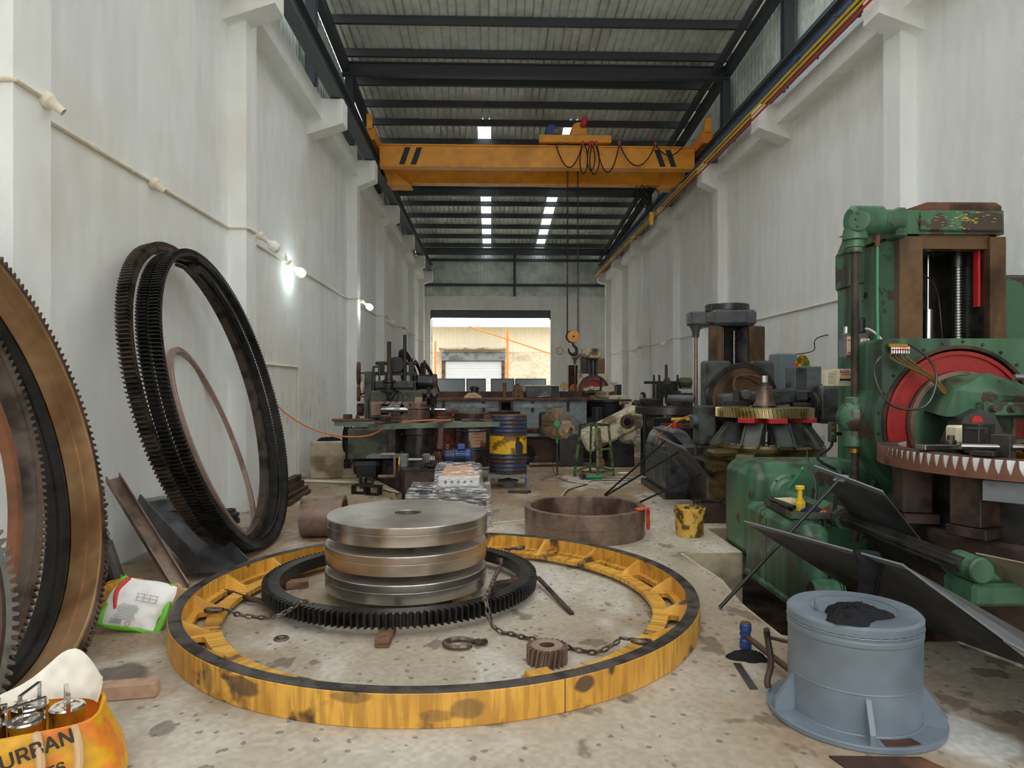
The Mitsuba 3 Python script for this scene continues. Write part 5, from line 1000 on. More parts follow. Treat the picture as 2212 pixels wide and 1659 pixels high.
mo = t.p('motor_housing', mv(rbox(.3, .42, .5, .09, (0, 0, 0), 12), (.93, -.55, 1.32)), 'm_darkgrey', 30, label='big rounded grey motor housing'); t.p('motor_flange', mv(j(ring(.2, .12, 0, .05, 32, .006), cyl(.06, .28, (0, 0, -.24))), (.74, -.6, 1.28), ry=90), 'm_oily', parent=mo)
t.p('arm', j(mv(box(.62, .14, .14, b=.02), (.55, -.45, 1.42)), mv(cyl(.035, .5), (.36, -.62, 1.25), ry=90)), 'm_darkgrey', 20)
t.p('left_head', j(mv(box(.22, .3, .5, b=.02), (-.6, -.55, 1.05)), mv(cyl(.085, .22, b=.01), (-.78, -.6, 1.1), ry=90), mv(cyl(.05, .35, b=.01), (-1.0, -.3, 1.38), ry=90, rz=-30)), 'm_darkgrey', 25)
MT = TM((.0, -1.05, 0))
t.p('table_base', lathe([(0, .0), (.70, .0), (.72, .62), (.66, .70), (.66, .84), (.62, .87), (0, .87)], 72), 'm_oilgold', 30, M=MT, label='oily golden brown round table base')
t.p('bed', j(bx(-.62, .8, -1.7, .1, 0, .62, .03)), 'm_oily', 20)
for a in (-128, -92, -50, 0, 60, 120, 180):
    lg = t.p('table_leg', mv(hull([(.62, -.1, .87), (.62, .1, .87), (.3, -.07, .87), (.3, .07, .87), (.44, -.09, 1.12), (.44, .09, 1.12), (.3, -.09, 1.12), (.3, .09, 1.12)]), M=MT @ TM(rz=a)), 'm_darkgrey', 20)
    for s_ in (-1, 1): t.p('leg_rib', mv(hull([(r_, s_ * .095 + d_, z_) for d_ in (-.012, .012) for r_, z_ in ((.40, 1.12), (.46, 1.12), (.58, .86), (.66, .86))]), M=MT @ TM(rz=a)), 'm_greenold', 20, parent=lg, label='pale worn leg rib')
for a in (-135, -98, -40, 20): t.p('packing_block', mv(box(.26, .2, .055, (.42, 0, 1.15), .004), M=MT @ TM(rz=a)), 'm_redpaint', 20, label='red packing block')
t.p('centre_spindle', j(cyl(.035, .32, (0, 0, .85)), cyl(.09, .14, (0, 0, .87), b=.01)), 'm_steel', M=MT)
t.p('chips', mv(j(*[mv(trimesh.creation.icosphere(0, .012), (.6 * math.cos(a), .6 * math.sin(a), .875)) for a in [rnd.uniform(-2.9, -.2) for _ in range(140)]]), M=MT), 'm_chips', False, kind='stuff', label='metal chips on the table rim')
fs = t.p('cross_shaft', j(mv(box(.3, .3, .24, b=.03), (-.72, -1.62, .72)), mv(cyl(.13, .2, b=.01), (-.6, -1.72, .68), ry=90, rz=-30)), 'm_oilgold', 25); t.p('rod', rod((-.5, -1.8, .67), (-.18, -2.0, .56), .035, 16), 'm_steeldark', parent=fs); t.p('knob', mv(cyl(.075, .07, b=.01), (-.16, -2.06, .53), rx=80), 'm_rustdark', parent=fs)
t.p('front_skirt', hull([(-.15, -2.0, .5), (.55, -1.75, .6), (.55, -1.6, .62), (-.2, -1.9, .62), (0, -1.9, 0), (.6, -1.6, 0), (-.2, -1.9, 0)]), 'm_oily', 20)
t = Thing('helical_gear', 'golden oily helical gear wheel on the table of the dark grey hobbing machine', 'gear', M=TM((3.29, 8.40, 1.178)))
t.p('toothed_rim', gear(.565, .53, .2, .112, 78, -.45, layers=2), 'm_goldgear', 20)
t = Thing('mandrel', 'bell shaped brown mandrel clamping the golden gear wheel', 'mandrel', M=TM((3.29, 8.38, 1.29)))
t.p('bell', lathe([(0, 0), (.135, 0), (.135, .02), (.12, .05), (.10, .10), (.098, .2), (.092, .21), (.092, .25), (.07, .255), (0, .255)], 48), 'm_rolled', 30); t.p('base_flange', gear(.175, .168, .1, .022, 60), 'm_steeldark', 20); t.p('collar', lathe([(0, .255), (.068, .255), (.05, .3), (0, .3)], 16), 'm_oily', False); t.p('nut', cyl(.036, .08, (0, 0, .3), n=6), 'm_bright', False)
one('machine_cabinet', bx(4.22, 4.52, 10.25, 10.6, 0, 2.02, .02), 'm_panelgrey', 'narrow dark grey cabinet behind the grey hobbing machine', 'cabinet', smooth=20)
t = Thing('machine_box', 'grey steel box with a colourful cloth on top beside the grey hobbing machine', 'cabinet'); t.p('body', bx(3.93, 4.28, 9.0, 9.3, 1.40, 1.80, .01), 'm_grey', 20); t.p('door', bx(3.94, 4.08, 8.985, 9.0, 1.42, 1.78, .005), 'm_darkgrey', 20); t.p('stand', bx(4.05, 4.2, 9.1, 9.25, 0, 1.4), 'm_oily', False)
one('rag', rag((4.08, 9.14, 1.801), .11, .08, .15, 17, 24), 'm_ragmulti', 'crumpled orange and green patterned cloth on top of the grey steel box', 'cloth')
t = Thing('gear_hobbing_machine', 'cream gear hobbing machine with red swivel disc near the back wall', 'gear cutting machine', M=TM((2.60, 18.0, .27), s=.83))
hobber(t, 'm_cream', 'm_cream', 'm_brownway', 'm_cream', 'm_red')
t.p('plinth', bx(-.6, .7, -1.6, .8, -.32, .6, .02), 'm_oily', 20)
t.p('table_base', lathe([(0, .3), (.55, .3), (.62, .92), (.66, .94), (.66, 1.0), (0, 1.0)], 56), 'm_black', 30, M=TM((.35, -1.0, .1))); t.p('bolt_circle', mv(j(*[bolt(.012, .02, (.64 * math.cos(a), .64 * math.sin(a), 1.1)) for a in np.linspace(0, 2 * PI, 60, endpoint=False)]), (.35, -1.0, 0)), 'm_steel', False)
t.p('cabinet', bx(.42, .78, -.1, .4, .2, 1.62, .03), 'm_cream', 20); t.p('rear_cabinet', bx(.8, .94, .2, .6, 0, 1.55, .01), 'm_black', 20)
t.p('work_spindle', rod((.1, -1.0, 1.1), (.1, -1.0, 1.75), .03, 10), 'm_black'); t.p('clamp', j(bx(-.25, .9, -1.2, -1.0, 1.1, 1.24, .03), bx(-.1, .3, -1.3, -1.1, 1.15, 1.36, .04)), 'm_cream', 20)
t.p('hose', tube([(.6, -.1, 1.3), (.75, -.2, 1.5), (.7, -.3, 1.2), (.4, -.4, 1.15)], .02, 6, res=20), 'm_black')
t = Thing('machine_hand_wheel', 'cream and black hand wheel on a pedestal right of the cream hobbing machine', 'wheel'); t.p('rim', mv(ring(.26, .21, 0, .07, 40, .01), (3.52, 16.4, 1.12), ry=90), 'm_black'); t.p('disc', mv(cyl(.21, .03, n=32), (3.50, 16.4, 1.12), ry=90), 'm_cream'); t.p('shaft', rod((3.0, 16.4, 1.12), (3.55, 16.4, 1.12), .05), 'm_cream'); t.p('pedestal', bx(3.1, 3.35, 16.2, 16.6, 0, 1.1, .02), 'm_cream', 20)  # hand wheel of the cream machine, kept as its own thing
# ---------------------------------------------------------------- dark cabinet with propped guard plate
t = Thing('machine_cabinet', 'dark glossy grey machine cabinet with rounded hood behind the propped guard plate', 'cabinet')
bd = t.p('body', bx(2.43, 3.1, 9.62, 11.0, .0, .72, .03), 'm_darkgrey', 20); t.p('hood', mv(cyl(.24, .9, n=40, b=.05), (2.68, 10.1, .68), rx=-90), 'm_grey', 30, label='shiny rounded grey hood'); t.p('base_rail', j(bx(2.36, 3.2, 9.5, 11.05, 0, .09, .01)), 'm_oily', 20)
for k in range(3): sub(bd, 'door', bx(2.415, 2.43, 9.66 + .45 * k, 10.08 + .45 * k, .12, .62, .004), 'm_darkgrey', 20)
for k in range(3): sub(bd, 'handle', j(rod((2.40, 9.74 + .45 * k, .4), (2.40, 9.82 + .45 * k, .4), .012), rod((2.40, 9.78 + .45 * k, .4), (2.43, 9.78 + .45 * k, .4), .012)), 'm_steeldark')
plate('guard_plate', [(2.25, 9.5, .86), (2.29, 8.2, .80), (2.9, 8.2, .10), (2.9, 9.5, .10)], .008, 'm_plate', 'tall dark guard plate propped on thin rods in front of the grey cabinet', None, [(2.25, 9.5, .86), (2.29, 8.2, .80)])
plate('guard_plate', [(2.42, 10.4, .92), (2.5, 9.75, .9), (2.9, 9.75, .5), (2.9, 10.4, .5)], .008, 'm_plate', 'smaller dark guard plate behind the tall propped one', None, [(2.42, 10.4, .92), (2.5, 9.75, .9)])
for i, (a, b, lab) in enumerate((((1.595, 9.85, .01), (2.27, 9.15, .82), 'thin black prop rod furthest left on the tall guard plate'), ((1.605, 9.80, .01), (2.38, 8.9, .70), 'thin black prop rod beside it, second on the tall guard plate'), ((1.97, 9.25, .01), (2.58, 8.55, .47), 'thin black prop rod nearest the brown rolled ring'))):
    one('prop_rod', rod(a, b, .013, 8), 'm_black', lab, 'rod', 'prop rods of the tall guard plate')
t = Thing('red_cable', 'red and orange cable with plug lying over the grey cabinet hood', 'cable'); t.p('wire', tube([(2.46, 10.6, .5), (2.44, 10.3, .72), (2.5, 10.1, .9), (2.75, 10.0, 1.08), (3.0, 9.9, 1.12)], .014, 6, res=30), 'm_cable'); t.p('plug', cyl(.035, .09, (2.62, 10.0, .93)), 'm_redpaint')
one('swarf_pile', j(*[tube([(2.95 + .2 * rnd.random() + .05 * math.cos(a * 3 + k), 9.5 + .25 * rnd.random() + .05 * math.sin(a * 2 + k), .74 + .05 * rnd.random() + .02 * a) for a in np.linspace(0, 3, 6)], .006, 4) for k in range(24)]), 'm_chips', 'tangle of metal swarf on the grey cabinet', 'swarf', kind='stuff')
# ---------------------------------------------------------------- dark small hobbing machine
t = Thing('gear_cutting_machine', 'small black gear cutting machine with vertical screw against the right wall', 'gear cutting machine')
cp = prism(sbox(3.07, .9, 3.48, 1.60).difference(unary_union([sbox(3.2, .8, 3.36, 1.28), Polygon(arc_poly(3.28, 1.28, .08, 0, 360, 24)[:-1])])), .35, 'xz', 13.0)
t.p('column', cp, 'm_oily', 20); t.p('base', j(bx(2.9, 3.75, 12.4, 13.6, 0, .98, .02), bx(2.86, 3.15, 12.9, 13.5, .95, 1.3, .02), bx(3.4, 3.8, 13.0, 13.6, .95, 1.4, .02)), 'm_oily', 20); t.p('screw', rod((3.28, 13.1, 1.2), (3.28, 13.1, 1.93), .028, 12), 'm_rustdark')
t.p('screw_nut', mv(lathe([(0, 0), (.05, 0), (.05, .05), (.08, .06), (.08, .09), (.03, .2), (0, .2)], 20), (3.28, 13.05, 1.5)), 'm_rustdark')
t.p('top_shaft', rod((2.86, 13.1, 1.6), (3.56, 13.1, 1.6), .025, 10), 'm_black'); mo = t.p('motor', mv(cyl(.09, .24, n=8, b=.02), (3.52, 13.1, 1.6), ry=90), 'm_greenold', False); sub(mo, 'foot', bx(3.54, 3.74, 13.02, 13.18, 1.48, 1.52), 'm_greenold', False)
for x in (3.02, 3.12, 3.46): t.p('rod', rod((x, 12.98, .98), (x, 12.98, 1.74), .02, 8), 'm_black')
t.p('cutter_block', j(cyl(.1, .12, (3.28, 12.4, 1.2)), box(.14, .14, .14, (3.28, 12.4, 1.38))), 'm_rustdark'); t.p('pinion', mv(gear(.085, .07, .02, .16, 20), (3.25, 11.9, .82)), 'm_rolled', 20)
t.p('table_arm', j(rod((2.63, 12.0, 0), (2.63, 12.0, 1.06), .03), bx(2.6, 3.7, 11.9, 12.2, .0, .35)), 'm_black', 20)
one('steel_ring', ring(.60, .52, 1.06, 1.175, 96, .004), 'm_steeldark', 'plain machined steel ring lying flat on the small black gear cutting machine', 'ring', M=TM((3.1, 12.1, 0)))
one('guard_plate', mv(box(.02, .7, .7), (2.78, 14.0, .95), ry=35, rz=5), 'm_plate', 'dark bent sheet leaning left of the small black gear cutting machine', 'sheet metal', smooth=False)
t = Thing('work_stand', 'low brown stand with a yellow handled grinder beside the dark cabinet', 'stand'); t.p('top', bx(2.75, 3.3, 11.1, 11.4, .86, .93), 'm_rust', False); [t.p('leg', bx(x, x + .04, y, y + .04, 0, .86), 'm_oily', False) for x in (2.77, 3.24) for y in (11.12, 11.34)]
t = Thing('hand_grinder', 'yellow hand grinder on the low brown stand', 'power tool'); t.p('body', mv(j(cyl(.028, .34, b=.008)), (2.9, 11.25, 1.0), ry=90), 'm_yellow'); t.p('stand', cyl(.035, .07, (3.1, 11.25, .93)), 'm_black')
# ================================================================ LEFT MIDDLE MACHINE
t = Thing('gear_cutting_machine', 'old dark green and black gear cutting machine with star shaped table at the left', 'gear cutting machine')
t.p('base', prism([(-1.9, 11.3), (-1.16, 9.5), (-.35, 9.55), (-.15, 11.5), (-1.2, 12.6)], .40, at=.001), 'm_rustdark', False, label='dark brown machine base')
t.p('kerb', bar((-2.0, 11.3, .05), (-1.26, 9.5, .05), .12, .1), 'm_conc', False, label='concrete kerb'); t.p('base_lip', prism([(-1.88, 11.2), (-1.18, 9.48), (-.33, 9.53), (-.15, 11.4)], .03, at=.40), 'm_oily', False)
G = TM((-1.10, 10.75, 0))
t.p('pedestal', lathe([(0, .4), (.30, .4), (.30, .5), (.25, .52), (.25, .8), (.27, .82), (.27, .93), (0, .93)], 48), 'm_oily', 30, M=G)
t.p('table_gear', gear(.27, .245, .1, .12, 48, 0), 'm_oily', 20, M=TM((-1.10, 10.75, .80))); t.p('worm_gear', gear(.27, .245, .1, .1, 40, 0), 'm_steeldark', 20, M=TM((-1.10, 10.75, .45)))
t.p('table_hub', cyl(.36, .07, (0, 0, .92), n=40), 'm_arm', M=G)
for k, (a, L) in enumerate(((176, 1.28), (232, .95), (-8, 1.25), (62, 1.1), (118, 1.1))):
    ar = t.p('table_arm', mv(hull([(.1, -.13, .90), (.1, .13, .90), (L, -.08, .935), (L, .08, .935), (.1, -.13, 1.0), (.1, .13, 1.0), (L, -.08, 1.005), (L, .08, 1.005)]), M=G @ TM(rz=a)), 'm_arm', False, label='pale green table arm')
    sub(ar, 'clamp_strap', mv(box(.62 if k != 1 else .45, .12, .035, (L - .28, .0, 1.025), .005), M=G @ TM(rz=a + 3)), 'm_rust', False, label='brown clamp strap'); sub(ar, 'clamp_nut', mv(j(box(.12, .1, .07, (L - .2, 0, 1.075), .008), bolt(.03, .06, (L - .35, 0, 1.04))), M=G @ TM(rz=a + 3)), 'm_rustdark', 20)
t.p('work_blank', j(cyl(.17, .17, (-1.10, 10.75, 1.03), b=.01, n=40), cyl(.2, .02, (-1.10, 10.75, 1.2), n=40), cyl(.12, .06, (-1.10, 10.75, 1.22), n=32), box(.12, .12, .1, (-1.1, 10.75, 1.32), .01)), 'm_rolled', 30); t.p('blank_gear', gear(.24, .22, .1, .03, 50), 'm_rolled', 20, M=TM((-1.1, 10.75, 1.005)))
t.p('side_box', bx(-2.15, -1.42, 10.6, 11.4, .44, .9, .015), 'm_greenold', 20, label='dirty green side box'); t.p('side_door', bx(-1.55, -1.42, 10.56, 10.62, .46, .9, .01), 'm_oily', 20)
for i, (x, z, r_) in enumerate(((-2.2, .72, .2), (-2.2, .34, .08))): t.p('pulley', mv(lathe([(.03, 0), (r_, 0), (r_ - .02, .025), (r_, .05), (r_ - .02, .075), (r_, .1), (.03, .1), (.03, 0)], 36), (x - .05, 10.9, z), ry=90), 'm_oily')
t.p('belt', j(bar((-2.18, 10.7, .72), (-2.18, 10.82, .34), .07, .015, (0, 1, 0)), bar((-2.18, 11.1, .72), (-2.18, 10.98, .34), .07, .015, (0, 1, 0))), 'm_rubber', False)
mo = t.p('drive_motor', mv(lathe([(0, 0), (.13, 0), (.15, .03), (.15, .34), (.12, .4), (0, .4)], 12), (-2.08, 10.8, .33), ry=90), 'm_black', 20); sub(mo, 'terminal_box', bx(-2.02, -1.72, 10.62, 10.7, .16, .34, .01), 'm_black', 20)
t.p('shelf', bx(-1.75, -1.2, 9.9, 10.3, .53, .56), 'm_grey', False); t.p('crank_wheel', mv(ring(.12, .095, 0, .03, 32, .005), (-1.27, 9.75, .47), ry=90), 'm_brass'); t.p('crank', j(rod((-1.33, 9.75, .6), (-1.33, 9.75, .3), .02), rod((-1.33, 9.72, .3), (-1.55, 9.72, .3), .022), rod((-1.33, 9.75, .6), (-1.52, 9.72, .6), .025)), 'm_rolled')
t.p('worm_shaft', j(rod((-1.24, 9.8, .52), (-.72, 9.8, .52), .022), mv(screw(.05, .07, .22, .03, 18), (-.86, 9.8, .52), ry=90)), 'm_steel', 30)
for x in (-1.2, -.9, -.62): t.p('bearing_block', j(bx(x - .05, x + .05, 9.7, 9.9, .43, .60, .008)), 'm_grey', 20)
# column
t.p('column', j(bx(-1.98, -1.26, 12.0, 12.7, .5, 1.62, .02), bx(-2.08, -1.2, 11.92, 12.05, .75, 1.32, .02)), 'm_oily', 20); t.p('side_rail', bx(-2.14, -2.02, 11.95, 12.4, .4, 1.78), 'm_greenold', False, label='green side rail')
t.p('saddle', bx(-2.02, -1.14, 11.8, 11.95, 1.2, 1.46, .02), 'm_greenold', 20); t.p('slide_frame', prism(sbox(-2.0, 1.02, -1.05, 1.28).difference(unary_union([sbox(-1.95, 1.06, -1.7, 1.10), sbox(-1.95, 1.2, -1.7, 1.24), Polygon(arc_poly(-1.52, 1.15, .1, 0, 360, 24)[:-1]), sbox(-1.35, 1.06, -1.1, 1.10), sbox(-1.35, 1.2, -1.1, 1.24)])), .08, 'xz', 11.7), 'm_rolled', 20)
t.p('cutter_shaft', j(rod((-1.95, 11.6, 1.15), (-.75, 11.6, 1.15), .028, 14), rod((-1.72, 11.6, 1.15), (-1.3, 11.6, 1.15), .04, 16)), 'm_bright', label='bright cutter shaft'); t.p('cutter', mv(gear(.11, .085, .03, .09, 16), (-1.58, 11.6, 1.15), ry=90), 'm_steel', 20); t.p('shaft_block', box(.16, .12, .2, (-1.88, 11.6, 1.15), .01), 'm_rolled', 20)
t.p('shaft_collar', j(rod((-1.2, 11.6, 1.15), (-1.05, 11.6, 1.15), .09, 24)), 'm_steeldark'); t.p('change_gear', mv(gear(.2, .17, .06, .05, 44), (-.98, 11.65, 1.12), ry=90), 'm_black', 20); t.p('change_gear', mv(gear(.15, .13, .05, .05, 36), (-1.06, 11.75, 1.36), ry=90), 'm_oily', 20)
t.p('screw', j(rod((-1.71, 11.85, 1.1), (-1.71, 11.85, 2.28), .035, 12)), 'm_rustdark'); t.p('screw', rod((-1.49, 12.2, 1.6), (-1.49, 12.2, 2.42), .03, 12), 'm_black'); t.p('screw', rod((-1.15, 12.2, 1.3), (-1.15, 12.2, 1.98), .02, 10), 'm_black')
t.p('screw_housing', lathe([(0, 1.38), (.05, 1.38), (.075, 1.46), (.075, 1.58), (.11, 1.6), (.11, 1.63), (.07, 1.64), (.06, 1.74), (0, 1.74)], 24), 'm_oily', M=TM((-1.71, 11.82, 0))); t.p('hand_wheel', j(mv(ring(.15, .125, 0, .025, 32, .004), (-1.68, 11.7, 1.44)), *[rod((-1.68, 11.7, 1.3), (-1.68 + .13 * math.cos(a), 11.7 + .13 * math.sin(a), 1.45), .012) for a in (0, 2.1, 4.2)]), 'm_black')
t.p('top_pulley', j(mv(cyl(.14, .1, b=.01, n=36), (-1.63, 12.25, 1.9), rx=90), bx(-2.0, -1.3, 12.2, 12.3, 1.72, 1.78), bx(-1.95, -1.85, 12.2, 12.3, 1.72, 1.95), rod((-2.0, 12.25, 1.93), (-1.3, 12.25, 1.93), .03), bx(-1.42, -1.34, 12.2, 12.3, 1.72, 1.95)), 'm_black', 20)
t.p('top_frame', j(rod((-1.98, 11.9, 1.0), (-1.98, 11.9, 1.86), .018), rod((-1.9, 11.9, 1.86), (-1.98, 11.9, 1.86), .018), rod((-1.88, 11.9, 1.0), (-1.88, 11.9, 1.86), .018), rod((-1.35, 11.9, 1.2), (-1.35, 11.9, 1.75), .018), bx(-1.95, -1.3, 11.86, 11.95, 1.5, 1.62, .01)), 'm_oily', 20)
mo = t.p('side_motor', mv(cyl(.13, .28, n=24, b=.02), (-1.26, 12.1, 1.60), ry=90), 'm_oily'); sub(mo, 'fins', j(*[mv(ring(.138, .12, 0, .012, 24), (-1.22 + .03 * k, 12.1, 1.6), ry=90) for k in range(6)]), 'm_black'); sub(mo, 'cowl', mv(cyl(.14, .07, n=24, b=.01), (-1.0, 12.1, 1.6), ry=90), 'm_rustdark')
t.p('gear_train', j(bx(-1.2, -.95, 12.0, 12.3, 1.1, 1.45, .03), mv(cyl(.15, .06, n=30), (-.98, 11.95, 1.38), ry=90), mv(cyl(.07, .3, n=20), (-1.2, 11.9, 1.42), ry=90)), 'm_oily', 20)
t.p('wires', j(*[tube([(-1.9 + .1 * k, 11.78, 1.3), (-1.8 + .1 * k, 11.7, 1.22), (-1.7 + .08 * k, 11.72, 1.36), (-1.6, 11.76, 1.45)], .007, 5, res=14) for k in range(4)]), 'm_rubber')
for z, r_, lab, mm in ((1.76, .2, 'large rusty flat disc, topmost of the discs hung by the left pillar', 'm_rust'), (1.40, .13, 'small rusty disc below the large one by the left pillar', 'm_rust'), (1.12, .11, 'dark thick wheel, third down beside the left machine', 'm_rustdark'), (.86, .11, 'dark thick wheel, lowest beside the left machine', 'm_rustdark')):
    t2 = Thing('disc_wheel', lab, 'wheel', 'wheels beside the left machine'); t2.p('disc', mv(cyl(r_, .06 if z > 1.2 else .12, n=36, b=.01), (-2.35, 12.4, z), ry=90, rz=8), mm); t2.p('shaft', rod((-2.3, 12.4, z), (-2.02, 12.35, z), .012), 'm_black')
# blue gear motor on the base
t = Thing('gear_motor', 'blue electric gear motor on the near end of the left machine base', 'motor', M=TM((-.66, 9.72, .432)))
t.p('body', mv(j(cyl(.085, .12, n=28, b=.01), cyl(.105, .03, (0, 0, .11), n=28)), (.02, 0, .15), ry=90), 'm_motorpurple', label='purple gearbox'); t.p('face', mv(lathe([(0, 0), (.03, 0), (.08, .05), (0, .05)], 24), (-.03, 0, .15), ry=90), 'm_motorpurple')
m_ = t.p('motor', mv(cyl(.085, .22, n=28, b=.012), (.16, 0, .16), ry=90), 'm_motorblue'); sub(m_, 'fins', j(*[mv(box(.13, .006, .012, (.25, 0, .088)), M=TM((0, 0, .16)) @ TM(rx=a)) for a in range(0, 360, 20)]), 'm_black', False)
for k_ in [k for k in scene if k == m_ + '__fins']: scene[k_]['to_world'] = S4(t.M)
k_ = sub(m_, 'terminal_box', bx(.2, .3, -.06, .06, .24, .31, .006), 'm_motorblue', 20); scene[k_]['to_world'] = S4(t.M)
t.p('foot', j(bx(-.0, .3, -.1, .1, 0, .02), hull([(.0, -.06, .02), (.16, -.06, .02), (.0, .06, .02), (.16, .06, .02), (.04, -.05, .1), (.12, -.05, .1), (.04, .05, .1), (.12, .05, .1)])), 'm_motorblue', False); t.p('lifting_eye', mv(tube([(.02 * math.cos(a), 0, .02 * math.sin(a)) for a in np.linspace(0, 6.28, 12, endpoint=False)], .006, 6, closed=True), (.06, 0, .27)), 'm_steel'); t.p('belt_pulley', mv(lathe([(.01, 0), (.08, 0), (.06, .03), (.08, .06), (.01, .06), (.01, 0)], 28), (-.11, 0, .13), ry=90, rz=25), 'm_rust')
one('lifting_strap', j(*[bar((-.70 + .01 * k, 9.95, 1.03), (-.72, 9.9, .66), .07, .012, (0, 1, 0)) for k in range(1)], bar((-.70, 9.95, 1.03), (-.58, 10.2, 1.03), .07, .012)), 'm_rustdark', 'brown strap hanging from the pale green table arm above the blue motor', 'strap', smooth=False)
one('cable_heap', j(*[tube([(-1.0 + .25 * rnd.random() + .25 * u, 9.62 + .12 * math.sin(4 * u + k), .43 + .05 * rnd.random() + .05 * math.sin(3.1 * u)) for u in np.linspace(0, 1, 7)], .008, 5, res=16) for k in range(16)]), 'm_rustdark', 'heap of thin brown cables on the machine base behind the wrapped control unit', 'cables', kind='stuff')
# ---------------------------------------------------------------- oil drums
def drum(label, x, y, z, body, band, lower, stand=True):
    t = Thing('oil_drum', label, 'oil drum', M=TM((x, y, z))); r = .283
    def sec(z0, z1, ribs=()):
        P = [(0, z0), (r, z0)]
        for q in ribs: P += [(r, q - .018), (r + .01, q), (r, q + .018)]
        return lathe(P + [(r, z1), (0, z1)], 64)
    t.p('lower_shell', sec(.012, .29, (.06, .12, .18, .24) if lower == 'm_drumblue' else ()), lower); t.p('middle_shell', sec(.295, .585), band); t.p('upper_shell', sec(.59, .868, (.64, .7, .76, .82) if lower == 'm_drumblue' else ()), body)
    for q in (.292, .587): t.p('rolling_hoop', ring(r + .012, r - .01, q - .012, q + .012, 64, .006), body)
    for q in (.008, .872): t.p('chime', ring(r + .006, r - .012, q - .008, q + .008, 64, .004), 'm_rust')
    return t
t = drum('rusty blue oil drum with a flaking yellow band on a low stand', .26, 10.75, .22, 'm_drumblue', 'm_drumyellow', 'm_drumblue')
def wrap(mesh, r, a0):
    m = mesh.copy(); v = m.vertices; a = a0 + v[:, 0] / r; rr = r + v[:, 2]; m.vertices = np.c_[rr * np.cos(a), rr * np.sin(a), v[:, 1]]; return m
def fine(mesh): return mesh.subdivide().subdivide()
for s, h, a, z in (('LK', .12, -2.05, .46), ('TS', .06, -1.95, .33), ('A', .12, -.75, .46), ('ML', .06, -.85, .33)): t.p('lettering', wrap(fine(meshkit.text_mesh(s, h, .003, True)), .284, a), 'm_drumblue', False, label='dark blue drum lettering')
t.p('flaked_patch', wrap(fine(prism([(0, .31), (.12, .30), (.13, .42), (.10, .47), (.05, .5), (.06, .56), (-.0, .57), (-.02, .42)], .002)), .2845, -1.15), 'm_drumblue', False, label='bare patch in the yellow band')
t = drum('dark blue oil drum with a faded cream label behind the yellow banded drum', -.32, 11.6, .22, 'm_drumdark', 'm_drumdark', 'm_drumdark')
t.p('label', wrap(fine(fine(prism([(-.16, .33), (.16, .33), (.16, .62), (-.16, .62)], .003))), .284, -1.15), 'm_drumlabel', False, label='faded cream label'); t.p('side_label', wrap(fine(fine(prism([(-.1, .33), (.02, .33), (.02, .62), (-.1, .62)], .003))), .284, -2.3), 'm_drumred', False, label='red label')
for k, z in enumerate((.55, .49, .44, .39)): t.p('label_print', wrap(fine(fine(box(.22 - .03 * k, .012, .002, (0, z, .003)))), .2845, -1.15), 'm_redprint', False)
t = drum('rusty red oil drum farthest back behind the pale green table arms', -.86, 12.5, .22, 'm_drumred', 'm_drumred', 'm_drumred')
for x, y, lab in ((.26, 10.75, 'grey steel stand under the yellow banded oil drum'), (-.32, 11.6, 'dark steel stand under the cream labelled oil drum'), (-.86, 12.5, 'steel stand under the red oil drum')):
    t = Thing('drum_stand', lab, 'stand', M=TM((x, y, 0))); t.p('frame', j(*[bar((sx * .29, sy * .29, .2), (ex * .29, ey * .29, .2), .04, .035) for sx, sy, ex, ey in ((-1, -1, 1, -1), (1, -1, 1, 1), (1, 1, -1, 1), (-1, 1, -1, -1))]), 'm_panelgrey', False)
    for sx in (-1, 1):
        for sy in (-1, 1): t.p('leg', bx(sx * .29 - .02, sx * .29 + .02, sy * .29 - .02, sy * .29 + .02, 0, .215), 'm_panelgrey', False)
for x, y, lab in ((.26, 10.72, 'grey metal basin of scraps under the yellow banded drum'), (-.3, 11.5, 'dark drip basin under the cream labelled drum')):
    t = Thing('basin', lab, 'basin', M=TM((x, y, 0))); t.p('bowl', lathe([(0, 0), (.1, 0), (.15, .1), (.165, .105), (.16, .11), (.145, .105), (.095, .012), (0, .012)], 40), 'm_grey'); t.p('scraps', mv(rag((0, 0, .05), .13, .13, .09, 21, 16)), 'm_wood', 30, kind='stuff', label='brown scraps')
# ---------------------------------------------------------------- wrapped control unit
t = Thing('wrapped_machine', 'small new machine with white button panel wrapped in clear plastic behind the steel discs', 'machine')
t.p('body', j(bx(-.92, -.06, 7.95, 8.6, 0, .32, .02)), 'm_steeldark', 20); t.p('top_plate', bx(-.86, -.6, 8.0, 8.5, .32, .36, .01), 'm_black', 20); pn = t.p('panel', j(bx(-.62, -.14, 8.2, 8.5, .30, .49, .015)), 'm_white', 20, label='white control panel')
sub(pn, 'lower_panel', bx(-.62, -.14, 8.18, 8.2, .20, .38), 'm_grey', False); sub(pn, 'rear_cover', hull([(-.6, 8.25, .49), (-.16, 8.25, .49), (-.6, 8.5, .49), (-.16, 8.5, .49), (-.55, 8.35, .58), (-.25, 8.35, .6), (-.55, 8.5, .58), (-.25, 8.5, .6)]), 'm_paleorange', 20, label='pale orange cover')
for k in range(5): b_ = sub(pn, 'button', mv(lathe([(0, 0), (.018, 0), (.018, .012), (0, .012)], 18), (-.53 + .075 * k, 8.2, .435), rx=90), 'm_bright'); sub(pn, 'button_cap', mv(cyl(.008, .006), (-.53 + .075 * k, 8.188, .435), rx=90), 'm_black')
def crump(m, amp, f, seed):
    m = m.subdivide_to_size(.04); v = m.vertices; n_ = m.vertex_normals; m.vertices = v + n_ * ((meshkit.fbm(A(v) * A((f, f, f * 1.8)), 3, seed) - .4) * amp)[:, None]; return m
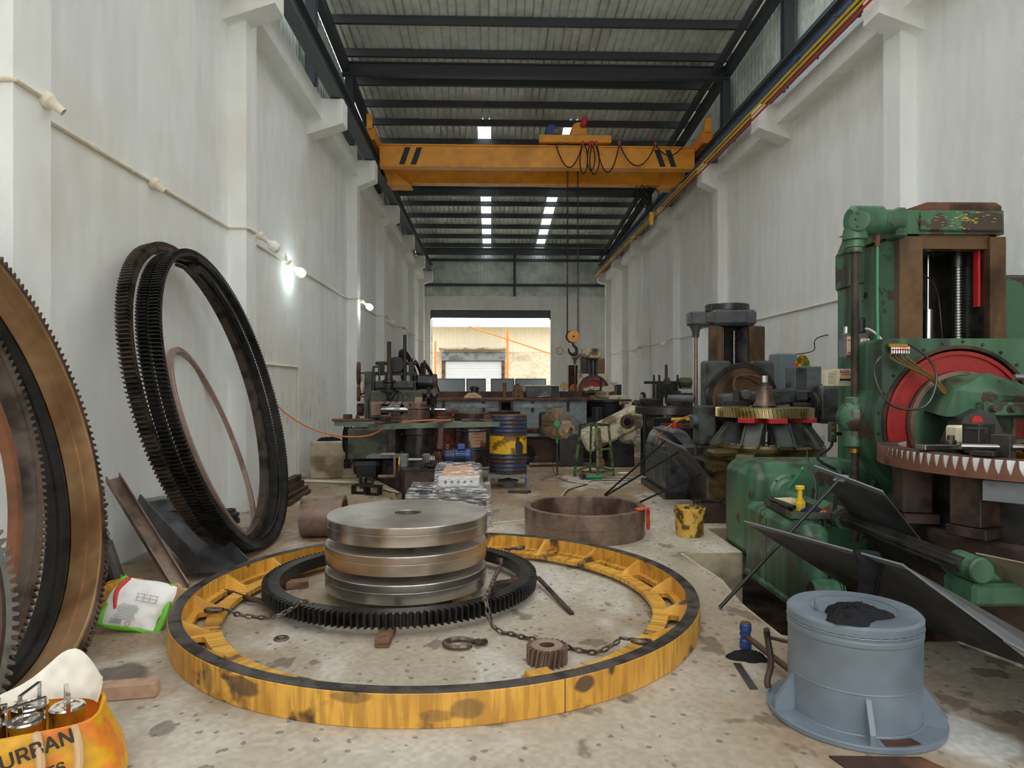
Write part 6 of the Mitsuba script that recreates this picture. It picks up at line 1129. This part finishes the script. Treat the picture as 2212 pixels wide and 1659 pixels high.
t.p('plastic_film', j(crump(hull([(-1.0, 7.86, .005), (.0, 7.86, .005), (-1.0, 8.66, .005), (.02, 8.66, .005), (-.95, 7.9, .33), (-.02, 7.9, .33), (-.95, 8.6, .37), (-.02, 8.6, .37), (-.9, 8.3, .4)]), .05, 16, 3)), 'm_wrap', 40, label='crinkled clear plastic film'); t.p('panel_film', crump(hull([(-.66, 8.12, .3), (-.1, 8.12, .3), (-.66, 8.56, .3), (-.1, 8.56, .3), (-.65, 8.16, .52), (-.12, 8.16, .52), (-.6, 8.4, .63), (-.2, 8.4, .64), (-.66, 8.56, .6), (-.12, 8.56, .6)]), .04, 16, 6), 'm_wrap', 40)
# ---------------------------------------------------------------- fan, stool, buckets, beams
t = Thing('pedestal_fan', 'rusty pedestal fan with teal hub standing in the middle of the hall', 'fan', M=TM((1.076, 11.45, 0)))
t.p('base', lathe([(0, 0), (.18, 0), (.18, .012), (.06, .045), (.035, .08), (0, .08)], 40), 'm_pinkband'); t.p('pole', j(cyl(.016, .45, (0, 0, .05)), cyl(.011, .3, (0, 0, .5))), 'm_steeldark'); t.p('neck', j(rod((0, 0, .6), (0, .03, .9), .02)), 'm_tealfan')
FM = TM((0, 0, .92), rz=-8)
gd = t.p('guard', mv(j(*[tube([(r_ * math.cos(a), -.10 + .10 * (r_ / .25) ** 2, r_ * math.sin(a)) for a in np.linspace(0, 2 * PI, 40, endpoint=False)], .0028, 4, closed=True) for r_ in np.linspace(.06, .25, 12)], *[tube([(r_ * math.cos(a), .08 - .06 * (r_ / .25) ** 2, r_ * math.sin(a)) for a in np.linspace(0, 2 * PI, 40, endpoint=False)], .0028, 4, closed=True) for r_ in np.linspace(.07, .25, 8)], tube([(.25 * math.cos(a), .01, .25 * math.sin(a)) for a in np.linspace(0, 2 * PI, 48, endpoint=False)], .006, 6, closed=True),
    *[tube([(.05 * math.cos(a), -.1, .05 * math.sin(a)), (.16 * math.cos(a), -.06, .16 * math.sin(a)), (.25 * math.cos(a), 0, .25 * math.sin(a))], .005, 5) for a in np.linspace(0, 2 * PI, 8, endpoint=False)]), M=FM), 'm_fanwire', 30, label='rusty wire guard')
t.p('hub', mv(cyl(.055, .05, (0, -.13, 0), 'y', 28, .012), M=FM), 'm_tealfan'); t.p('motor', mv(cyl(.07, .16, (0, .04, 0), 'y', 24, .02), M=FM), 'm_steeldark')
for k in range(3):
    M = FM @ trimesh.transformations.rotation_matrix(2.1 * k + .4, (0, 1, 0)); t.p('blade', mv(hull([(.04, -.03, -.02), (.04, -.01, .02), (.21, -.05, -.07), (.22, .01, .07), (.04, -.027, -.02), (.04, -.007, .02), (.21, -.047, -.07), (.22, .013, .07)]), M=M), 'm_pinkband', False)
t.p('cord', tube([(0, .0, .55), (-.08, -.02, .4), (-.07, -.03, .2), (0, -.1, .06), (.2, -.3, .006), (.4, -.5, .006)], .005, 5, res=24), 'm_rubber')
t = Thing('stool', 'tall worn green angle iron stool without seat beside the fan', 'stool'); LT = [(1.52, 11.95), (2.0, 11.95), (1.76, 12.35), (1.76, 11.75)]; LB = [(1.41, 11.9), (2.09, 11.95), (1.77, 12.55), (1.77, 11.62)]
for (a, b), (c, d) in zip(LT, LB): t.p('leg', bar((a, b, .88), (c, d, .0), .035, .035), 'm_stool', False)
o = [0, 3, 1, 2, 0]
for p_, q_ in zip(o, o[1:]): t.p('top_rail', bar((*LT[p_], .875), (*LT[q_], .875), .035, .035), 'm_stool', False); t.p('foot_rail', bar(*[(LB[i][0] * .9 + LT[i][0] * .1, LB[i][1] * .9 + LT[i][1] * .1, .1) for i in (p_, q_)], .03, .03), 'm_stool', False)
t.p('side_rail', bar((2.03, 11.95, .47), (1.77, 11.7, .47), .03, .03), 'm_stool', False)
t = Thing('angle_grinder', 'green angle grinder lying on the floor in front of the stool', 'power tool', M=TM((1.64, 11.55, 0), rz=4)); t.p('body', mv(j(cyl(.033, .26, b=.008)), (-.08, 0, .036), ry=90), 'm_tealfan'); t.p('head', j(cyl(.032, .06, (-.12, 0, .02)), box(.1, .05, .05, (-.09, 0, .04), .01)), 'm_black', 20); t.p('disc', mv(cyl(.06, .004), (-.14, -.01, .06), rx=70), 'm_rustdark'); t.p('cord', tube([(.18, 0, .03), (.4, .05, .006), (.7, -.05, .006), (.55, -.2, .006), (.2, -.16, .006), (-.1, -.35, .006)], .006, 5, res=30), 'm_rubber')
one('extension_cord', tube([(.02, 7.85, .012), (.25, 8.0, .008), (.55, 8.3, .008), (.75, 9.1, .008), (.95, 9.7, .008), (1.15, 10.5, .008), (1.4, 11.1, .008), (1.55, 11.3, .008)], .008, 6, res=60), 'm_pvc', 'beige extension cord lying across the floor from the wrapped machine to the stool', 'cord')
one('extension_cord', tube([(1.5, 10.9, .008), (1.1, 10.2, .008), (1.0, 9.7, .008), (.8, 9.3, .008), (.6, 9.25, .008), (.45, 9.0, .008), (.6, 8.7, .008), (.9, 8.8, .008)], .007, 6, res=60), 'm_rubber', 'black cord curling on the floor behind the brown rolled ring', 'cord')
t = Thing('fork_wrench', 'dark forked wrench lying on the floor in front of the yellow banded drum', 'wrench', M=TM((.40, 10.12, .02), rz=-8)); t.p('bar', j(box(.2, .05, .035, (-.06, 0, 0), .006), box(.06, .09, .04, (.05, 0, 0), .008), box(.1, .022, .035, (.12, .035, 0), .004), box(.06, .022, .035, (.1, -.035, 0), .004)), 'm_rustdark', 20)
t = Thing('gear_housing', 'cream painted gear housing lying tilted on the floor behind the stool', 'machine part'); t.p('body', mv(j(box(1.25, .5, .42, b=.05)), (2.30, 13.4, .72), ry=-26), 'm_cream', 20); t.p('flange', mv(box(.06, .56, .5, b=.01), (2.88, 13.4, 1.0), ry=-26), 'm_rustdark', 20); t.p('bore', mv(cyl(.07, .02), (2.55, 13.148, .86), rx=90), 'm_hole_shade'); t.p('bore_ring', mv(ring(.13, .08, 0, .015, 30), (2.55, 13.146, .86), rx=90), 'm_rust'); t.p('support', bx(2.2, 2.7, 13.2, 13.7, 0, .45, .02), 'm_oily', 20)
t = Thing('spindle_housing', 'cream flanged spindle housing lying left of the tilted gear housing', 'machine part'); t.p('body', mv(lathe([(0, 0), (.06, 0), (.07, .05), (.13, .06), (.13, .12), (.17, .13), (.17, .2), (.12, .22), (.12, .5), (0, .5)], 32), (1.5, 13.2, .72), rx=-95, rz=30), 'm_cream'); t.p('bore', mv(cyl(.04, .01), (1.5, 13.19, .72), rx=-95, rz=30), 'm_hole_shade'); t.p('stand', bx(1.3, 1.75, 13.3, 13.8, 0, .6), 'm_oily', False)
t = Thing('bucket', 'dirty white bucket carrying a black bowl by the right machines', 'bucket', M=TM((3.15, 16.4, 0))); t.p('shell', lathe([(0, 0), (.14, 0), (.155, .33), (.165, .33), (.165, .35), (.15, .35), (.135, .02), (0, .02)], 40), 'm_whitebucket'); t.p('splash', mv(box(.05, .005, .06), (.02, -.15, .12), rz=8), 'm_blue', False)
one('bowl', lathe([(0, 0), (.1, 0), (.19, .1), (.2, .1), (.2, .115), (.17, .13), (.05, .17), (0, .17)], 36), 'm_black', 'black bowl full of grit on top of the dirty white bucket', 'bowl', M=TM((3.15, 16.4, .352)))
t = Thing('bed_plate', 'long rust brown machine bed with grey top flange lying behind the fan', 'machine bed'); t.p('web', bx(.55, 2.02, 14.1, 14.5, .06, .52), 'm_bedplate', False); t.p('top_flange', bx(.5, 2.05, 13.9, 14.65, .52, .58, .01), 'm_bluegrey', 20); t.p('end_plate', bx(2.0, 2.1, 13.95, 14.6, 0, .56, .01), 'm_oily', 20)
one('floor_pipe', rod((.72, 13.3, .045), (1.72, 13.45, .045), .04, 16), 'm_rolled', 'brown steel pipe on the floor in front of the long brown bed', 'pipe')
for k, (x, y, s, lab) in enumerate(((.62, 13.75, .13, 'small dark steel block left on the floor by the brown bed'), (.8, 13.78, .16, 'taller dark steel block, second by the brown bed'), (1.35, 13.8, .14, 'dark steel block nearest the stool by the brown bed'))): one('steel_block', box(s * 1.6, s, s, (x, y, s / 2 + .001), .01), 'm_oily', lab, 'steel block', smooth=20)
one('wood_plank', bar((2.02, 12.9, .02), (1.98, 13.0, .75), .09, .03), 'm_wood', 'brown plank leaning behind the green stool', 'plank', smooth=False)
one('wood_handle_hammer', j(rod((2.45, 15.2, .03), (2.75, 15.1, .03), .018), box(.1, .05, .05, (2.42, 15.2, .03))), 'm_rust', 'small hammer with orange handle on the floor beyond the stool', 'hammer')
t = Thing('paper_scrap', 'white paper scrap on the floor by the dark cabinet', 'litter'); t.p('sheet', mv(rag((0, 0, 0), .12, .06, .02, 31, 14), (2.35, 12.3, .001)), 'm_white')
# beam with square hub and the rear benches
t = Thing('cross_beam_jig', 'long grey steel bar with square hub turning head above the oil drums', 'jig'); t.p('bar', j(bx(-.75, .12, 13.0, 13.12, 1.13, 1.2, .006), bx(.42, 1.32, 13.0, 13.12, 1.13, 1.2, .006)), 'm_bluegrey', 20); t.p('hub', prism(sbox(.14, 1.05, .40, 1.27).difference(sbox(.185, 1.09, .355, 1.23)), .3, 'xz', 12.9), 'm_rustdark', False); t.p('hub_back', bx(.18, .36, 13.17, 13.19, 1.08, 1.24), 'm_hole_shade', False)
t.p('spindle', cyl(.035, .32, (.25, 13.1, 1.27), n=14), 'm_rust'); t.p('round_plate', cyl(.42, .03, (.25, 13.2, 1.27), n=48), 'm_rust'); t.p('pillar', cyl(.3, 1.05, (.25, 13.3, 0), n=40), 'm_rustdark')
t = Thing('machine_bed', 'long blue grey machine bed with brown top running across the rear of the hall', 'machine bed'); t.p('side', bx(-1.55, 2.15, 15.8, 16.5, .35, 1.2), 'm_bluegrey', False); t.p('top', bx(-1.6, 2.2, 15.7, 16.6, 1.2, 1.25), 'm_rust', False); [t.p('leg', bx(x, x + .3, 15.9, 16.4, 0, .4), 'm_oily', False) for x in (-1.4, .2, 1.8)]
for x in (-1.1, -.2, .9, 1.7): t.p('bracket', bx(x, x + .06, 15.76, 15.8, .95, 1.18), 'm_rustdark', False)
t = Thing('steel_box_beam', 'dark brown box beam lying behind the blue grey machine bed', 'beam'); t.p('body', bx(-1.55, 2.3, 17.6, 18.1, .0, 1.38, .02), 'm_bedplate', 20)
t = Thing('radiator', 'boxy heat exchanger with white slotted top and finned front on the rear bed', 'radiator'); t.p('body', bx(.82, 1.42, 16.4, 17.2, 1.25, 1.52, .01), 'm_oily', 20); t.p('top', bx(.80, 1.45, 16.35, 17.2, 1.52, 1.545), 'm_cream2', False)
for k in range(2): t.p('slot', mv(box(.07, .3, .004, (1.0 + .25 * k, 16.6, 1.547)), M=None) if False else box(.07, .3, .004, (1.0 + .25 * k, 16.6, 1.547)), 'm_black', False)
t.p('fan_guard', mv(j(*[rod((0, 0, -.1), (.24 * math.cos(a), 0, -.1 + .26 * math.sin(a)), .005, 5) for a in np.linspace(.2, PI - .2, 9)]), (1.1, 16.38, 1.36)), 'm_steel'); t.p('fin_stack', j(*[bx(1.44 + .035 * k, 1.455 + .035 * k, 16.5, 17.1, 1.25, 1.52) for k in range(5)]), 'm_grey', False)
one('hub', lathe([(0, 0), (.13, 0), (.13, .1), (.09, .12), (.09, .2), (.11, .21), (.11, .24), (.06, .27), (0, .27)], 32), 'm_oily', 'dark stepped hub standing on the rear machine bed', 'hub', M=TM((-.38, 16.1, 1.251)))
one('rope_coil', mv(rag((0, 0, 0), .18, .12, .13, 41, 20), (-.42, 15.85, 1.252)), 'm_jute', 'pale rope bundle on the rear machine bed beside the hub', 'rope'); one('sacking', mv(rag((0, 0, 0), .17, .12, .34, 43, 22), (.60, 16.1, 1.252)), 'm_wood', 'brown sacking draped on the rear machine bed beside the radiator', 'sacking')
t = Thing('wall_bench', 'small grey bench under the wall clock at the back', 'bench'); t.p('top', bx(2.0, 3.5, 20.2, 20.7, 1.2, 1.27), 'm_bluegrey', False); [t.p('leg', bx(x, x + .06, 20.3, 20.36, 0, 1.2), 'm_oily', False) for x in (2.05, 3.4)]
one('clay_pot', lathe([(0, 0), (.08, 0), (.14, .12), (.13, .22), (.08, .26), (.09, .3), (0, .3)], 28), 'm_orange', 'round terracotta pot on the bench below the wall clock', 'pot', M=TM((2.42, 20.45, 1.271))); t = Thing('table_fan', 'small orange table fan on the bench left of the terracotta pot', 'fan', M=TM((2.12, 20.4, 1.271))); t.p('base', cyl(.08, .03, b=.008), 'm_redpaint'); t.p('stem', cyl(.015, .12, (0, 0, .02)), 'm_orange'); t.p('guard', mv(tube([(.11 * math.cos(a), 0, .11 * math.sin(a)) for a in np.linspace(0, 6.283, 24, endpoint=False)], .008, 6, closed=True), (0, -.02, .24)), 'm_orange'); t.p('blades', mv(j(*[mv(box(.18, .008, .05), ry=60 * k) for k in range(3)]), (0, -.02, .24)), 'm_yellow', False)
for k, (x, y, z, r_, lab) in enumerate(((.95, 13.9, .86, .16, 'black motor lying on the brown bed left of the fan'), (1.0, 14.0, .72, .2, 'dark coiled hose bundle beside the yellow banded drum'))):
    t = Thing('scrap_motor' if k == 0 else 'hose_bundle', lab, 'motor' if k == 0 else 'hose')
    if k == 0: t.p('body', mv(cyl(r_, .4, b=.03), (x, y, z), ry=90), 'm_black'); t.p('foot', bx(x, x + .4, y - .12, y + .12, .581, .75), 'm_black', False)
    else: t.p('coil', j(*[mv(tube([(r_ * math.cos(a), .0, r_ * math.sin(a)) for a in np.linspace(0, 6.28, 20, endpoint=False)], .025, 6, closed=True), (.62 + .01 * q, 13.6 + .05 * q, .23)) for q in range(4)]), 'm_rubber')
one('red_pipe_bend', mv(ring(.16, .12, 0, .1, 32, .01), (.86, 14.15, .581)), 'm_rust', 'reddish ring lying on the brown bed behind the fan', 'ring')
one('black_canister', cyl(.11, .5, (2.25, 14.9, .58), b=.02), 'm_black', 'black cylinder standing on the dark block behind the tilted cream housing', 'canister')
one('steel_block', bx(2.05, 2.5, 14.7, 15.1, 0, .575, .02), 'm_oily', 'dark cast block under the black cylinder behind the tilted cream housing', 'steel block', smooth=20)
one('sack', mv(rag((0, 0, 0), .28, .2, .5, 47, 24), (3.6, 15.0, 0)), 'm_wood', 'brown sack slumped by the bucket at the right wall', 'sack')
# rings leaning far back at the left wall
for k, (c, R, psi, phi, mm, lab) in enumerate((((-2.62, 23.9, 1.37), 1.40, -3, 14, 'm_browngear', 'gear ring leaning far back on the left wall beyond the left machine, tallest of three'), ((-2.30, 24.2, 1.22), 1.26, -3, 16, 'm_browngear', 'brown gear ring in the middle of the three leaning far back on the left wall'), ((-1.93, 24.6, 1.16), 1.22, -4, 19, 'm_rust', 'rusty red ring in front of the three leaning far back on the left wall'))):
    one('gear_ring', gear(R, R - .03, R - .08, .16 - .04 * k, 150, 0) if k < 2 else ring(R, R - .09, 0, .12, 120), mm, lab, 'gear ring', smooth=20, M=off(lean_frame((c[0], c[1], c[2] + .03), psi, phi), -.1))
# ---------------------------------------------------------------- left wall foot: block, hose, stacks
t = Thing('concrete_block', 'square concrete block against the left wall behind the upright rings', 'block'); t.p('body', bx(-3.0, -2.12, 11.75, 12.35, 0, .61, .015), 'm_conc', 20)
one('rag', rag((-2.75, 11.95, .612), .2, .12, .07, 51, 20), 'm_ragblack', 'black cloth on the concrete block at the left wall', 'cloth')
one('air_hose', tube([(-3.18, 10.6, 1.25), (-2.95, 10.6, 1.05), (-2.55, 10.55, .86), (-2.1, 10.35, .80), (-1.75, 10.3, .83), (-1.52, 10.4, .94), (-1.2, 10.4, 1.02), (-.6, 10.5, 1.03)], .012, 8, res=60), 'm_cable', 'orange air hose looping from the left wall to the pale green table arms', 'hose')
one('floor_conduit', rod((-3.15, 11.3, .03), (-1.75, 11.0, .03), .022, 10), 'm_pvc', 'pale pipe on the floor in front of the concrete block', 'pipe')
for k, (x, y, z, rz, lab) in enumerate(((-1.88, 10.15, 0, -12, 'short dark hollow section on the floor by the left machine, left of two'), (-1.66, 10.02, 0, -14, 'short dark hollow section on the floor by the left machine, right of two'), (-1.78, 10.1, .131, 5, 'short dark hollow section lying on top of the two others'))): one('hollow_section', mv(prism(sbox(-.1, 0, .1, .13).difference(sbox(-.085, .015, .085, .115)), .16, 'xz', -.08), (x, y, z), rz=rz), 'm_oily', lab, 'steel section', smooth=False)
one('oil_can', lathe([(0, 0), (.055, 0), (.055, .15), (.02, .19), (.015, .26), (0, .26)], 24), 'm_steeldark', 'dark oil can standing on the floor in front of the left machine', 'oil can', M=TM((-1.92, 10.65, .001)))
one('spanner', mv(spanner(.34, .05), (-1.36, 9.6, .103), rz=-50), 'm_rustdark', 'dark spanner on the concrete kerb of the left machine', 'spanner')
# ---------------------------------------------------------------- conduits, lamps, clock
CLIP = shape(box(.035, .03, .035, (0, 0, 0), .004), 'm_pvc', False)
def clips(t, P):
    for p_ in P: t.p('saddle_clip', CLIP, None, M=TM(p_))
t = Thing('conduit', 'cream electrical conduit running along the left wall above the gear rings', 'conduit')
CZ = 3.48; pts = []
for a, b in ((-1.0, .5), (.88, 4.51), (4.89, 8.72), (9.1, 15.85), (16.23, 19.8), (20.18, 23.7), (24.1, 27.5), (27.9, 31.4)):
    t.p('pipe', rod((XL + .018, a, CZ), (XL + .018, b, CZ), .015, 8), 'm_pvc'); clips(t, [(XL + .015, a + .3 + .6 * k, CZ) for k in range(int((b - a) / .6))])
    t.p('bend', tube([(XL + .018, b - .03, CZ), (XL + .06, b - .015, CZ), (PL - .02, b - .018, CZ), (PL + .015, b - .0, CZ + .0), (PL + .018, b + .05, CZ), (PL + .018, b + .3, CZ)], .015, 8), 'm_pvc')
t = Thing('conduit', 'cream conduit dropping down the left wall behind the concrete block', 'conduit'); t.p('pipe', tube([(XL + .02, 9.9, 1.85), (XL + .02, 11.7, 1.85), (XL + .02, 11.76, 1.83), (XL + .02, 11.78, 1.77), (XL + .02, 11.78, 0)], .016, 8), 'm_pvc')
t = Thing('conduit', 'cream electrical conduit running along the right wall behind the machines', 'conduit')
for a, b in ((9.1, 15.85), (16.23, 19.8), (20.18, 23.7), (24.1, 27.5), (27.9, 31.4)):
    t.p('pipe', rod((XR - .018, a, 2.86), (XR - .018, b, 2.86), .015, 8), 'm_pvc'); clips(t, [(XR - .015, a + .3 + .6 * k, 2.86) for k in range(int((b - a) / .6))]); t.p('bend', tube([(XR - .018, b - .03, 2.86), (PR + .02, b - .018, 2.86), (PR - .018, b + .05, 2.86), (PR - .018, b + .32, 2.86)], .015, 8), 'm_pvc')
one('wire', tube([(5.34, 11.0, 2.35), (5.3, 11.4, 2.25), (5.1, 11.0, 2.1), (4.6, 10.5, 2.02), (4.4, 10.4, 2.02)], .008, 6, res=30), 'm_rubber', 'thin black wire sagging from the right wall to the narrow cabinet', 'wire')
for i, (x, y, z, lit, lab) in enumerate(((PL + .02, 4.80, CZ, None, 'empty cream lamp holder on the leftmost pillar'), (XL + .03, 6.75, CZ, None, 'empty cream lamp holder on the left wall above the upright gear rings'), (PL + .03, 9.10, CZ, 0, 'unlit white bulb lamp on the second left pillar'), (XL + .03, 11.2, CZ, 1, 'lit white bulb lamp on the left wall, nearest of the lit lamps'), (PL + .03, 16.2, CZ, 1, 'lit white bulb lamp on the third left pillar, farther of the lit lamps'), (PL + .03, 20.15, CZ, 0, 'unlit bulb lamp far along the left wall'), (PL + .03, 24.0, CZ, 0, 'unlit bulb lamp farthest along the left wall'), (PR - .03, 20.1, 2.86, 0, 'unlit white bulb lamp far along the right wall'), (PR - .03, 24.0, 2.86, 0, 'unlit white bulb lamp farthest along the right wall'))):
    t = Thing('wall_lamp', lab, 'lamp'); s = 1 if x < 0 else -1; d = A((s * .75, .25, -.6)); d /= np.linalg.norm(d); M = axis_frame((x, y, z), d)
    t.p('box', mv(lathe([(0, -.01), (.055, -.01), (.055, .03), (.035, .06), (.028, .10), (.028, .13), (.02, .13), (.02, .10), (0, .10)], 24), M=M), 'm_pvc'); 
    if lit is None: t.p('socket', mv(cyl(.02, .004, (0, 0, .11)), M=M), 'm_pvcred')
    else:
        b_ = mv(lathe([(0, .13), (.022, .13), (.03, .15), (.066, .19), (.07, .22), (.066, .28), (.04, .31), (0, .315)], 32), M=M)
        k = t.p('bulb', b_, 'm_white')
        if lit: scene[k]['emitter'] = {'type': 'area', 'radiance': {'type': 'rgb', 'value': [3.6, 4.2, 4.0]}}
t = Thing('wall_clock', 'round wall clock with wooden rim on the back wall right of the opening', 'clock', M=axis_frame((3.2, YB - .002, 3.12), (0, -1, 0)))
t.p('face', cyl(.15, .02, n=40), 'm_white'); t.p('rim', ring(.175, .148, 0, .04, 40, .008), 'm_orange'); t.p('hands', j(mv(box(.1, .012, .004, (.05, 0, .024)), rz=-75), mv(box(.07, .014, .004, (.035, 0, .024)), rz=-100)), 'm_black', False); t.p('ticks', j(*[mv(box(.02, .006, .003, (.128, 0, .021)), rz=30 * k) for k in range(12)]), 'm_black', False)
t = Thing('switch_board', 'small socket board with black cable on the left pillar beside the left machine', 'socket board', M=TM((PL + .02, 15.9, 0))); t.p('board', bx(0, .06, -.1, .1, 1.5, 1.75, .01), 'm_woodpale', 20); t.p('plug', j(bx(.05, .12, -.08, .06, 1.42, 1.62, .01)), 'm_cream2', 20); t.p('cable', j(tube([(.1, 0, 1.45), (.16, .0, 1.2), (.2, -.05, .8), (.22, -.05, .4)], .01, 6, res=20), tube([(.12 + .07 * math.cos(a), -.02, 1.38 + .1 * math.sin(a)) for a in np.linspace(0, 6.28, 16, endpoint=False)], .01, 6, closed=True)), 'm_rubber')
